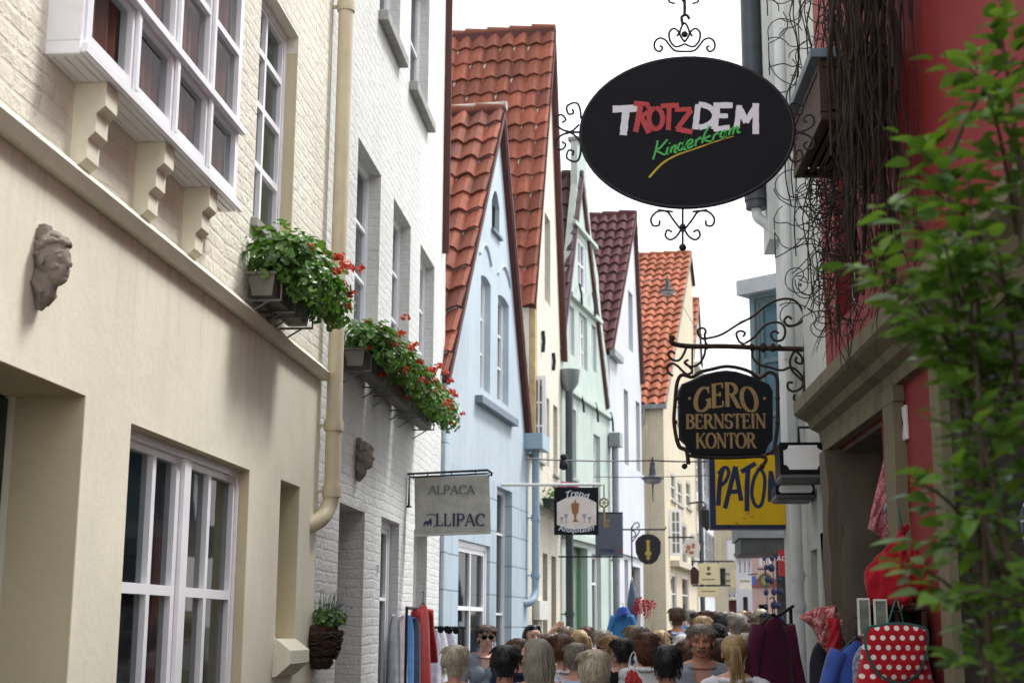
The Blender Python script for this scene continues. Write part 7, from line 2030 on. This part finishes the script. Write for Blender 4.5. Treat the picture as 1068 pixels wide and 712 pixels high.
        if e in ('cap_black', 'hat_white', 'cap_white'):
            m = MB(); m.ball((0, .012, .045), .102, 24, 14, (.95, 1.10, .88)); m.v = [(a, b_, max(c_, .048-.0*b_)) for a, b_, c_ in m.v]
            if e == 'hat_white':
                m.v = m.v; n0 = len(m.v); k_ = 32
                vs = [((.098+.034*j)*math.cos(2*PI*i/k_)*.95, .012+(.098+.034*j)*math.sin(2*PI*i/k_)*1.1, .05-.022*j-.008*(1-j)) for j in (0, 1) for i in range(k_)]
                m.add(vs+[(a, b_, c_-.005) for a, b_, c_ in vs], [(i, (i+1) % k_, k_+(i+1) % k_, k_+i) for i in range(k_)]+[(2*k_+i, 2*k_+(i+1) % k_, 3*k_+(i+1) % k_, 3*k_+i) for i in range(k_)])
            else:
                vs = [(.085*math.sin(a)*1.0, -.07-.075*math.cos(a)*(1 if j else .35), .050-.012*j) for j in (0, 1) for a in [-1.4+i*.28 for i in range(11)]]
                m.add(vs+[(a, b_, c_-.005) for a, b_, c_ in vs], [(i, i+1, 12+i, 11+i) for i in range(10)]+[(22+i, 23+i, 34+i, 33+i) for i in range(10)])
            hd(m, 'hat', {'cap_black': m_board, 'hat_white': c_white, 'cap_white': c_white}[e], smooth=50, fixn=False)
        if e in ('backpack', 'backpack_black'):
            m = MB(); m.ball((0, .24, 1.20), .17, 24, 18, (.88, .55, 1.25), fn=lambda d_: 1/max(.55, (abs(d_.x)**4+abs(d_.y)**4+abs(d_.z)**4)**.25)*.9)
            bp = m.build('backpack', m_board, t, smooth=60)
            for sx_ in (-1, 1):
                m = MB(); m.tube(smoothpath([(sx_*.09, .14, 1.36), (sx_*.10, .07, 1.455), (sx_*.11, -.07, 1.40), (sx_*.12, -.115, 1.25), (sx_*.13, -.02, 1.08), (sx_*.10, .14, 1.05)]), .021, 8, flat=.4); m.build('strap', m_board, bp, smooth=60)
        if e in ('strap', 'strap_white'):
            m = MB(); m.tube(smoothpath([(-.12, .12, 1.37), (-.10, .03, 1.46), (-.06, -.12, 1.33), (.02, -.145, 1.2), (.17, -.06, 1.0), (.19, .05, .95), (.10, .16, 1.1), (0, .165, 1.22), (-.12, .12, 1.37)], 5), .014, 8, flat=.5); m.build('shoulder_strap', m_board, t, smooth=60)
    return t
m_eye = paint('eye white', rgb('a39a92'), .3, .02); m_shoe = paint('dark leather', rgb('1c1815'), .5); m_lip = paint('lips', rgb('9b5750'), .5, .05); m_collar = cloth('dark grey collar', rgb('3c4049'))
c_jeans = cloth('blue jeans', rgb('2c3a55'))
HAIRS = {'brown': hairmat('brown hair', rgb('463022'), rgb('6d4e38')), 'black': hairmat('black hair', rgb('131316'), rgb('2a292c')), 'grey': hairmat('grey hair', rgb('7b756c'), rgb('aaa498')),
         'silver': hairmat('silver blond hair', rgb('ada48e'), rgb('ddd6c2')), 'blond': hairmat('blond hair', rgb('94794f'), rgb('d0b684')), 'auburn': hairmat('auburn hair', rgb('4f2f20'), rgb('7a4b31')), 'ashen': hairmat('ash brown hair', rgb('6a5a48'), rgb('8f7d66'))}
c_shirtgrey = cloth('grey cotton shirt', rgb('8a93a0')); c_polo = cloth('heather grey polo cotton', rgb('868d97')); c_skyblue = cloth('sky blue cotton', rgb('6d9cc9'))
c_floral = cloth('white cloth with purple flowers', rgb('d6d3da'), ('flower', rgb('7d5a92'), 24)); c_stripes = cloth('white and navy striped cotton', rgb('c9cad2'), ('stripe', rgb('2b304a'), 38, .42, 2))
c_black = cloth('black cotton', rgb('17171b')); c_bluewhite = cloth('pale blue shirt cotton', rgb('b4c4dc')); c_greytee = cloth('grey marl cotton', rgb('8c8e92')); c_cream = cloth('cream cotton', rgb('c9c0ac')); c_pinkc = cloth('faded pink cotton', rgb('a87a7a'))
# heads in the photo, nearest first: (x, top of head y, distance)
person('woman with short blond hair seen from behind wearing white, in front of the scarf rack', 475, 671, 9.3, 184, ('short', 'silver'), None, c_white, 'tee', None, 'down', True, hp=-3)
person('dark short haired person seen from behind between the sunglasses woman and long grey hair', 527, 671, 8.9, 176, ('short', 'black'), sk_tan, c_skyblue, 'tee', None, 'down', False, hp=-4)
person('woman with long straight grey hair and glasses, head turned right, back to the camera', 562, 664, 8.8, 196, ('long', 'grey'), None, c_floral, 'tee', None, 'down', True, hy=42, extras=('glasses',))
person('woman in dark sunglasses and open grey shirt facing the camera before the blue house', 507, 650, 13.6, 8, ('short', 'brown'), sk_pale, c_shirtgrey, 'vneck', None, 'fwd', True, hy=6, extras=('sunglasses',))
person('woman with long black hair, black top and sunglasses pushed up on her head', 555, 650, 14.0, 10, ('long', 'black'), sk_pale, c_black, 'tee', None, 'down', True, hy=14, extras=('sunglasses_up',))
person('woman with reddish brown bob in flowered white blouse, dark strap on her shoulder', 586, 660, 11.4, 215, ('bob', 'auburn'), None, c_floral, 'tee', None, 'down', True, hy=30, hp=4, extras=('strap',))
person('woman with silver grey bob and pinned side hair, low in front of the striped top', 620, 676, 8.8, 200, ('bob', 'silver'), None, c_pinkc, 'tee', None, 'down', True, hy=36)
person('woman with tidy blond bob and sunglasses in navy striped white top', 638, 661, 12.2, 205, ('short', 'blond'), None, c_stripes, 'tee', None, 'down', True, hy=40, extras=('sunglasses', 'strap'))
person('blond woman with hair tied back behind the reddish brown bob', 605, 655, 15.2, 200, ('pony', 'blond'), None, c_cream, 'tee', None, 'down', True, hy=30)
person('person raising a bare arm behind the flowered blouse', 590, 652, 16.8, 185, ('short', 'ashen'), None, c_pinkc, 'tee', None, 'up', True)
person('woman with long ash brown hair and dark strap on a white top', 661, 651, 13.5, 185, ('mid', 'ashen'), None, c_white, 'tee', None, 'down', True, extras=('strap',))
person('woman with auburn shoulder hair in a loose white blouse with a red bag', 675, 658, 11.7, 183, ('mid', 'auburn'), None, c_white, 'tee', None, 'down', True)
person('person with short black hair in light blue shirt directly left of the moustached man', 695, 671, 8.9, 186, ('short', 'black'), sk_tan, c_skyblue, 'tee', None, 'down', False, hp=-3)
person('grey haired man with moustache in grey polo shirt walking towards the camera', 731, 648, 10.2, 2, ('crop', 'grey'), sk_tan, c_polo, 'polo', None, 'down', False, hy=-4, hp=6, extras=('moustache', 'collar'), scale_w=1.08)
person('woman with long blond ponytail in white top, back to the camera', 765, 660, 9.5, 182, ('pony', 'blond'), None, c_white, 'tee', None, 'down', True, hp=-4)
person('man in pale blue shirt with black backpack and hand on hip, taller than those around', 706, 632, 19.1, 186, ('short', 'brown'), sk_tan, c_bluewhite, 'tee', None, 'hip', False, extras=('backpack_black',))
person('person in white brimmed sun hat behind the moustached man', 712, 661, 14.0, 190, ('short', 'silver'), None, c_bluewhite, 'tee', None, 'down', True, extras=('hat_white',))
person('person in black cap and light blue top right of the moustached man', 748, 650, 14.0, 188, ('short', 'black'), None, c_skyblue, 'tee', None, 'down', False, extras=('cap_black',))
person('tall grey haired man in white shirt seen from behind over the ponytail', 769, 638, 15.5, 184, ('short', 'grey'), None, c_cream, 'tee', None, 'down', False, hy=20)
person('woman with ash bob and dark shoulder strap in grey tee beside the maroon coat', 787, 648, 12.2, 184, ('short', 'ashen'), None, c_greytee, 'tee', None, 'down', True, extras=('strap',))
person('brown haired person just left of the maroon coat, far back', 783, 639, 17.8, 190, ('short', 'brown'), None, c_greytee, 'tee', None, 'down', True, hy=-15)
FAR = [(732, 641, 17, 'blond', c_white, 'blond person far back left of the black cap'), (741, 638, 22, 'brown', c_pinkc, 'brown haired person in pink far down the street'), (754, 639, 18, 'black', c_denim, 'dark haired person in blue and white print far back'),
       (762, 637, 26, 'ashen', c_cream, 'ash haired person in cream far down the street'), (793, 634, 24, 'silver', c_white, 'white haired person in white far back before the pink gable'), (727, 637, 24, 'black', c_black, 'person in black far back under the cream signs'),
       (800, 638, 20, 'brown', c_greytee, 'brown haired person in grey far back beside the coat rail'), (668, 652, 17, 'brown', c_shirtgrey, 'person in grey shirt under the pinwheels'), (612, 652, 18, 'auburn', c_navy, 'auburn haired person in navy by the mint house door'),
       (719, 634, 30, 'grey', c_skyblue, 'grey haired person in pale blue far down the street'), (775, 636, 32, 'blond', c_pinkc, 'blond person in pink at the far end of the street'), (748, 636, 36, 'brown', c_white, 'brown haired person in white at the far end of the street')]
for i, (px, ty, Y, hc, cl_, lb) in enumerate(FAR):
    person(lb, px, ty, Y, 180+(i*37) % 40-20, ('short', hc), None, cl_, 'tee', None, 'down', i % 2 == 0, hy=(i*53) % 40-20)
for px, ty, Y, fc, hr, cl_, ex, lb in (
        (541, 664, 11.5, 190, ('short', 'ashen'), c_navy, (), 'ash haired person in navy between the black haired heads'),
        (573, 660, 13.5, 176, ('mid', 'brown'), c_greytee, (), 'brown haired woman in grey tee beneath the raised arm'),
        (600, 668, 10.3, 182, ('crop', 'grey'), c_bluewhite, ('glasses',), 'grey cropped head in pale blue left of the silver bob'),
        (649, 664, 11.8, 200, ('short', 'black'), c_black, (), 'black haired person in black behind the striped top'),
        (688, 656, 14.5, 172, ('bob', 'blond'), c_pinkc, (), 'blond bobbed woman in faded pink behind the auburn hair'),
        (717, 666, 11.9, 188, ('mid', 'auburn'), c_cream, ('strap',), 'auburn haired woman in cream beside the brimmed hat'),
        (752, 664, 10.8, 178, ('short', 'brown'), c_floral, (), 'brown haired woman in flowered top behind the ponytail'),
        (779, 659, 11.2, 186, ('bob', 'silver'), c_navy, (), 'silver bobbed woman in navy near the maroon coat'),
        (628, 655, 15.5, 180, ('short', 'grey'), c_denim, (), 'grey haired person in blue before the mint house door')):
    person(lb, px, ty, Y, fc, hr, None, cl_, 'tee', None, 'down', True, hy=(px*7) % 50-25, extras=ex)
rr_ = random.Random(77)
for i in range(14):
    px_ = 722+i*6.3+rr_.uniform(-2, 2); Y_ = rr_.uniform(19, 46)
    person('one of the indistinct heads far down the crowded street', px_, 640-rr_.uniform(0, 5)*20/Y_, Y_, 180+rr_.uniform(-30, 30), (rr_.choice(('short', 'crop', 'bob')), rr_.choice(('brown', 'black', 'grey', 'blond', 'auburn'))), None,
           rr_.choice((c_white, c_navy, c_black, c_denim, c_greytee, c_cream)), 'tee', None, 'down', i % 2 == 0, group='indistinct heads far down the street')
# small red bag carried on the shoulder of the auburn haired woman
t = blob_bag('shoulder_bag', 'coral red bag on the shoulder of the woman in the loose white blouse', 'bag', 660, 706, 10.6, cloth('coral red', rgb('b53a3c')), [(.015, .04, 0), (.04, .025, 0), (.055, -.02, 0), (.05, -.07, 0), (.02, -.085, 0)], 3)
m = MB(); m.tube(smoothpath([(-.03, 0, .03), (-.02, .05, .13), (.01, .08, .18), (.03, .04, .11), (.03, 0, .03)]), .004, 6); m.build('handle', c_white, t)

# ================= shrub close to the camera on the right
rnd = random.Random(21)
m_fleaf = leafmat('fresh green shrub leaves', (.045, .10, .022), (.16, .28, .055), .4, .4)
m_bark = paint('shrub bark', rgb('41362b'), .85, .3, 20, .6, 60)
bx, by = at(1046, 640, 2.75).x, 2.75
sh = thing('shrub', 'leafy green shrub close to the camera at the right edge', 'shrub', (bx, by, 0))
st = MB(); lf = MB()
def leaf(m, p, d_, N, ln, wd_):
    d_ = d_.normalized(); s2 = d_.cross(N).normalized(); N = s2.cross(d_); vs = []; n = 5
    for i in range(n+1):
        t_ = i/n; w_ = wd_*math.sin(PI*min(1, t_**.75*.97+.03))*.5; cur = -.18*ln*t_*t_
        c = p+d_*ln*t_+N*cur; vs += [c-s2*w_+N*w_*.35, c, c+s2*w_+N*w_*.35]
    m.add(vs, [(i*3+a, i*3+a+1, i*3+a+4, i*3+a+3) for i in range(n) for a in (0, 1)])
def branch(p, d_, ln, r_, depth, jit=.10):
    pts = [p.copy()]; n = 8; q = p.copy(); dd = d_.copy()
    for i in range(n):
        dd = (dd+Vector((rnd.gauss(0, jit), rnd.gauss(0, jit), rnd.gauss(0, jit*.7)))).normalized(); q = q+dd*ln/n; pts.append(q.copy())
        if depth > 0 and i > 1 and rnd.random() < .75:
            sd_ = Vector((rnd.gauss(-.25, .8), rnd.gauss(0, .6), rnd.gauss(.1, .5))); branch(q, (dd*.5+sd_).normalized(), ln*rnd.uniform(.25, .5), r_*.5, depth-1)
        if depth == 0 or i > 4:
            for k_ in range(2):
                a = rnd.uniform(0, 6.28); out_ = Vector((math.cos(a), math.sin(a), rnd.uniform(-.3, .5))); ld = (dd*.5+out_).normalized()
                leaf(lf, q+ld*.012, ld+Vector((0, 0, -.15)), Vector((rnd.gauss(0, .35), rnd.gauss(0, .35)-.1, 1)).normalized(), rnd.uniform(.04, .075), rnd.uniform(.024, .04))
    st.tube(pts, [r_*(1-.75*i/n) for i in range(n+1)], 6)
for i in range(5):
    b0_ = Vector((rnd.uniform(-.10, .14), rnd.uniform(-.15, .25), 0)); branch(b0_, Vector((rnd.uniform(.0, .05), rnd.uniform(-.03, .05), 1)), rnd.uniform(1.9, 2.6), .013, 0, .035)
targets = [(905, 270, 2.7), (925, 215, 2.6), (960, 150, 2.8), (1000, 60, 2.8), (940, 300, 2.8), (985, 250, 2.5), (1010, 180, 2.7), (1030, 100, 2.6), (965, 340, 2.6), (1000, 330, 2.8), (1040, 260, 2.6), (1000, 400, 2.6), (985, 380, 2.9), (1030, 450, 2.7), (1055, 380, 2.8), (990, 490, 2.7), (950, 500, 2.8), (1015, 540, 2.6), (1050, 500, 2.9), (945, 590, 2.7), (985, 620, 2.6), (1030, 610, 2.8), (1010, 690, 2.7), (960, 565, 2.9), (1060, 60, 2.9), (1050, 160, 2.9), (1065, 600, 2.6), (1020, 370, 2.9), (975, 200, 2.8), (1060, 320, 2.7), (1040, 20, 2.8), (965, 285, 2.7), (1000, 285, 2.6), (1062, 440, 2.7)]
org = Vector((bx, by, 0))
for px, py, Y in targets:
    e = at(px, py, Y)-org; s0 = Vector((rnd.uniform(-.05, .12), rnd.uniform(-.1, .2), max(.3, e.z-rnd.uniform(.10, .35)))); d_ = e-s0
    pts = [s0+d_*(k_/8)+Vector((0, 0, .05*math.sin(PI*k_/8))) for k_ in range(9)]; st.tube(pts, [.006*(1-.7*k_/8) for k_ in range(9)], 5)
    dens_ = 1.0 if py < 400 else .7
    for k_ in range(9):
        if k_ < 2: continue
        for j in range(int(round(6*dens_))):
            a = rnd.uniform(0, 6.28); out_ = Vector((math.cos(a), math.sin(a), rnd.uniform(-.5, .4))); ld = (d_.normalized()*.7+out_).normalized()
            p = pts[k_]+out_*rnd.uniform(.0, .055)
            leaf(lf, p, ld+Vector((0, 0, -.2)), Vector((rnd.gauss(0, .35), rnd.gauss(0, .35)-.15, 1)).normalized(), rnd.uniform(.034, .068), rnd.uniform(.022, .038))
st.build('stems', m_bark, sh, smooth=60, fixn=False)
lf.build('leaves', m_fleaf, sh, smooth=180, fixn=False)
t = tag(MB().lathe([(.20, 0), (.26, .34), (.28, .36), (.28, .40), (.24, .40), (.23, .34)], (0, 0, 0), 24).build('plant_pot', paint('terracotta', rgb('8a4b34'), .8, .2), None, smooth=40), 'terracotta pot holding the shrub below the picture edge', 'plant pot'); t.location = (bx+.02, by+.03, 0)
